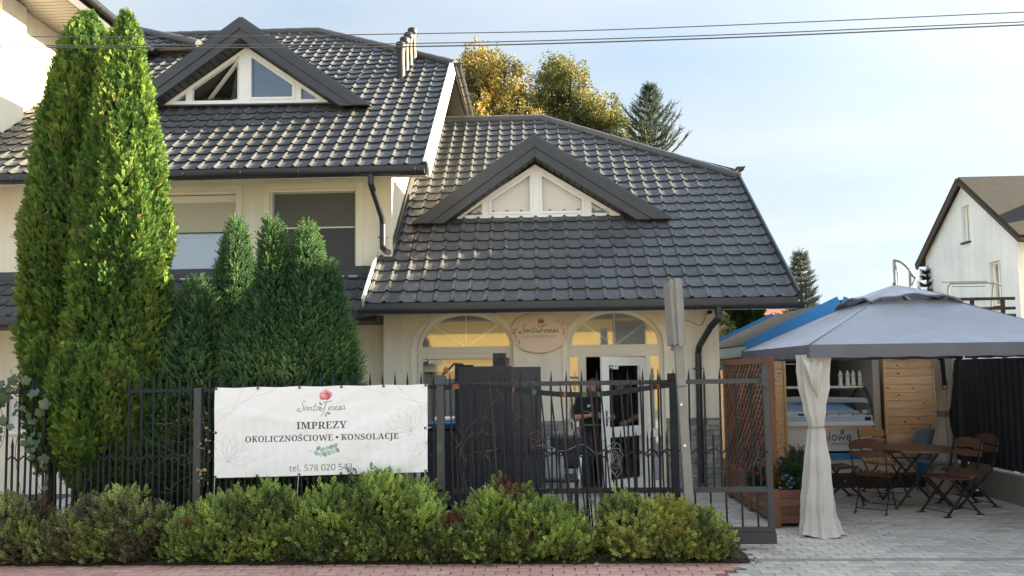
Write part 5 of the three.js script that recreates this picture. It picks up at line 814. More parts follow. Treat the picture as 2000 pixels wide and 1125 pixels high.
  const bp = [[0, 0], [0.032, 0], [0.034, 0.02], [0.027, 0.07], [0.03, 0.13], [0.034, 0.17], [0.03, 0.19], [0.016, 0.205], [0.016, 0.235], [0, 0.235]].map(([r, h]) => new THREE.Vector2(r, h));
  const labs = ['leftmost', 'second from the left', 'third from the left', 'rightmost']; let b0;
  [1642, 1656, 1667, 1680].forEach((px, i) => { const p = on(px, 754, 'z', fz - 0.36); let o; if (!b0) { o = b0 = thing('white_bottle', '', 'bottle', [p.x, Y(757) + 0.017, fz - 0.36], 'white bottles on the freezer shelf'); part('body', clean(new THREE.LatheGeometry(bp, 18)), M.plastic, o, true); part('emblem', clean(new THREE.CylinderGeometry(0.009, 0.009, 0.003, 10).rotateX(Math.PI / 2).translate(0, 0.165, 0.034)), M.navySheet, o, true); part('band', clean(new THREE.TorusGeometry(0.0315, 0.002, 4, 18).rotateX(Math.PI / 2).translate(0, 0.14, 0)), M.woodBrown, o, true); } else { o = b0.clone(); o.name = numbered('white_bottle'); o.position.set(p.x, Y(757) + 0.017, fz - 0.36); o.rotation.y = i * 0.4 - 0.5; scene.add(o); } o.userData.label = labs[i] + ' of the four white bottles on the freezer shelf'; });
  { const p = on(1692, 754, 'z', fz - 0.36), j = thing('dark_jar', 'small dark jar beside the white bottles on the freezer shelf', 'jar', [p.x, Y(757) + 0.017, fz - 0.36]); part('base', clean(new THREE.CylinderGeometry(0.02, 0.022, 0.03, 14).translate(0, 0.015, 0)), M.plastic, j, true); part('body', clean(new THREE.CylinderGeometry(0.026, 0.02, 0.1, 14).translate(0, 0.08, 0)), M.navySheet, j, true); }
}
// ---------------------------------------------------------------- trellis, planter
{
  const A = V(2.675, 0, -8.62), B = V(2.585, 0, -10.42), d = B.clone().sub(A), L = d.length(), h0 = 0.42, h1 = 1.885; d.normalize();
  const t = thing('wooden_trellis', 'brown wooden lattice screen on planter legs behind the grey sliding gate', 'trellis', [2.63, 0, -9.5]), nrm = V(-d.z, 0, d.x);
  const at = (s, y, o = 0) => A.clone().addScaledVector(d, s).addScaledVector(nrm, o).setY(y);
  for (const s of [0.03, L - 0.03]) part('post', beam(at(s, 0.05), at(s, h1), 0.06, 0.06, V(1, 0, 0), 0.004), M.woodRed, t);
  part('rail', beam(at(0, h1 - 0.03), at(L, h1 - 0.03), 0.05, 0.075), M.woodRed, t); part('rail', beam(at(0, h0 + 0.03), at(L, h0 + 0.03), 0.05, 0.07), M.woodRed, t);
  const H = h1 - h0 - 0.12, sp = 0.125; const wm = [M.woodRed, M.woodRed2, std(rgb(0.26, 0.125, 0.075), { roughness: 0.5, map: rep(grain, 1.2, 2) })];
  for (const dir of [1, -1]) for (let s = -H; s < L; s += sp) { let s0 = s, s1 = s + H, y0 = h0 + 0.06, y1 = y0 + H; if (s0 < 0.05) { y0 += 0.05 - s0; s0 = 0.05; } if (s1 > L - 0.05) { y1 -= s1 - (L - 0.05); s1 = L - 0.05; } if (s1 - s0 < 0.08) continue; if (dir < 0) { [s0, s1] = [L - s0, L - s1]; } part('lattice_slat', beam(at(s0, y0, dir * 0.009), at(s1, y1, dir * 0.009), 0.012, 0.042, V(0, 1, 0)), wm[Math.floor(rnd() * 3)], t); }
  const p = thing('wooden_planter', 'long reddish wooden planter box of boards below the trellis', 'planter', [2.85, 0, -9.4]), x0 = 2.62, x1 = 3.06, z0 = -10.4, z1 = -8.46;
  for (const [x, z] of [[x0, z1], [x1, z1], [x0, z0], [x1, z0], [x0, (z0 + z1) / 2]]) part('post', rbox(x - 0.035, x + 0.04, 0.0, 0.42, z - 0.035, z + 0.035, 0.005), M.woodRed, p);
  for (let i = 0; i < 4; i++) { const y = 0.045 + i * 0.092; part('board', rbox(x0 + 0.04, x1 - 0.03, y, y + 0.088, z1 - 0.02, z1 + 0.012, 0.004), wm[i % 3], p); part('board', rbox(x0 - 0.02, x0 + 0.012, y, y + 0.088, z0, z1 - 0.035, 0.004), wm[(i + 1) % 3], p); }
  part('inner_box', merge([box(x0 + 0.02, x1, 0.03, 0.37, z0, z1 - 0.03)]), M.soil, p);
}
// ---------------------------------------------------------------- dark corrugated fence on its concrete footing
{
  const x = 6.12, t = thing('corrugated_fence', 'dark navy corrugated metal fence on a low concrete wall', 'fence', [x, 0, -9]), rows = [[], []];
  for (let z = -4.5, i = 0; z > -14.5; z -= 0.0333, i++) { const o = [0, 0, 0.022, 0.022][i % 4]; for (const [k, y] of [[0, 0.40], [1, 1.845]]) rows[k].push(V(x - o, y, z)); }
  const g = quadGeo(rows).toNonIndexed(); g.computeVertexNormals(); part('corrugated_sheet', g, M.navySheet, t);
  part('top_trim', box(x - 0.03, x + 0.012, 1.84, 1.86, -14.5, -4.5), M.navySheet, t);
  for (let z = -5; z > -14; z -= 2.2) { part('post', rbox(x + 0.02, x + 0.08, 0, 1.83, z - 0.03, z + 0.03, 0.005), M.navySheet, t); }
  for (let z = -4.6; z > -14.4; z -= 1.96) part('footing_slab', rbox(6.02, 6.2, -0.1, 0.37, z - 1.952, z, 0.012), M.concrete, t);
  const b = on(1914, 968, 'y', 0.0), bowl = thing('metal_bowl', 'small shiny metal bowl on the paving by the concrete wall', 'bowl', [b.x - 0.05, 0, b.z]);
  part('stand', clean(new THREE.TorusGeometry(0.10, 0.016, 6, 20).rotateX(Math.PI / 2).translate(0, 0.02, 0)), M.black, bowl, true);
  part('bowl', clean(new THREE.LatheGeometry([[0, 0.012], [0.06, 0.012], [0.085, 0.07], [0.105, 0.075], [0.1, 0.08], [0.08, 0.075], [0.055, 0.02], [0, 0.018]].map(([r, h]) => new THREE.Vector2(r, h)), 24)), M.steel, bowl, true);
}
// ---------------------------------------------------------------- folding chairs and the table
function foldingChair(mat, label, x, z, ang, group) {
  const t = thing('folding_chair', label, 'chair', [x, 0, z], group); t.rotation.y = ang; const P = (o, g, m) => part(o, g, m, t, true);
  for (const s of [-0.19, 0.19]) {
    P('frame_bar', merge([beam(V(-0.30, 0.88, s), V(-0.185, 0.46, s), 0.008, 0.03, V(1, 0, 0)), beam(V(-0.187, 0.465, s), V(0.27, 0.01, s), 0.008, 0.03, V(1, 0, 0)), box(0.22, 0.32, 0.0, 0.012, s - 0.012, s + 0.012)]), M.chairMetal);
    P('leg_bar', merge([beam(V(0.19, 0.445, s * 0.9), V(-0.24, 0.01, s * 0.9), 0.008, 0.028, V(1, 0, 0)), box(-0.29, -0.19, 0.0, 0.012, s * 0.9 - 0.012, s * 0.9 + 0.012), beam(V(-0.2, 0.43, s * 0.94), V(0.2, 0.445, s * 0.94), 0.008, 0.02)]), M.chairMetal);
    P('pivot_bolt', clean(new THREE.CylinderGeometry(0.012, 0.012, 0.02, 8).rotateX(Math.PI / 2).translate(0.0, 0.265, s + (s > 0 ? 0.008 : -0.008))), M.steel);
  }
  P('stretcher', rod([V(0.23, 0.05, -0.19), V(0.23, 0.05, 0.19)], 0.006), M.chairMetal); P('stretcher', rod([V(-0.2, 0.05, -0.17), V(-0.2, 0.05, 0.17)], 0.006), M.chairMetal);
  for (let i = 0; i < 6; i++) { const zz = -0.175 + i * 0.07, rows = [[], []]; for (let k = 0; k <= 12; k++) { const u = k / 12, xx = 0.22 - u * 0.43, yy = 0.455 + (u > 0.75 ? (u - 0.75) * (u - 0.75) * 1.2 : 0) - 0.02 * Math.sin(Math.PI * u * 0.9) + (u < 0.1 ? -(0.1 - u) * 0.15 : 0); rows[0].push(V(xx, yy, zz - 0.027)); rows[1].push(V(xx, yy, zz + 0.027)); }
    const top = quadGeo(rows), bot = quadGeo(rows.map((r) => r.map((p) => p.clone().add(V(0, -0.014, 0))))), e = [0, 1].map((k) => quadGeo([rows[k], rows[k].map((p) => p.clone().add(V(0, -0.014, 0)))])), ends = [0, 12].map((k) => quadGeo([[rows[0][k], rows[1][k]], [rows[0][k].clone().add(V(0, -0.014, 0)), rows[1][k].clone().add(V(0, -0.014, 0))]]));
    P('seat_slat', merge([top, bot, ...e, ...ends]), mat); }
  const bo = (up, lo) => { const s = new THREE.Shape(); up.forEach(([a, b], i) => i ? s.lineTo(a, b) : s.moveTo(a, b)); lo.forEach(([a, b]) => s.lineTo(a, b)); const g = new THREE.ExtrudeGeometry(s, { depth: 0.014, bevelEnabled: true, bevelSize: 0.002, bevelThickness: 0.002, bevelSegments: 1 }); g.translate(0, 0, -0.007); g.rotateY(Math.PI / 2); g.rotateZ(0.27); g.translate(-0.248, 0.67, 0); return uvBox(g); };
  const arc = [], wv = [], wv2 = [], wv3 = [], bt = []; for (let i = 0; i <= 16; i++) { const u = i / 16 * 2 - 1, xx = u * 0.205, w = 0.018 * Math.exp(-u * u * 10); arc.push([xx, 0.185 + 0.05 * (1 - u * u) - (Math.abs(u) > 0.93 ? 0.02 : 0)]); wv.push([xx, 0.125 - 0.02 + w]); wv2.push([xx, 0.095 - 0.02 + w]); wv3.push([xx, 0.0 - w * 0.8 + 0.012]); bt.push([xx, -0.012 + 0.008 * u * u - w * 0.6 - 0.02]); }
  P('back_board', bo(arc, [...wv].reverse()), mat); P('back_board', bo(wv2.map(([a, b]) => [a, b]), [...wv3].reverse()), mat);
  return t;
}
foldingChair(M.woodChair, 'brown wooden folding chair with its back to the viewer, left of the round table', 4.12, -9.42, 0.95);
foldingChair(M.woodChair, 'brown wooden folding chair half hidden behind the front beige curtain', 4.0, -10.25, 0.1);
foldingChair(M.woodOrange, 'folding chair with light orange wood back on the far side of the table', 4.78, -10.62, -1.5);
foldingChair(M.woodChair, 'nearer of the two brown folding chairs right of the table', 4.93, -9.2, Math.PI + 0.32);
foldingChair(M.woodChair, 'farther brown folding chair by the dark fence, its back seen edge-on', 5.42, -9.72, Math.PI + 0.12);
{
  const t = thing('garden_table', 'round brown slatted wooden garden table on black folding metal legs', 'table', [4.82, 0, -9.85]), R = 0.50, n = 9;
  for (let i = 0; i < n; i++) { const a = -R + i * 2 * R / n, b = a + 2 * R / n - 0.006, za = [], oct = (q) => { const k = Math.abs(q); return k < R * 0.414 ? R : R - (k - R * 0.414); }; const s = new THREE.Shape(); s.moveTo(a, -oct(a)); s.lineTo(b, -oct(b)); s.lineTo(b, oct(b)); s.lineTo(a, oct(a)); const g = new THREE.ExtrudeGeometry(s, { depth: 0.022, bevelEnabled: true, bevelSize: 0.003, bevelThickness: 0.003, bevelSegments: 1 }); g.rotateX(-Math.PI / 2); g.rotateY(0.5); g.translate(0, 0.70, 0); part('table_slat', uvBox(g), M.woodChair, t, true); }
  part('under_frame', merge([beam(V(-0.38, 0.685, -0.2), V(0.38, 0.685, -0.2), 0.012, 0.03), beam(V(-0.38, 0.685, 0.2), V(0.38, 0.685, 0.2), 0.012, 0.03)]), M.chairMetal, t, true);
  for (const s of [-1, 1]) { part('leg', beam(V(-0.24, 0.68, s * 0.2), V(0.32, 0.01, s * 0.24), 0.012, 0.026, V(1, 0, 0)), M.chairMetal, t, true); part('leg', beam(V(0.24, 0.68, s * 0.18), V(-0.32, 0.01, s * 0.22), 0.012, 0.026, V(1, 0, 0)), M.chairMetal, t, true); }
  for (const x of [-0.29, 0.29]) part('stretcher', rod([V(x, 0.06, -0.23), V(x, 0.06, 0.23)], 0.007), M.chairMetal, t, true);
}
{ // blue-grey plastic seat behind the rear curtain
  const p = on(1812, 900, 'z', -10.9), t = thing('plastic_chair', 'blue grey rounded plastic chair half hidden by the rear curtain', 'chair', [p.x, 0, -10.9]), s = new THREE.Shape(); s.moveTo(-0.17, 0.42); s.lineTo(-0.18, 0.72); s.absellipse(0, 0.72, 0.18, 0.16, Math.PI, 0, true); s.lineTo(0.17, 0.42); const m = std(rgb(0.13, 0.18, 0.235), { roughness: 0.5 });
  const g = new THREE.ExtrudeGeometry(s, { depth: 0.02, bevelEnabled: true, bevelSize: 0.006, bevelThickness: 0.006 }); part('backrest', uvBox(g), m, t, true); part('seat', rbox(-0.2, 0.2, 0.4, 0.44, 0.0, 0.36, 0.018), m, t, true); for (const [a, b] of [[-0.16, 0.03], [0.16, 0.03], [-0.17, 0.33], [0.17, 0.33]]) part('leg', rod([V(a * 1.1, 0, b), V(a, 0.41, b)], 0.015), m, t, true);
}

// ---------------------------------------------------------------- foliage
function leafGeo(leaves) { // leaves: [base, dir, normal-ish side, length, width, fold]
  const p = [], id = []; leaves.forEach(([b, d, s, l, w, f = 0.15]) => { const o = p.length / 3, n = d.clone().cross(s).normalize(), m = b.clone().addScaledVector(d, l * 0.45), t = b.clone().addScaledVector(d, l).addScaledVector(n, -l * f * 0.6); for (const q of [b, m.clone().addScaledVector(s, w / 2).addScaledVector(n, w * f), t, m.clone().addScaledVector(s, -w / 2).addScaledVector(n, w * f)]) p.push(q.x, q.y, q.z); id.push(o, o + 1, o + 2, o, o + 2, o + 3); });
  const g = new THREE.BufferGeometry(); g.setAttribute('position', new THREE.Float32BufferAttribute(p, 3)); g.setIndex(id); const q = g.toNonIndexed(); q.computeVertexNormals(); return q;
}
const sprays = {
  thuja: () => { const l = []; for (let i = 0; i < 9; i++) for (const s of [-1, 1]) { const y = 0.06 + i * 0.095 + (s > 0 ? 0.045 : 0), len = 0.40 * Math.sin(Math.PI * (0.22 + 0.72 * (1 - i / 10))) + 0.08, a = 0.72 + rr(-0.15, 0.15), z = 0.10 * y * y; const d = V(s * Math.sin(a), Math.cos(a), 0.25 + rr(-0.2, 0.2)).normalize(); l.push([V(0, y, z), d, V(d.y, -d.x, rr(-0.4, 0.4)).normalize(), len, 0.105]); } l.push([V(0, 0.8, 0.07), V(0, 1, 0.3).normalize(), V(1, 0, 0), 0.3, 0.09]); l.push([V(0, 0, 0), V(0, 1, 0.1).normalize(), V(1, 0, 0), 0.8, 0.05]); return leafGeo(l); },
  yew: () => { const l = []; for (let i = 0; i < 15; i++) { const y = 0.05 + i * 0.062, a = i * 2.4, e = 0.75, d = V(Math.cos(a) * Math.sin(e), Math.cos(e), Math.sin(a) * Math.sin(e)); l.push([V(0, y, 0), d, V(-Math.sin(a), 0, Math.cos(a)), 0.25 - 0.006 * i, 0.105, 0.08]); } l.push([V(0, 0.85, 0), V(0, 1, 0), V(1, 0, 0), 0.22, 0.07]); return leafGeo(l); },
  shrub: () => { const l = []; for (let i = 0; i < 10; i++) { const y = 0.08 + i * 0.085, a = i * 2.4 + rr(-0.3, 0.3), e = 1.0 - 0.055 * i, d = V(Math.cos(a) * Math.sin(e), Math.cos(e), Math.sin(a) * Math.sin(e)); l.push([V(0, y, 0), d, V(-Math.sin(a), 0.1, Math.cos(a)), 0.34 + rr(-0.07, 0.05), 0.20, 0.2]); } return leafGeo(l); },
  broad: () => { const l = []; for (let i = 0; i < 9; i++) { const b = V(rr(-0.5, 0.5), rr(-0.45, 0.45), rr(-0.5, 0.5)), d = V(rr(-1, 1), rr(-0.9, 0.5), rr(-1, 1)).normalize(), s = V(rr(-1, 1), rr(-1, 1), rr(-1, 1)).cross(d).normalize(); l.push([b, d, s, 0.36 + rr(0, 0.14), 0.27, 0.15]); } return leafGeo(l); },
  spruce: () => { const l = []; for (let i = 0; i < 14; i++) { const y = 0.03 + i * 0.066, a = i * 2.4, e = 0.8, d = V(Math.cos(a) * Math.sin(e), Math.cos(e), Math.sin(a) * Math.sin(e)); l.push([V(0, y, 0), d, V(-Math.sin(a), 0, Math.cos(a)), 0.22, 0.07, 0.05]); } l.push([V(0, 0, 0), V(0, 1, 0), V(1, 0, 0), 1.05, 0.06]); return leafGeo(l); },
};
seed(51);
const SG = {}; for (const k in sprays) SG[k] = [sprays[k](), sprays[k]()];
const UPY = V(0, 1, 0);
function foliage(root, kind, items, mat, name = 'foliage') {
  const geos = SG[kind]; geos.forEach((g, gi) => {
    const its = items.filter((_, i) => i % geos.length === gi); if (!its.length) return;
    const im = new THREE.InstancedMesh(g, mat, its.length), m = new THREE.Matrix4(), q = new THREE.Quaternion(), r = new THREE.Quaternion(), c = new THREE.Color();
    its.forEach((it, i) => { q.setFromUnitVectors(UPY, it.d); r.setFromAxisAngle(UPY, it.a ?? rnd() * 6.283); q.multiply(r); m.compose(it.p, q, V(it.s, it.s, it.s)); im.setMatrixAt(i, m); im.setColorAt(i, c.setRGB(...it.c)); });
    im.name = name; im.castShadow = im.receiveShadow = true; im.position.copy(root.position).negate(); stuff(im); root.add(im);
  });
}
const mixc = (a, b, t) => a.map((x, i) => mix(x, b[i], t));
const jit = (c, k) => { const f = 1 + rr(-k, k); return c.map((x) => x * f * (1 + rr(-0.06, 0.06))); };
const rv = () => V(rr(-1, 1), rr(-1, 1), rr(-1, 1));
function lumps(root, list, m, sub = 0.72, name = 'branches') { // the twiggy heart of a dense plant: [centre, rx, ry, rz]
  part(name, merge(list.map(([c, a, b, d], i) => { const g = new THREE.IcosahedronGeometry(1, 3), p = g.attributes.position; for (let k = 0; k < p.count; k++) { const x = p.getX(k), y = p.getY(k), z = p.getZ(k), f = sub * (1 + 0.3 * fbm(x * 2.2 + i * 3, y * 2.2, z * 2.2, 3)); p.setXYZ(k, c.x + x * a * f, c.y + y * b * f, c.z + z * d * f); } g.computeVertexNormals(); return clean(g); })), m, root);
}
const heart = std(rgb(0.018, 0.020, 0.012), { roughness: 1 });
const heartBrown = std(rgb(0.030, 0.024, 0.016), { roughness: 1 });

// tall thuja columns
const thujaProf = [[0, 0.42], [0.08, 0.62], [0.2, 0.88], [0.33, 1.0], [0.48, 0.96], [0.62, 0.84], [0.75, 0.70], [0.86, 0.54], [0.94, 0.36], [1, 0.04]];
const profAt = (P, t) => { let i = 0; while (i < P.length - 2 && P[i + 1][0] < t) i++; return mix(P[i][1], P[i + 1][1], clamp((t - P[i][0]) / (P[i + 1][0] - P[i][0]))); };
function column(root, o) { // o: x, z, y0, y1, r, prof, n, size, cols, lean
  const its = [], N = o.n; let k = 0;
  while (its.length < N && k++ < N * 6) {
    const t = rnd(), pr = profAt(o.prof, t); if (rnd() > pr + 0.08) continue;
    const a = rnd() * 6.283, y = mix(o.y0, o.y1, t), lump = fbm(Math.cos(a) * 1.6 + o.x, y * 1.3, Math.sin(a) * 1.6, 3) * (o.lump || 0.5) + fbm(Math.cos(a) * 4, y * 3.5 + o.x, Math.sin(a) * 4, 2) * 0.32;
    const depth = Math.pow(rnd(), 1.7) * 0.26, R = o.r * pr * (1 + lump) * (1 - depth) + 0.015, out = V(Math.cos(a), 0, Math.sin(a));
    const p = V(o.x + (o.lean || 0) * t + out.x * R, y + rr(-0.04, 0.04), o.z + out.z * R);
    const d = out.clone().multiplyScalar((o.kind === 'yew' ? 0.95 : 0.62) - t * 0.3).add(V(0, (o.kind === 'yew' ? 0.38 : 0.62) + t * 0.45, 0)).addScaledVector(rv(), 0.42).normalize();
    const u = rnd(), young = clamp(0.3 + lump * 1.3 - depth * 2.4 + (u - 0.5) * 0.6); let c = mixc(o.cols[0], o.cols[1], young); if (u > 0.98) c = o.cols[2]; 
    its.push({ p, d, s: o.size * rr(0.75, 1.25), c: jit(c, 0.16) });
  }
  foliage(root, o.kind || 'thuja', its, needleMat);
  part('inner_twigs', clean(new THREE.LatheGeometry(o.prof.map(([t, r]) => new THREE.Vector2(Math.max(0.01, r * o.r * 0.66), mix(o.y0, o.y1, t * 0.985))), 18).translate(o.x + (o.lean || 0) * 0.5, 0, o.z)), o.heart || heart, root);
  part('trunk', clean(new THREE.CylinderGeometry(0.03, 0.07, (o.y0 + o.y1) * 0.6, 8).translate(o.x, (o.y0 + o.y1) * 0.3, o.z)), M.bark, root);
}
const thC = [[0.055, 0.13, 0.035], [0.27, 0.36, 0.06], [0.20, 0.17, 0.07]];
{
  const z1 = -8.35, a0 = on(158, 700, 'z', z1), a1 = on(172, 34, 'z', z1), t1 = thing('thuja_tree', 'tall columnar green thuja with the darker left peak, at the left edge', 'thuja tree', [a0.x, 0, z1]);
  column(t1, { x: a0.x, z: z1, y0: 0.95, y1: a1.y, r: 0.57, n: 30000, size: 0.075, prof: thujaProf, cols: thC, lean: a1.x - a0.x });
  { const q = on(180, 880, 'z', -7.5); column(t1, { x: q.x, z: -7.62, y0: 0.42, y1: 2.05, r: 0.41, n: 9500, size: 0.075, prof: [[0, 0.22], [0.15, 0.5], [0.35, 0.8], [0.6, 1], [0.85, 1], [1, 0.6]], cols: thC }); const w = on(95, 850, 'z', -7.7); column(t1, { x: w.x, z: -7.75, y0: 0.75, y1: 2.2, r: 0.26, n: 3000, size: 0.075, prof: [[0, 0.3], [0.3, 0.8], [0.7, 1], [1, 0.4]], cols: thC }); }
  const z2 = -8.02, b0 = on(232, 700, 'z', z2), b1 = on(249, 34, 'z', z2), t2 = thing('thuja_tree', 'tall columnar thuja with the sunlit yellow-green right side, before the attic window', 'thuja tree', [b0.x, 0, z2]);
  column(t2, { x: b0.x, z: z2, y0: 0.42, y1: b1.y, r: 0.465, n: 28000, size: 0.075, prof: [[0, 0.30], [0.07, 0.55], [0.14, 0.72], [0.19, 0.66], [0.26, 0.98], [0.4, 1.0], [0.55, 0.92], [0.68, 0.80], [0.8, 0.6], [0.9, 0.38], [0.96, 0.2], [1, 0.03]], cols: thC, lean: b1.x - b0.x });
}
// dark yews
{
  const yC = [[0.042, 0.11, 0.048], [0.21, 0.32, 0.10], [0.18, 0.13, 0.06]], prof = [[0, 0.85], [0.25, 1], [0.45, 1], [0.6, 0.86], [0.72, 0.66], [0.84, 0.44], [0.93, 0.26], [1, 0.03]];
  const list = [[470, 434, 0.31, -8.42, 'dark green yew with its tip before the wall between the two large windows'], [541, 432, 0.25, -8.02, 'slender yew with the pale sunlit tip left of the dark window'], [610, 444, 0.31, -8.1, 'broad pointed yew with pale tip before the dark window'], [650, 520, 0.28, -8.22, 'lowest yew on the right, reaching toward the rain pipe corner'], [398, 545, 0.46, -8.15, 'dark rounded yew below the blue reflecting window'], [322, 575, 0.42, -8.12, 'dark yew pressed against the right side of the thuja'], [505, 575, 0.40, -8.02, 'low dark yew in front, above the left half of the banner'], [600, 570, 0.38, -8.0, 'low dark yew in front, above the right half of the banner'], [345, 640, 0.5, -8.25, 'low dark yew behind the fence bars left of the banner post'], [262, 700, 0.5, -8.5, 'dark low yew in the gap between thuja and fence, nearest the thuja trunk']];
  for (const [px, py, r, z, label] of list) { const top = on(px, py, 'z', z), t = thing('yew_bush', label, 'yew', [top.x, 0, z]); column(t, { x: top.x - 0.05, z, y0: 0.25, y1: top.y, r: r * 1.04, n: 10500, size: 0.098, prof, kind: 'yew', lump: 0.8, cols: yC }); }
}
// the hedge of small-leaved shrubs
seed(52);
function shrub(label, lobes, cols, n, patch) {
  const L = lobes.map(([px, py, rx, z = -7.14, rz = 0.30]) => { const tp = on(px, py + 20, 'z', z); return { x: tp.x, z, h: tp.y, rx: rx * 0.93 / 206, rz }; }), c0 = L[0], t = thing('hedge_shrub', label, 'shrub', [c0.x, 0, c0.z], undefined), its = [];
  const area = L.map((l) => l.rx * l.h), tot = area.reduce((a, b) => a + b);
  L.forEach((l, li) => { const m = Math.round(n * area[li] / tot);
    for (let i = 0; i < m; i++) { const a = rnd() * 6.283, e = Math.asin(rr(-0.97, 1)), o = V(Math.cos(e) * Math.cos(a), Math.sin(e), Math.cos(e) * Math.sin(a)), cy = l.h * 0.46, lump = 1 + 0.6 * fbm(o.x * 2.2 + l.x * 2, o.y * 2.6 + li, o.z * 2, 3), dep = 1 - Math.pow(rnd(), 1.5) * 0.38, out = rnd() < 0.07 ? rr(1.05, 1.22) : 1;
      const p = V(l.x + o.x * l.rx * lump * dep * out, Math.max(0.02 + rnd() * 0.03, cy + o.y * (l.h - cy) * lump * dep * out), l.z + o.z * l.rz * lump * dep); if (p.z > -6.90) p.z = -6.90 - rnd() * 0.05;
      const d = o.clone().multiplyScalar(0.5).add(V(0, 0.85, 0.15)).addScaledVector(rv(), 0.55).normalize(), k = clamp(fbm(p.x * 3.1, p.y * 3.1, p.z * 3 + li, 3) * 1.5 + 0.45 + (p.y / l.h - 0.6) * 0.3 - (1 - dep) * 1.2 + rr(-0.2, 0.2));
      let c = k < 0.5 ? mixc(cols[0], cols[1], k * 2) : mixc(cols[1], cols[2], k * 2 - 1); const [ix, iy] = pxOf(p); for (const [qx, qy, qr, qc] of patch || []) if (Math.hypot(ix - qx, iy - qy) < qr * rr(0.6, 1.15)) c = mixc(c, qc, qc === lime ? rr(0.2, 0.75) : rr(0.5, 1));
      its.push({ p, d, s: rr(0.066, 0.122), c: jit(c, 0.26) }); } });
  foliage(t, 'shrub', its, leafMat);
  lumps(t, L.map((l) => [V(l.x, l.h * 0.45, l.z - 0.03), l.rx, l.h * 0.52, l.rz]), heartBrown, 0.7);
  const tw = []; for (let i = 0; i < 26; i++) { const l = L[Math.floor(rnd() * L.length)], a = V(l.x + rr(-0.5, 0.5) * l.rx, 0, l.z + rr(0, 0.12)), b = V(l.x + rr(-1, 1) * l.rx, l.h * rr(0.5, 1.0), l.z + rr(0, 0.28)); tw.push(tube([a, a.clone().lerp(b, 0.5).add(V(rr(-0.05, 0.05), 0.03, 0.05)), b], 0.004, 4, 5)); }
  const tg = part('twigs', merge(tw), M.twig, t); stuff(tg);
  return t;
}
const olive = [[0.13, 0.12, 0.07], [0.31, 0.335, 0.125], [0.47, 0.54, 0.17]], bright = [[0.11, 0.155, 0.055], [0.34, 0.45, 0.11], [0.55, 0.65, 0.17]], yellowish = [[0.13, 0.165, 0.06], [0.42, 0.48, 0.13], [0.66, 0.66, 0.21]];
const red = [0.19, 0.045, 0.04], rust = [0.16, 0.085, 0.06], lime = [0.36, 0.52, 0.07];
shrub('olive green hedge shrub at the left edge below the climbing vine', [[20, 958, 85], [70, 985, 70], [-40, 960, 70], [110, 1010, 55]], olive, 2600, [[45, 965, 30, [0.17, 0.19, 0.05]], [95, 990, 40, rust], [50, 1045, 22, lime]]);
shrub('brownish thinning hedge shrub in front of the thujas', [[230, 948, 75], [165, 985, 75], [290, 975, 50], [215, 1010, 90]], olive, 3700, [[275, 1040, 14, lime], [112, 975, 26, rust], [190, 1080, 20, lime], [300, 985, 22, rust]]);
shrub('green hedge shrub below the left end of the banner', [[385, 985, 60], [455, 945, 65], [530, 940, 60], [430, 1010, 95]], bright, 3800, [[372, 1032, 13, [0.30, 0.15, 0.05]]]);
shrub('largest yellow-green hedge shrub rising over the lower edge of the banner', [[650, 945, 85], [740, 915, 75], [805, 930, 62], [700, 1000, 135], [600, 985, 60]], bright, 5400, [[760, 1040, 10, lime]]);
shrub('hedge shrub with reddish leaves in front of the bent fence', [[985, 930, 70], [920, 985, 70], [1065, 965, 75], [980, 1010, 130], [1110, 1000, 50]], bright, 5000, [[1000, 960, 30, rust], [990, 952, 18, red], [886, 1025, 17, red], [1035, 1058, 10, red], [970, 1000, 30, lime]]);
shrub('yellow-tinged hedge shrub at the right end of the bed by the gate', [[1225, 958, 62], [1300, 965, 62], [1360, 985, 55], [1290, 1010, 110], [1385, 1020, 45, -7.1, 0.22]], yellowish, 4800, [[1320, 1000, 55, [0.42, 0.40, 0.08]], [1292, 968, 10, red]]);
shrub('low green gap-filling shrub at the foot of the bent fence post', [[835, 1010, 45, -7.1, 0.25], [870, 1030, 45, -7.08, 0.22]], bright, 1300, [[886, 1022, 14, red]]);
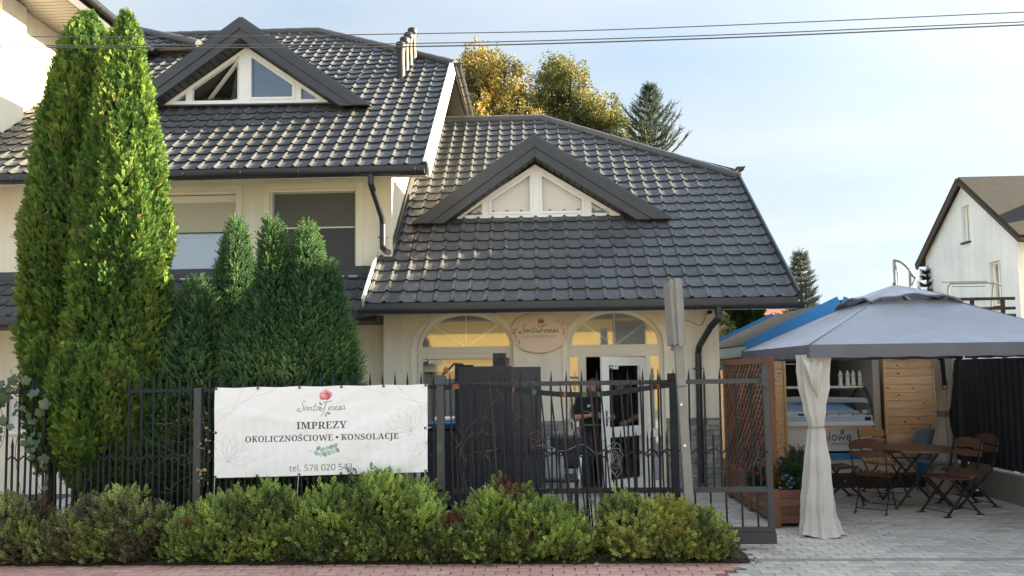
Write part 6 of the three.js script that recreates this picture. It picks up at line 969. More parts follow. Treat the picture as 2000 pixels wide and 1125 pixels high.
{ // fallen leaves and weeds along the edge of the bed
  const its = []; const t = thing('leaf_litter'); delete t.userData.label; delete t.userData.category; t.name = 'leaf_litter'; t.userData.kind = 'stuff';
  for (let i = 0; i < 900; i++) { const x = rr(-5.2, 1.95), z = -6.955 + Math.pow(rnd(), 3) * 0.10 * (rnd() < 0.4 ? 1 : -1.5); its.push({ p: V(x, 0.006 + (z < -6.98 ? 0.012 : 0), z), d: V(rr(-1, 1), 0.5, rr(-1, 1)).normalize(), s: rr(0.02, 0.05), c: jit([[0.10, 0.07, 0.045], [0.16, 0.12, 0.07], [0.05, 0.075, 0.025], [0.04, 0.03, 0.02]][Math.floor(rnd() * 4)], 0.3) }); }
  for (let i = 0; i < 260; i++) its.push({ p: V(rr(-4.6, 1.6), 0.01, rr(-6.98, -6.93)), d: V(rr(-0.5, 0.5), 1, rr(-0.2, 0.5)).normalize(), s: rr(0.04, 0.085), c: jit([0.05, 0.10, 0.035], 0.3) });
  foliage(t, 'shrub', its, leafMat, 'leaves');
  const dl = [[118, 1090, 'largest dry brown leaf at the edge of the bed, below the brownish shrub'], [22, 1099, 'dry tan leaf on the brick path edge near the left end of the hedge'], [955, 1097, 'dry leaf fallen below the shrub with reddish leaves'], [1165, 1103, 'pale dry leaf on the path edge where the red bricks meet the grey paving'], [1450, 1108, 'lone dry leaf on the grey paving right of the hedge']]; const lm = [std(rgb(0.42, 0.27, 0.14), { roughness: 0.8 }), std(rgb(0.5, 0.38, 0.26), { roughness: 0.8 }), std(rgb(0.24, 0.13, 0.07), { roughness: 0.8 })];
  dl.forEach(([px, py, label], i) => { const p = on(px, py, 'y', 0.012), o = thing('dry_leaf', label, 'leaf', [p.x, 0.006, p.z]); const r = 0.05 * (i ? rr(0.7, 1.1) : 1.4); const pts = [[-1, 0, 0], [-0.3, 0.15, 0.5], [0.4, 0.3, 0.45], [1, 0.35, 0], [0.4, 0.28, -0.5], [-0.3, 0.05, -0.45]].map(([x, y, zz]) => V(x * r, y * r, zz * r)); part('blade', slab(pts.reverse(), 0.0015), lm[i % 3], o, true); o.rotation.y = rnd() * 6; });
}
// climbing plant on the left end of the fence
seed(53);
{
  const z = FZ + 0.07, c = on(60, 820, 'z', z), t = thing('climbing_vine', 'pale green lobed-leaf vine climbing the fence at the left edge', 'vine', [c.x, 0, z]);
  const lm = [[0.075, 0.11, 0.055], [0.05, 0.085, 0.04], [0.11, 0.14, 0.08], [0.04, 0.08, 0.03]].map((k) => std(rgb(...k), { roughness: 0.6 }));
  const leaf = (() => { const s = new THREE.Shape(); for (let i = 0; i <= 40; i++) { const a = i / 40 * Math.PI * 2, r = 0.62 + 0.38 * Math.pow(Math.abs(Math.cos(a * 2.5)), 0.8) * (0.8 + 0.2 * Math.cos(a)); const x = Math.sin(a) * r, y = Math.cos(a) * r; i ? s.lineTo(x, y) : s.moveTo(x, y); } const g = new THREE.ShapeGeometry(s), p = g.attributes.position; for (let i = 0; i < p.count; i++) { const x = p.getX(i), y = p.getY(i); p.setZ(i, -0.22 * Math.abs(x) - 0.15 * y * y); } g.computeVertexNormals(); return g; })();
  const spots = [[-20, 560]]; for (let i = 0; i < 64; i++) { const u = rnd(); let px, py; if (u < 0.72) { px = rr(-30, 78); py = rr(735, 880); if (px > 50 && py < 770) px -= 40; } else if (u < 0.92) { px = rr(60, 92); py = rr(735, 900); } else { px = rr(78, 92); py = rr(840, 960); } spots.push([px, py]); }
  for (const [px, py] of spots) { const p = on(px, py, 'z', z + rr(-0.03, 0.07)), s = rr(0.032, 0.066), o = part('leaf', leaf, lm[Math.floor(rnd() * 4)], t, true); o.position.copy(p).sub(t.position); o.scale.setScalar(s); o.rotation.set(rr(-0.7, 0.5), rr(-0.8, 0.8), rr(-2, 2)); }
  for (const pts of [[[-10, 900], [10, 840], [0, 780], [25, 735]], [[84, 985], [86, 920], [80, 860], [88, 800], [70, 745], [82, 725]], [[40, 960], [30, 880], [45, 800], [20, 720]], [[60, 850], [75, 880], [70, 930], [92, 985]]]) part('stem', tube(pts.map(([a, b]) => on(a, b, 'z', z)), 0.0026, 5), M.twig, t);
}
function twigs(name, label, base, lists, r, m) { const t = thing(name, label, 'dry twigs', base.toArray()); for (const l of lists) part('stem', tube(l, r * rr(0.7, 1.2), 5), m, t); return t; }
{
  const z = FZ + 0.06, P = (a, b) => on(a, b, 'z', z + rr(-0.05, 0.04)), ls = [];
  for (const l of [[[905, 960], [898, 900], [905, 850], [925, 825], [945, 815], [965, 828], [968, 850]], [[900, 880], [915, 855], [940, 845], [960, 850]], [[930, 860], [945, 825], [950, 800], [972, 778]], [[1040, 880], [1048, 850], [1058, 845], [1066, 870], [1060, 900]], [[1045, 860], [1038, 835], [1020, 815], [1006, 822]], [[895, 870], [910, 862], [900, 845], [892, 832]], [[912, 900], [905, 930], [915, 960]], [[950, 880], [958, 900], [952, 940]], [[1030, 850], [1052, 842], [1060, 856], [1045, 866]]]) { ls.push(l.map((q) => P(...q))); for (let k = 0; k < 2; k++) { const q = l[Math.floor(rnd() * l.length)]; ls.push([P(...q), P(q[0] + rr(-14, 14), q[1] + rr(-14, 8)), P(q[0] + rr(-24, 24), q[1] + rr(-26, 16))]); } }
  twigs('dry_climber', 'bare reddish-brown climber twigs tangled in the bent fence before the navy panel', on(950, 900, 'z', z).setY(0), ls, 0.003, std(rgb(0.12, 0.065, 0.045), { roughness: 0.9 }));
  const l2 = []; for (let k = 0; k < 7; k++) { let x = rr(370, 400), y = rr(800, 950); const l = [P(402 + rr(-3, 3), y)]; for (let i = 0; i < 5; i++) { l.push(P(x, y)); x -= rr(8, 26); y += rr(-16, 14); } l2.push(l); } l2.push([[398, 950], [400, 880], [404, 850], [396, 820]].map((q) => P(...q)));
  const t2 = twigs('dry_climber', 'dry vine with curled yellow leaves beside the dark fence post left of the banner', on(395, 900, 'z', z).setY(0), l2, 0.0022, std(rgb(0.13, 0.10, 0.07), { roughness: 0.95 }));
  for (let k = 0; k < 26; k++) { const p = P(rr(385, 412), rr(800, 950)); part('dry_leaf', slab(((ang, sc) => [V(-0.02, 0, 0), V(-0.006, -0.011, 0.008), V(0.012, -0.008, 0.004), V(0.022, 0.003, -0.006), V(0.006, 0.011, -0.004)].map((q) => q.applyAxisAngle(V(0.3, 0.3, 0.9).normalize(), ang).multiplyScalar(sc).add(p)))(rr(0, 6), rr(0.5, 1.1)), 0.001), std(rgb(0.30 + rr(-0.08, 0.08), 0.22, 0.10), { roughness: 0.9 }), t2); }
}
// flowers in the planter
seed(54);
{
  const z = -8.62, at = (px, py, zz = z) => on(px, py, 'z', zz);
  const g1 = thing('flowering_plant', 'leafy plant with blue-violet flower heads in the planter by the front curtain', 'flowers', [2.9, 0.38, z]), g2 = thing('red_salvia', 'bright red salvia spikes at the corner of the wooden planter', 'flowers', [2.72, 0.38, z]), g3 = thing('red_geranium', 'small dark plant with red blooms seen through the gate bars', 'flowers', [2.66, 0.38, -8.9]), g4 = thing('feathery_plant', 'pale feathery green plant behind the violet flowers', 'plant', [2.95, 0.38, -8.8]);
  const green = (n, cx, cy, rx, ry, cols, s, zz) => { const l = []; for (let i = 0; i < n; i++) { const a = rnd() * 6.28, r = Math.sqrt(rnd()), p = at(cx + Math.cos(a) * rx * r, cy + Math.sin(a) * ry * r, zz + rr(-0.14, 0.13)); p.x = Math.min(p.x, 3.3); l.push({ p, d: V(rr(-0.6, 0.6), 1, rr(-0.3, 0.7)).normalize(), s: s * rr(0.7, 1.3), c: jit(mixc(cols[0], cols[1], rnd()), 0.2) }); } return l; };
  foliage(g1, 'shrub', green(700, 1541, 940, 32, 26, [[0.02, 0.05, 0.015], [0.07, 0.14, 0.03]], 0.09, z), leafMat, 'leaves');
  foliage(g4, 'yew', green(320, 1556, 920, 24, 28, [[0.06, 0.085, 0.045], [0.13, 0.17, 0.09]], 0.13, -8.85), leafMat, 'leaves');
  foliage(g3, 'shrub', green(240, 1483, 945, 24, 18, [[0.02, 0.045, 0.02], [0.05, 0.09, 0.04]], 0.09, -8.95), leafMat, 'leaves');
  foliage(g2, 'shrub', green(180, 1521, 945, 12, 20, [[0.02, 0.05, 0.015], [0.05, 0.12, 0.03]], 0.08, z), leafMat, 'leaves');
  const rm = std(rgb(0.55, 0.012, 0.02), { roughness: 0.6 }), vm = std(rgb(0.22, 0.24, 0.55), { roughness: 0.8 });
  for (const [px, a, b] of [[1519, 908, 942], [1524, 918, 945], [1515, 920, 938], [1530, 925, 945]]) { const l = []; for (let y = a; y < b; y += 2.2) { const k = (y - a) / (b - a), p = at(px + rr(-3, 3) * (0.4 + k), y, z + 0.1 + rr(-0.02, 0.02)), s = new THREE.IcosahedronGeometry(0.010 + 0.008 * k, 0); s.scale(1.2, 0.7, 1.2); s.translate(p.x, p.y, p.z); l.push(clean(s)); } part('blossom_spike', merge(l), rm, g2); }
  for (const [px, py] of [[1480, 926], [1492, 934]]) { const p = at(px, py, -8.85), l = []; for (let i = 0; i < 12; i++) { const s = new THREE.IcosahedronGeometry(0.012, 0); s.translate(p.x + rr(-0.025, 0.025), p.y + rr(-0.02, 0.02), p.z + rr(-0.02, 0.02)); l.push(clean(s)); } part('bloom', merge(l), rm, g3); }
  for (const [px, py] of [[1530, 936], [1537, 930], [1545, 934], [1536, 946], [1524, 953], [1545, 952], [1536, 957], [1528, 962], [1549, 943], [1541, 940], [1531, 929]]) { const p = at(px, py, z + 0.13), l = []; for (let i = 0; i < 14; i++) { const s = new THREE.IcosahedronGeometry(0.007, 0); s.translate(p.x + rr(-0.02, 0.02), p.y + rr(-0.012, 0.012), p.z + rr(-0.015, 0.015)); l.push(clean(s)); } part('flower_head', merge(l), vm, g1); }
}

// ---------------------------------------------------------------- trees and houses behind
seed(61);
function crownTree(name, label, z, lobes, cols, n, size, trunkPx, extra) { // lobes in photograph pixels at depth z
  const k = Math.abs(z) / F, b = on(trunkPx, 600, 'z', z), t = thing(name, label, 'tree', [b.x, 0, z]), its = [], tot = lobes.reduce((a, l) => a + l[2] * l[2], 0), cs = lobes.map(([px, py, r]) => ({ c: on(px, py, 'z', z).add(V(0, 0, rr(-0.6, 0.6))), r: r * k }));
  cs.forEach((l, i) => { const m = n * lobes[i][2] ** 2 / tot; for (let j = 0; j < m; j++) { const o = rv().normalize(), f = 1 + 0.85 * fbm(o.x * 2.4 + i * 7, o.y * 2.4, o.z * 2.4, 3), R = l.r * f * (1 - 0.5 * Math.pow(rnd(), 2)), p = l.c.clone().addScaledVector(o, R), q = clamp(0.5 + fbm(p.x * 0.9, p.y * 0.9, p.z * 0.9, 3) * 1.6 + rr(-0.25, 0.25)); its.push({ p, d: rv().normalize(), s: size * rr(0.7, 1.35), c: jit(q < 0.5 ? mixc(cols[0], cols[1], q * 2) : mixc(cols[1], cols[2], q * 2 - 1), 0.2) }); } });
  foliage(t, 'broad', its, deciMat, 'crown');
  const top = cs.reduce((a, l) => Math.max(a, l.c.y), 0);
  part('trunk', clean(new THREE.CylinderGeometry(0.08, 0.24, top * 0.95, 9).translate(b.x, top * 0.475, z)), M.bark, t);
  cs.forEach((l) => { const a = V(b.x, l.c.y * 0.62, z); part('limb', tube([a, a.clone().lerp(l.c, 0.5).add(V(0, 0.2, 0)), l.c.clone().add(V(0, l.r * 0.6, 0))], 0.05, 6, 8), M.bark, t); });
  return t;
}
crownTree('autumn_tree', 'golden autumn broadleaf tree rising behind the hall ridge, on the left', -26, [[945, 135, 44], [925, 150, 38], [990, 165, 42], [935, 200, 55], [985, 215, 55], [1020, 200, 34], [955, 260, 75], [1010, 270, 60], [905, 230, 40], [1040, 245, 35]], [[0.12, 0.11, 0.04], [0.28, 0.25, 0.07], [0.44, 0.31, 0.08]], 3700, 0.22, 960);
crownTree('broadleaf_tree', 'olive green broadleaf tree beside the golden one, behind the hall ridge', -27, [[1090, 140, 36], [1075, 170, 42], [1115, 175, 40], [1075, 215, 45], [1130, 210, 45], [1100, 250, 60], [1150, 235, 45], [1180, 230, 35], [1195, 265, 38], [1160, 275, 50], [1060, 260, 45], [1215, 290, 25]], [[0.07, 0.085, 0.035], [0.165, 0.175, 0.055], [0.30, 0.27, 0.08]], 3900, 0.21, 1105);
function conifer(name, label, z, px, top, base, hw, col, o = {}) {
  const k = Math.abs(z) / F, a = on(px, top, 'z', z), b = on(px, base, 'z', z), t = thing(name, label, 'tree', [a.x, 0, z]), its = [], H = a.y - b.y, br = [];
  const lv = o.levels || 15; for (let i = 0; i < lv; i++) { const f = (i + 0.5) / lv, y = a.y - H * Math.pow(f, 1.1), L = hw * k * Math.pow(f, 0.85) * (o.full || 1), nb = o.nb || 6; for (let j = 0; j < nb; j++) { const an = j / nb * 6.283 + i * 1.3 + rr(-0.3, 0.3), len = L * rr(0.6, 1.15), rise = (o.rise ?? 0.45) + rr(-0.1, 0.15), e = V(a.x + Math.cos(an) * len, y + len * rise * 0.8 + (o.tip || 0) * len, z + Math.sin(an) * len), s = V(a.x, y, z), m = s.clone().lerp(e, 0.55).add(V(0, -len * 0.12, 0)); br.push(tube([s, m, e], 0.012 + 0.01 * f, 4, 4)); const c = new THREE.CatmullRomCurve3([s, m, e]), ns = Math.max(4, Math.round(len / (o.gap || 0.075))); for (let q = 0; q < ns; q++) { const u = 0.12 + 0.88 * q / ns, p = c.getPoint(u), tg = c.getTangent(u), side = V(-tg.z, 0.1, tg.x).normalize(); for (const w of [-1, 1, 0]) its.push({ p, d: tg.clone().addScaledVector(side, w * 0.9).add(V(0, o.hang ?? 0.1, 0)).addScaledVector(rv(), 0.3).normalize(), s: (o.size || 0.26) * rr(0.6, 1.15), c: jit(mixc(col[0], col[1], clamp(rnd() * 0.7 + u * 0.3)), 0.18) }); } } }
  for (let q = 0; q < 14; q++) its.push({ p: V(a.x, a.y - H * 0.12 * q / 14, z), d: V(rr(-0.6, 0.6), 1, rr(-0.6, 0.6)).normalize(), s: (o.size || 0.26), c: jit(col[1], 0.15) });
  foliage(t, 'spruce', its, needleMat, 'crown'); stuff(part('branches', merge(br), M.bark, t)); part('trunk', clean(new THREE.CylinderGeometry(0.015, 0.16, a.y, 8).translate(a.x, a.y / 2, z)), M.bark, t); return t;
}
conifer('spruce_tree', 'loose dark spruce with upswept branches right of the autumn trees', -24, 1268, 172, 330, 80, [[0.03, 0.055, 0.03], [0.09, 0.13, 0.075]], { levels: 12, nb: 7, rise: 0.95, gap: 0.085, size: 0.27 });
conifer('spruce_tree', 'bluish spruce between the hall gutter and the blue kiosk roof', -22, 1562, 496, 720, 60, [[0.06, 0.085, 0.07], [0.17, 0.21, 0.175]], { levels: 20, nb: 9, rise: 0.35, gap: 0.06, size: 0.24 });
conifer('spruce_tree', 'small dark spruce partly hidden by the white neighbouring house', -27, 1812, 528, 700, 42, [[0.016, 0.032, 0.022], [0.045, 0.065, 0.045]], { levels: 12, nb: 7, rise: 0.35, size: 0.26 });
{ const z = -15, b = on(1450, 600, 'z', z), t = thing('thuja_tree', 'green clipped thuja seen between the hall corner and the kiosk roof', 'thuja tree', [b.x, 0, z]); column(t, { x: b.x, z, y0: 0.3, y1: 3.6, r: 0.36, n: 3000, size: 0.16, prof: [[0, 0.8], [0.2, 1], [0.8, 0.95], [0.95, 0.6], [1, 0.1]], cols: [[0.016, 0.045, 0.012], [0.05, 0.09, 0.02], [0.10, 0.09, 0.03]] }); }
crownTree('pale_bush', 'pale variegated bush beside the clipped thuja behind the hall corner', -14.5, [[1416, 630, 16], [1420, 655, 20], [1412, 690, 25], [1420, 720, 25]], [[0.10, 0.12, 0.06], [0.22, 0.24, 0.12], [0.38, 0.38, 0.20]], 900, 0.13, 1417);
{ // distant house with a red roof
  const z = -34, a = on(1476, 640, 'z', z), b = on(1560, 640, 'z', z), y1 = on(1500, 618, 'z', z).y, y2 = on(1500, 604, 'z', z).y, t = thing('red_roofed_house', 'far pale house with a red tiled roof above the kiosk roof', 'house', [a.x + 1, 0, z]);
  part('wall', box(a.x - 1.5, b.x, -0.1, y1, z - 5, z), M.whiteWall, t); const r = part('roof', merge([slab([V(a.x - 2, y1 - 0.05, z + 0.4), V(b.x + 0.4, y1 - 0.05, z + 0.4), V(b.x - 1, y2 + 0.9, z - 2.5), V(a.x - 1, y2 + 0.9, z - 2.5)].reverse(), 0.1)]), M.redTile, t); for (let x = a.x - 1.9; x < b.x; x += 0.22) part('roof_rib', beam(V(x, y1 - 0.02, z + 0.4), V(x + 0.3 * ((x > (a.x + b.x) / 2) ? -1 : 1), y2 + 0.9, z - 2.45), 0.08, 0.05), M.redTile, r);
  part('window', box(a.x + 1.2, a.x + 1.9, y1 - 1.0, y1 - 0.35, z, z + 0.02), M.dark, t);
}
// ---------------------------------------------------------------- white neighbouring house
{
  const X = 14.04, P = (px, py) => on(px, py, 'x', X), e1 = P(1985, 455), ap = P(1880, 352), e2 = P(1801, 508), t = thing('white_house', 'plain white gabled house with a steep dark patched roof, at the right edge', 'house', [X + 4, 0, ap.z]);
  const zN = e1.z, zF = 2 * ap.z - zN, yE = 5.72, yA = ap.y, W = 12, w1 = [P(1878, 405), P(1895, 470)], w2 = [P(1932, 513), P(1958, 596)];
  const hole = (a, b) => [[a.z, Math.min(a.y, b.y)], [b.z, Math.min(a.y, b.y)], [b.z, Math.max(a.y, b.y)], [a.z, Math.max(a.y, b.y)]];
  const H = [hole(w1[0], w1[1]), hole(w2[0], w2[1])];
  part('gable_wall', extrude([[zN, -0.1], [zN, yE], [ap.z, yA - 0.12], [zF, yE], [zF, -0.1]], 0, 0.3, H).rotateY(-Math.PI / 2).translate(X + 0.3, 0, 0), M.whiteWall, t);
  part('long_wall', box(X + 0.301, X + W, -0.1, yE, zN - 0.3, zN), M.whiteWall, t); part('rear_wall', box(X + 0.301, X + W, -0.1, yE, zF, zF + 0.3), M.whiteWall, t);
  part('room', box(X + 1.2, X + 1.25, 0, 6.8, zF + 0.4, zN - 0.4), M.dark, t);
  H.forEach((h, i) => { const [z0, y0] = h[0], z1 = h[1][0], y1 = h[2][1], f = 0.07, a = Math.min(z0, z1), b = Math.max(z0, z1), fr = part('window', extrude([[a, y0], [b, y0], [b, y1], [a, y1]], 0, 0.06, [[[a + f, y0 + f], [mix(a, b, 0.5) - f / 2, y0 + f], [mix(a, b, 0.5) - f / 2, y1 - f], [a + f, y1 - f]], [[mix(a, b, 0.5) + f / 2, y0 + f], [b - f, y0 + f], [b - f, y1 - f], [mix(a, b, 0.5) + f / 2, y1 - f]]]).rotateY(-Math.PI / 2).translate(X + 0.18, 0, 0), M.upvc, t);
    part('pane', box(X + 0.14, X + 0.145, y0 + f, y1 - f, a + f, mix(a, b, 0.5)), M.pane, fr); part('pane', box(X + 0.15, X + 0.155, y0 + f, y1 - f, mix(a, b, 0.5), b - f), M.pane, fr); part('sill', box(X - 0.08, X + 0.1, y0 - 0.06, y0 - 0.005, a - 0.05, b + 0.05), M.woodBrown, fr);
    part('drape', box(X + 0.5, X + 0.52, y0, y1, a, mix(a, b, 0.55)), std(rgb(0.42, 0.42, 0.40), { roughness: 1 }), fr); });
  const brick = std(rgb(0.07, 0.052, 0.046), { roughness: 0.9 });
  const sl = (z0, y0, z1, y1, up) => slab([V(X - 0.18, y0, z0), V(X + W, y0, z0), V(X + W, y1, z1), V(X - 0.18, y1, z1)][up ? 'slice' : 'reverse'](), 0.12);
  const dz = 0.35, dy = 0.35 * (yA - yE) / (zN - ap.z), felt = new THREE.MeshPhysicalMaterial({ color: rgb(0.055, 0.053, 0.052), roughness: 0.95, specularIntensity: 0.2, map: rep(streak, 0.5) });
  const roof = part('roof', merge([sl(zN + dz, yE - dy, ap.z, yA, false), sl(zF - dz, yE - dy, ap.z, yA, true)]), felt, t);
  part('verge_board', beam(V(X - 0.16, yE - dy - 0.06, zN + dz), V(X - 0.16, yA - 0.06, ap.z), 0.05, 0.09, V(0, 1, 0)), brick, roof); part('verge_board', beam(V(X - 0.16, yE - dy - 0.06, zF - dz), V(X - 0.16, yA - 0.06, ap.z), 0.05, 0.16, V(0, 1, 0)), brick, roof);
  part('eaves_gutter', rod([V(X - 0.2, yE - dy - 0.05, zN + dz + 0.05), V(X + W, yE - dy - 0.05, zN + dz + 0.05)], 0.07), brick, roof);
  for (let i = 0; i < 9; i++) { const k = i / 9, a = V(X - 0.17, mix(yE - dy, yA, k) + 0.012, mix(zN + dz, ap.z, k)), b = a.clone().add(V(W, 0, 0)); part('felt_lap', beam(a, b, 0.5, 0.012, V(0, zN - ap.z, yA - yE).normalize()), felt, roof); }
}
{ // terrace railing with a drying frame before the white house
  const z = -17.5, P = (px, py) => on(px, py, 'z', z), t = thing('terrace_railing', 'dark brown board railing of a terrace in front of the white house', 'railing', [P(1900, 600).x, 0, z]), a = P(1826, 588), b = P(1982, 582);
  for (const [y, l] of [[584, 0], [603, 0], [617, 0]]) { const q = P(1900, y); part('board', rbox(a.x, b.x, q.y - 0.035, q.y + 0.035, z - 0.02, z + 0.02, 0.004), M.woodBrown, t); }
  { const q = P(1890, 594); part('board', box(a.x, P(1910, 590).x, q.y - 0.03, q.y + 0.03, z - 1.4, z - 1.36), M.woodBrown, t); }
  for (const px of [1834, 1901, 1961]) part('post', box(P(px, 600).x - 0.04, P(px, 600).x + 0.04, 0, P(px, 584).y, z - 0.07, z - 0.021), M.woodBrown, t);
  part('terrace_floor', box(a.x, b.x, P(1900, 640).y - 0.15, P(1900, 640).y, z - 3.5, z), M.concrete, t);
  const d = thing('drying_frame', 'thin metal tube drying frame standing on the terrace', 'clothes rack', [P(1890, 560).x, P(1900, 640).y, z - 0.9]), Q = (px, py, zz = z - 0.9) => on(px, py, 'z', zz);
  part('frame', merge([rod([Q(1852, 600), Q(1852, 560), Q(1857, 554), Q(1940, 552), Q(1956, 557)], 0.022), rod([Q(1840, 551), Q(1928, 549)], 0.013), rod([Q(1860, 560), Q(1925, 559)], 0.012), rod([Q(1940, 552), Q(1935, 615)], 0.018)]), M.greyPost, d);
  const g = thing('swing_frame', 'curved thin metal swing frame rising behind the gazebo top', 'swing', [on(1765, 530, 'z', -16).x, 0, -16]), S2 = (px, py) => on(px, py, 'z', -16), ft = on(1746, 760, 'z', -16);
  part('frame', merge([rod([V(S2(1746, 508).x, 0, -16), S2(1746, 508)], 0.03), tube([S2(1746, 508), S2(1758, 511), S2(1772, 522), S2(1782, 537), S2(1788, 543)], 0.03, 8), rod([S2(1746, 510), S2(1753, 530), S2(1752, 570)], 0.012), rod([S2(1777, 530), S2(1778, 565)], 0.026), rod([S2(1787, 543), S2(1780, 560)], 0.015)]), M.greyPost, g); part('foot', box(ft.x - 0.5, ft.x + 0.9, 0, 0.05, -16.1, -15.9), M.greyPost, g);
}
{ // pale polycarbonate roof beyond the dark fence
  const z0 = -10.5, z1 = -15.5, t = thing('carport', 'low white translucent carport roof beyond the dark corrugated fence', 'carport', [8.5, 0, -13]), rows = [];
  for (let j = 0; j <= 8; j++) { const z = mix(z0, z1, j / 8), r = []; for (let i = 0; i <= 16; i++) { const x = mix(6.4, 11.5, i / 16); r.push(V(x, 1.90 + 0.36 * Math.sin(Math.PI * j / 8 * 0.55), z)); } rows.push(r); }
  part('roof_sheet', quadGeo(rows), new THREE.MeshPhysicalMaterial({ color: rgb(0.8, 0.82, 0.82), roughness: 0.4, transmission: 0.3, thickness: 0 }), t);
  for (let i = 0; i <= 5; i++) { const x = mix(6.4, 11.5, i / 5); part('rib', tube(rows.map((r) => r[0].clone().setX(x).add(V(0, 0.015, 0))), 0.016, 5), M.whiteTrim, t); }
  for (const [x, z] of [[6.5, z0], [11.4, z0], [6.5, z1], [11.4, z1]]) part('post', box(x - 0.04, x + 0.04, 0, z === z0 ? 1.9 : 2.25, z - 0.04, z + 0.04), M.whiteTrim, t);
}
// ---------------------------------------------------------------- overhead cables along the street
{
  const z = -4.6, defs = [['thin overhead cable, the highest of the three above the roofs', [[-60, 72], [430, 71], [860, 65], [1130, 60], [1500, 46], [2060, 21]], 0.003], ['middle cable of the three overhead, close above the lowest', [[-60, 89], [430, 88], [860, 84], [1360, 70], [2060, 40]], 0.0032], ['lowest and thickest of the three overhead cables', [[-60, 92], [430, 93], [860, 90], [1360, 76], [2060, 46]], 0.0042]];
  for (const [l, pts, r] of defs) { const q = pts.map(([a, b]) => on(a, b, 'z', z)), first = q[0].clone().add(q[0].clone().sub(q[1]).multiplyScalar(4)), last = q[q.length - 1].clone().add(q[q.length - 1].clone().sub(q[q.length - 2]).multiplyScalar(4)), t = thing('overhead_cable', l, 'cable', [0, q[2].y, z]); part('wire', tube([first, ...q, last], r, 6, 80), M.cable, t); }
}
// ---------------------------------------------------------------- across the street: seen in the window reflections; and the neighbour on the right whose roof and trees shade the yard
{
  const z = 13.5, t = thing('yellow_house', 'long yellow rendered house across the street, mirrored in the arched windows', 'house', [-2, 0, z + 4]);
  part('wall', extrude([[-15, -0.1], [11, -0.1], [11, 4.6], [-15, 4.6]], z, z + 0.3, [[[-2.2, 1.0], [-0.9, 1.0], [-0.9, 2.5], [-2.2, 2.5]], [[3.6, 1.2], [5.2, 1.2], [5.2, 4.2], [3.6, 4.2]], [[-9, 1.0], [-7.6, 1.0], [-7.6, 2.5], [-9, 2.5]]]), M.yellowWall, t);
  part('gable_wall', extrude([[1.6, 4.601], [6.6, 4.601], [6.6, 5.5], [1.6, 4.5]], z - 0.02, z + 0.3), M.yellowWall, t);
  part('rear_wall', merge([box(-15, 11, -0.1, 4.5, z + 8.7, z + 9)]), M.yellowWall, t); part('side_wall', box(-15, -14.7, -0.1, 4.5, z + 0.31, z + 8.69), M.yellowWall, t); part('side_wall', box(10.7, 11, -0.1, 4.5, z + 0.31, z + 8.69), M.yellowWall, t);
  part('roof', merge([slab([V(-15.5, 4.5, z - 0.5), V(11.5, 4.5, z - 0.5), V(11.5, 7.3, z + 4.5), V(-15.5, 7.3, z + 4.5)], 0.15), slab([V(-15.5, 7.3, z + 4.5), V(11.5, 7.3, z + 4.5), V(11.5, 4.5, z + 9.5), V(-15.5, 4.5, z + 9.5)], 0.15)]), M.tile, t);
  for (const [a, b, c, d] of [[-2.2, -0.9, 1, 2.5], [3.6, 5.2, 1.2, 4.2], [-9, -7.6, 1, 2.5]]) part('window', box(a, b, c, d, z + 0.12, z + 0.16), M.dark, t);
  const n = thing('neighbour_house', 'tall neighbouring house outside the frame to the right', 'house', [18, 0, -12]);
  part('wall', box(14.2, 22, -0.1, 8.1, -17, -8.3), M.stucco, n); part('roof', merge([slab([V(13.7, 7.9, -17.5), V(18.1, 10.65, -17.5), V(18.1, 10.65, -7.8), V(13.7, 7.9, -7.8)], 0.15), slab([V(18.1, 10.65, -17.5), V(22.5, 7.9, -17.5), V(22.5, 7.9, -7.8), V(18.1, 10.65, -7.8)], 0.15)]), M.redTile, n);
  for (const z2 of [-16.85, -8.45]) part('gable_wall', extrude([[14.2, 8.101], [22, 8.101], [18.1, 10.5]], z2 - 0.15, z2 + 0.15), M.stucco, n);
}

// ---------------------------------------------------------------- people in the doorway
function sdfMesh(f, lo, hi, cell) {
  const ext = Math.max(hi.x - lo.x, hi.y - lo.y, hi.z - lo.z), n = Math.ceil(ext / cell) + 4, mc = new MarchingCubes(n, M.skin, false, false, 160000), half = n / 2, c = lo.clone().add(hi).multiplyScalar(0.5), k = ext / 2 * (n / (n - 4));
  const p = V(0, 0, 0); for (let z = 0; z < n; z++) for (let y = 0; y < n; y++) for (let x = 0; x < n; x++) { p.set(c.x + (x - half) / half * k, c.y + (y - half) / half * k, c.z + (z - half) / half * k); mc.field[x + y * n + z * n * n] = p.x < lo.x - 0.05 || p.x > hi.x + 0.05 || p.z < lo.z - 0.05 || p.z > hi.z + 0.05 ? -1 : -f(p); }
  mc.isolation = 0; mc.update(); const g = new THREE.BufferGeometry(), P = new Float32Array(mc.positionArray.subarray(0, mc.count * 3)), N = new Float32Array(mc.normalArray.subarray(0, mc.count * 3));
  for (let i = 0; i < P.length; i += 3) { P[i] = c.x + P[i] * k; P[i + 1] = c.y + P[i + 1] * k; P[i + 2] = c.z + P[i + 2] * k; }
  g.setAttribute('position', new THREE.BufferAttribute(P, 3)); g.setAttribute('normal', new THREE.BufferAttribute(N, 3)); g.setAttribute('uv', new THREE.BufferAttribute(new Float32Array(P.length / 3 * 2), 2)); return g;
}
const cap = (a, b, ra, rb) => { const ab = b.clone().sub(a), L2 = ab.lengthSq(), q = V(0, 0, 0); return (p) => { q.copy(p).sub(a); const t = clamp(q.dot(ab) / L2); q.addScaledVector(ab, -t); return q.length() - mix(ra, rb, t); }; };
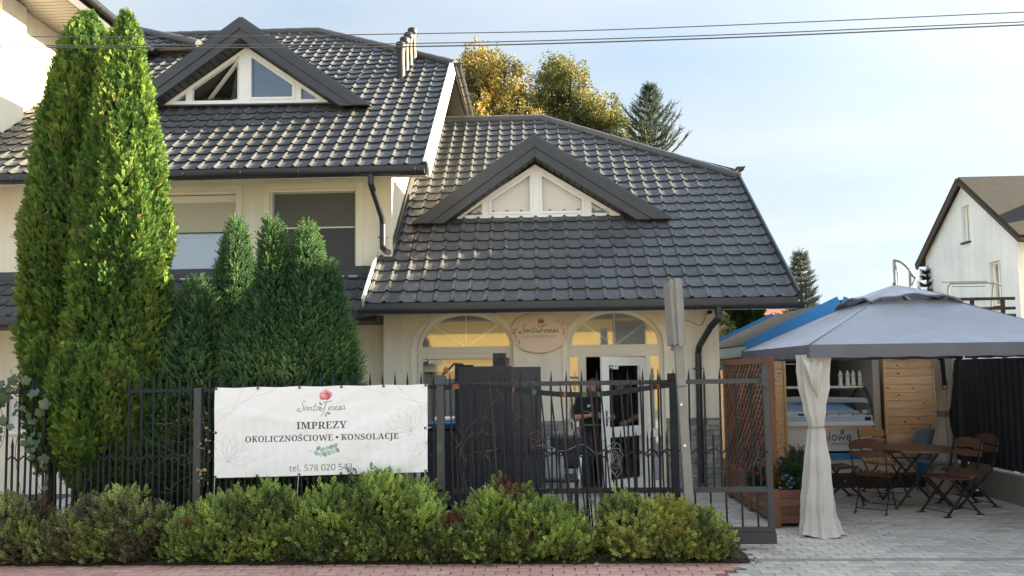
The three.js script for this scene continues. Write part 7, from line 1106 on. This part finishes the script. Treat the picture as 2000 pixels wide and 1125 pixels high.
const ell = (c, r) => (p) => { const x = (p.x - c.x) / r.x, y = (p.y - c.y) / r.y, z = (p.z - c.z) / r.z, l = Math.hypot(x, y, z); return (l - 1) * Math.min(r.x, r.y, r.z); };
const smin = (l, k) => (p) => { let s = 0; for (const f of l) s += Math.exp(-f(p) / k); return -k * Math.log(s + 1e-30); };
function person(label, x, z, turn, pose, extra) {
  const J = { pel: V(0, 0.90, 0), bel: V(0, 1.04, 0.03), che: V(0, 1.24, 0.0), nek: V(0, 1.40, 0), hd: V(0, 1.535, 0.02), ...pose };
  const legs = [], arms = [], hands = [];
  for (const s of [-1, 1]) { const h = V(s * 0.085, 0.86, 0), k = J['k' + s] || V(s * 0.105, 0.47, 0.03), a = V(k.x * 1.03, 0.085, k.z - 0.05); legs.push(cap(h, k, 0.092, 0.06), cap(k, a, 0.058, 0.04)); hands.push([s, J['s' + s] = V(s * 0.175, 1.335, 0), J['e' + s], J['w' + s], J['h' + s]]); J['a' + s] = a; }
  for (const [, s0, e, w] of hands) arms.push(cap(s0, e, 0.052, 0.042), cap(e, w, 0.042, 0.027));
  const torso = [ell(V(0, 1.23, 0.0), V(0.175, 0.20, 0.115)), ell(V(0, 1.04, 0.03), V(0.165, 0.18, 0.135)), ell(V(0, 0.90, 0.0), V(0.16, 0.14, 0.12)), cap(V(-0.15, 1.34, 0), V(0.15, 1.34, 0), 0.055, 0.055), cap(J.nek.clone().add(V(0, -0.06, 0)), J.hd.clone().add(V(0, -0.03, -0.01)), 0.055, 0.052)];
  const foot = [-1, 1].map((s) => cap(J['a' + s].clone().add(V(0, -0.035, -0.03)), J['a' + s].clone().add(V(s * 0.02, -0.05, 0.14)), 0.042, 0.032));
  const body = smin([...torso, ...legs, ...arms, ...foot, ell(J.hd, V(0.072, 0.10, 0.085))], 0.016);
  const t = thing('person', label, 'person', [x, 0, z]); t.rotation.y = turn;
  // head, with face, on a finer grid
  const H = J.hd, hf = smin([ell(H.clone().add(V(0, 0.02, -0.01)), V(0.074, 0.095, 0.092)), ell(H.clone().add(V(0, -0.055, 0.025)), V(0.055, 0.055, 0.06)), cap(H.clone().add(V(0, 0.01, 0.085)), H.clone().add(V(0, -0.025, 0.108)), 0.008, 0.013), ell(H.clone().add(V(0, -0.062, 0.083)), V(0.024, 0.009, 0.014)), ell(H.clone().add(V(-0.08, -0.005, -0.01)), V(0.011, 0.03, 0.018)), ell(H.clone().add(V(0.08, -0.005, -0.01)), V(0.011, 0.03, 0.018)), cap(H.clone().add(V(-0.045, 0.03, 0.078)), H.clone().add(V(0.045, 0.03, 0.078)), 0.008, 0.008)], 0.007);
  const gs = [sdfMesh(body, V(-0.45, -0.02, -0.3), V(0.45, 1.7, 0.45), 0.017), sdfMesh(hf, H.clone().add(V(-0.11, -0.14, -0.12)), H.clone().add(V(0.11, 0.14, 0.14)), 0.005)];
  for (const [s, , e, w, hp] of hands) { // palm, four unequal curled fingers, thumb from the side
    const d = hp.clone().sub(w).normalize(), up = V(0, 1, 0).addScaledVector(d, -d.y).normalize(), sd = d.clone().cross(up).normalize().multiplyScalar(s), Q = (a, b, c) => w.clone().addScaledVector(d, a).addScaledVector(up, b).addScaledVector(sd, c), fs = [cap(Q(0.0, 0, 0), Q(0.05, 0, 0), 0.026, 0.027), cap(Q(0.03, 0.022, 0), Q(0.075, 0.026, 0), 0.014, 0.013), cap(Q(0.03, -0.02, 0), Q(0.07, -0.026, 0), 0.014, 0.012)];
    [[0.028, 0.075], [0.010, 0.085], [-0.010, 0.08], [-0.028, 0.062]].forEach(([o, l]) => { const a = Q(0.078, o, 0), b = Q(0.078 + l * 0.45, o * 1.15, 0.008), c = Q(0.078 + l * 0.6, o * 1.15, 0.034), g = Q(0.078 + l * 0.45, o * 1.1, 0.052); fs.push(cap(a, b, 0.0095, 0.0088), cap(b, c, 0.0088, 0.0082), cap(c, g, 0.0082, 0.0072)); });
    fs.push(cap(Q(0.02, 0.028, 0.006), Q(0.048, 0.048, 0.026), 0.0125, 0.0105), cap(Q(0.048, 0.048, 0.026), Q(0.078, 0.042, 0.04), 0.0105, 0.0085));
    const c = Q(0.06, 0, 0.015); gs.push(sdfMesh(smin(fs, 0.0035), c.clone().add(V(-0.11, -0.11, -0.11)), c.clone().add(V(0.11, 0.11, 0.11)), 0.0045));
  }
  const B = part('body', merge(gs), M.skin, t, true);
  const infl = (l, o) => l.map((f) => (p) => f(p) - o);
  const sl = (e) => { const [, s0, el] = e; return cap(s0, s0.clone().lerp(el, 0.72), 0.068, 0.064); };
  const shirt = (p) => Math.max(smin([...infl(torso.slice(0, 4), 0.016), ...hands.map(sl)], 0.02)(p), 0.86 - p.y, p.y - 1.415);
  part('shirt', sdfMesh(shirt, V(-0.42, 0.8, -0.25), V(0.42, 1.48, 0.3), 0.012), extra.shirt, B);
  const trou = (p) => Math.max(smin([...infl(legs, 0.016), ...infl([torso[2]], 0.006)], 0.02)(p), 0.07 - p.y, p.y - 0.98);
  part('trousers', sdfMesh(trou, V(-0.3, 0.02, -0.25), V(0.3, 1.04, 0.25), 0.014), extra.trousers, B);
  const shoe = (p) => Math.max(smin(infl(foot, 0.011), 0.012)(p), 0.005 - p.y, p.y - 0.11);
  part('shoes', sdfMesh(shoe, V(-0.25, -0.01, -0.2), V(0.25, 0.15, 0.3), 0.01), M.black, B);
  const hair = (p) => { const q = p.clone().sub(H); return Math.max(ell(H.clone().add(V(0, 0.024, -0.014)), V(0.079, 0.1, 0.097))(p), 0.035 - q.y - (q.z < 0 ? -q.z * 1.1 : -q.z * 0.55)); };
  part('hair', sdfMesh(hair, H.clone().add(V(-0.1, -0.12, -0.13)), H.clone().add(V(0.1, 0.14, 0.1)), 0.006), extra.hair, B);
  for (const s of [-1, 1]) { const e = part('eye', clean(new THREE.SphereGeometry(0.0105, 10, 8).translate(H.x + s * 0.031, H.y + 0.012, H.z + 0.072)), M.plastic, B); part('pupil', clean(new THREE.SphereGeometry(0.005, 8, 6).translate(H.x + s * 0.031, H.y + 0.011, H.z + 0.079)), M.black, e); }
  part('mouth', box(H.x - 0.02, H.x + 0.02, H.y - 0.063, H.y - 0.06, H.z + 0.09, H.z + 0.098), std(rgb(0.2, 0.06, 0.05)), B);
  return [t, B, J];
}
{
  const z = HZ + 0.02, X = on(1160, 850, 'z', z).x, black = std(rgb(0.014, 0.014, 0.016), { roughness: 0.95 }), trous = std(rgb(0.02, 0.02, 0.024), { roughness: 0.9 }), green = std(rgb(0.08, 0.24, 0.05), { roughness: 0.8 });
  const [t, B] = person('person in a black t-shirt with green belt standing in the open doorway, holding a phone', X, z, 0.1, { 'e-1': V(-0.27, 1.08, 0.04), 'w-1': V(-0.10, 1.12, 0.22), 'h-1': V(-0.02, 1.14, 0.26), e1: V(0.26, 1.08, 0.03), w1: V(0.14, 1.09, 0.22), h1: V(0.06, 1.12, 0.27) }, { shirt: black, trousers: trous, hair: std(rgb(0.10, 0.065, 0.04), { roughness: 0.8 }) });
  const ring = []; for (let i = 0; i <= 40; i++) { const a = i / 40 * Math.PI * 2; ring.push(V(Math.cos(a) * 0.186, 0.97 + 0.015 * Math.sin(a), 0.012 + Math.sin(a) * 0.165)); }
  part('belt', tube(ring, 0.014, 6, 60), green, B);
  part('shirt_print', rbox(-0.11, -0.02, 1.235, 1.275, 0.118, 0.126, 0.003), std(rgb(0.45, 0.5, 0.35)), B); part('shirt_print', rbox(-0.15, -0.05, 1.165, 1.185, 0.128, 0.136, 0.003), green, B);
  const ph = thing('phone', 'small dark phone held by the person in the doorway', 'phone', [X - 0.005, 1.12, z + 0.33]); part('case', rbox(-0.036, 0.036, -0.02, 0.115, -0.005, 0.005, 0.004), M.navySheet, ph, true); part('screen', rbox(-0.032, 0.032, -0.014, 0.11, -0.0075, -0.0052, 0.001), M.black, ph, true); ph.rotation.set(0.5, 0, 0.25);
  person('dim second person in dark clothes behind the glass of the open door', X + 0.46, z - 0.55, -0.2, { 'e-1': V(-0.25, 1.07, 0.02), 'w-1': V(-0.19, 0.87, 0.14), 'h-1': V(-0.17, 0.8, 0.18), e1: V(0.25, 1.06, 0.02), w1: V(0.12, 0.98, 0.2), h1: V(0.06, 0.96, 0.25) }, { shirt: black, trousers: trous, hair: std(rgb(0.04, 0.03, 0.025), { roughness: 0.8 }) });
}
renderer.render(scene, camera);
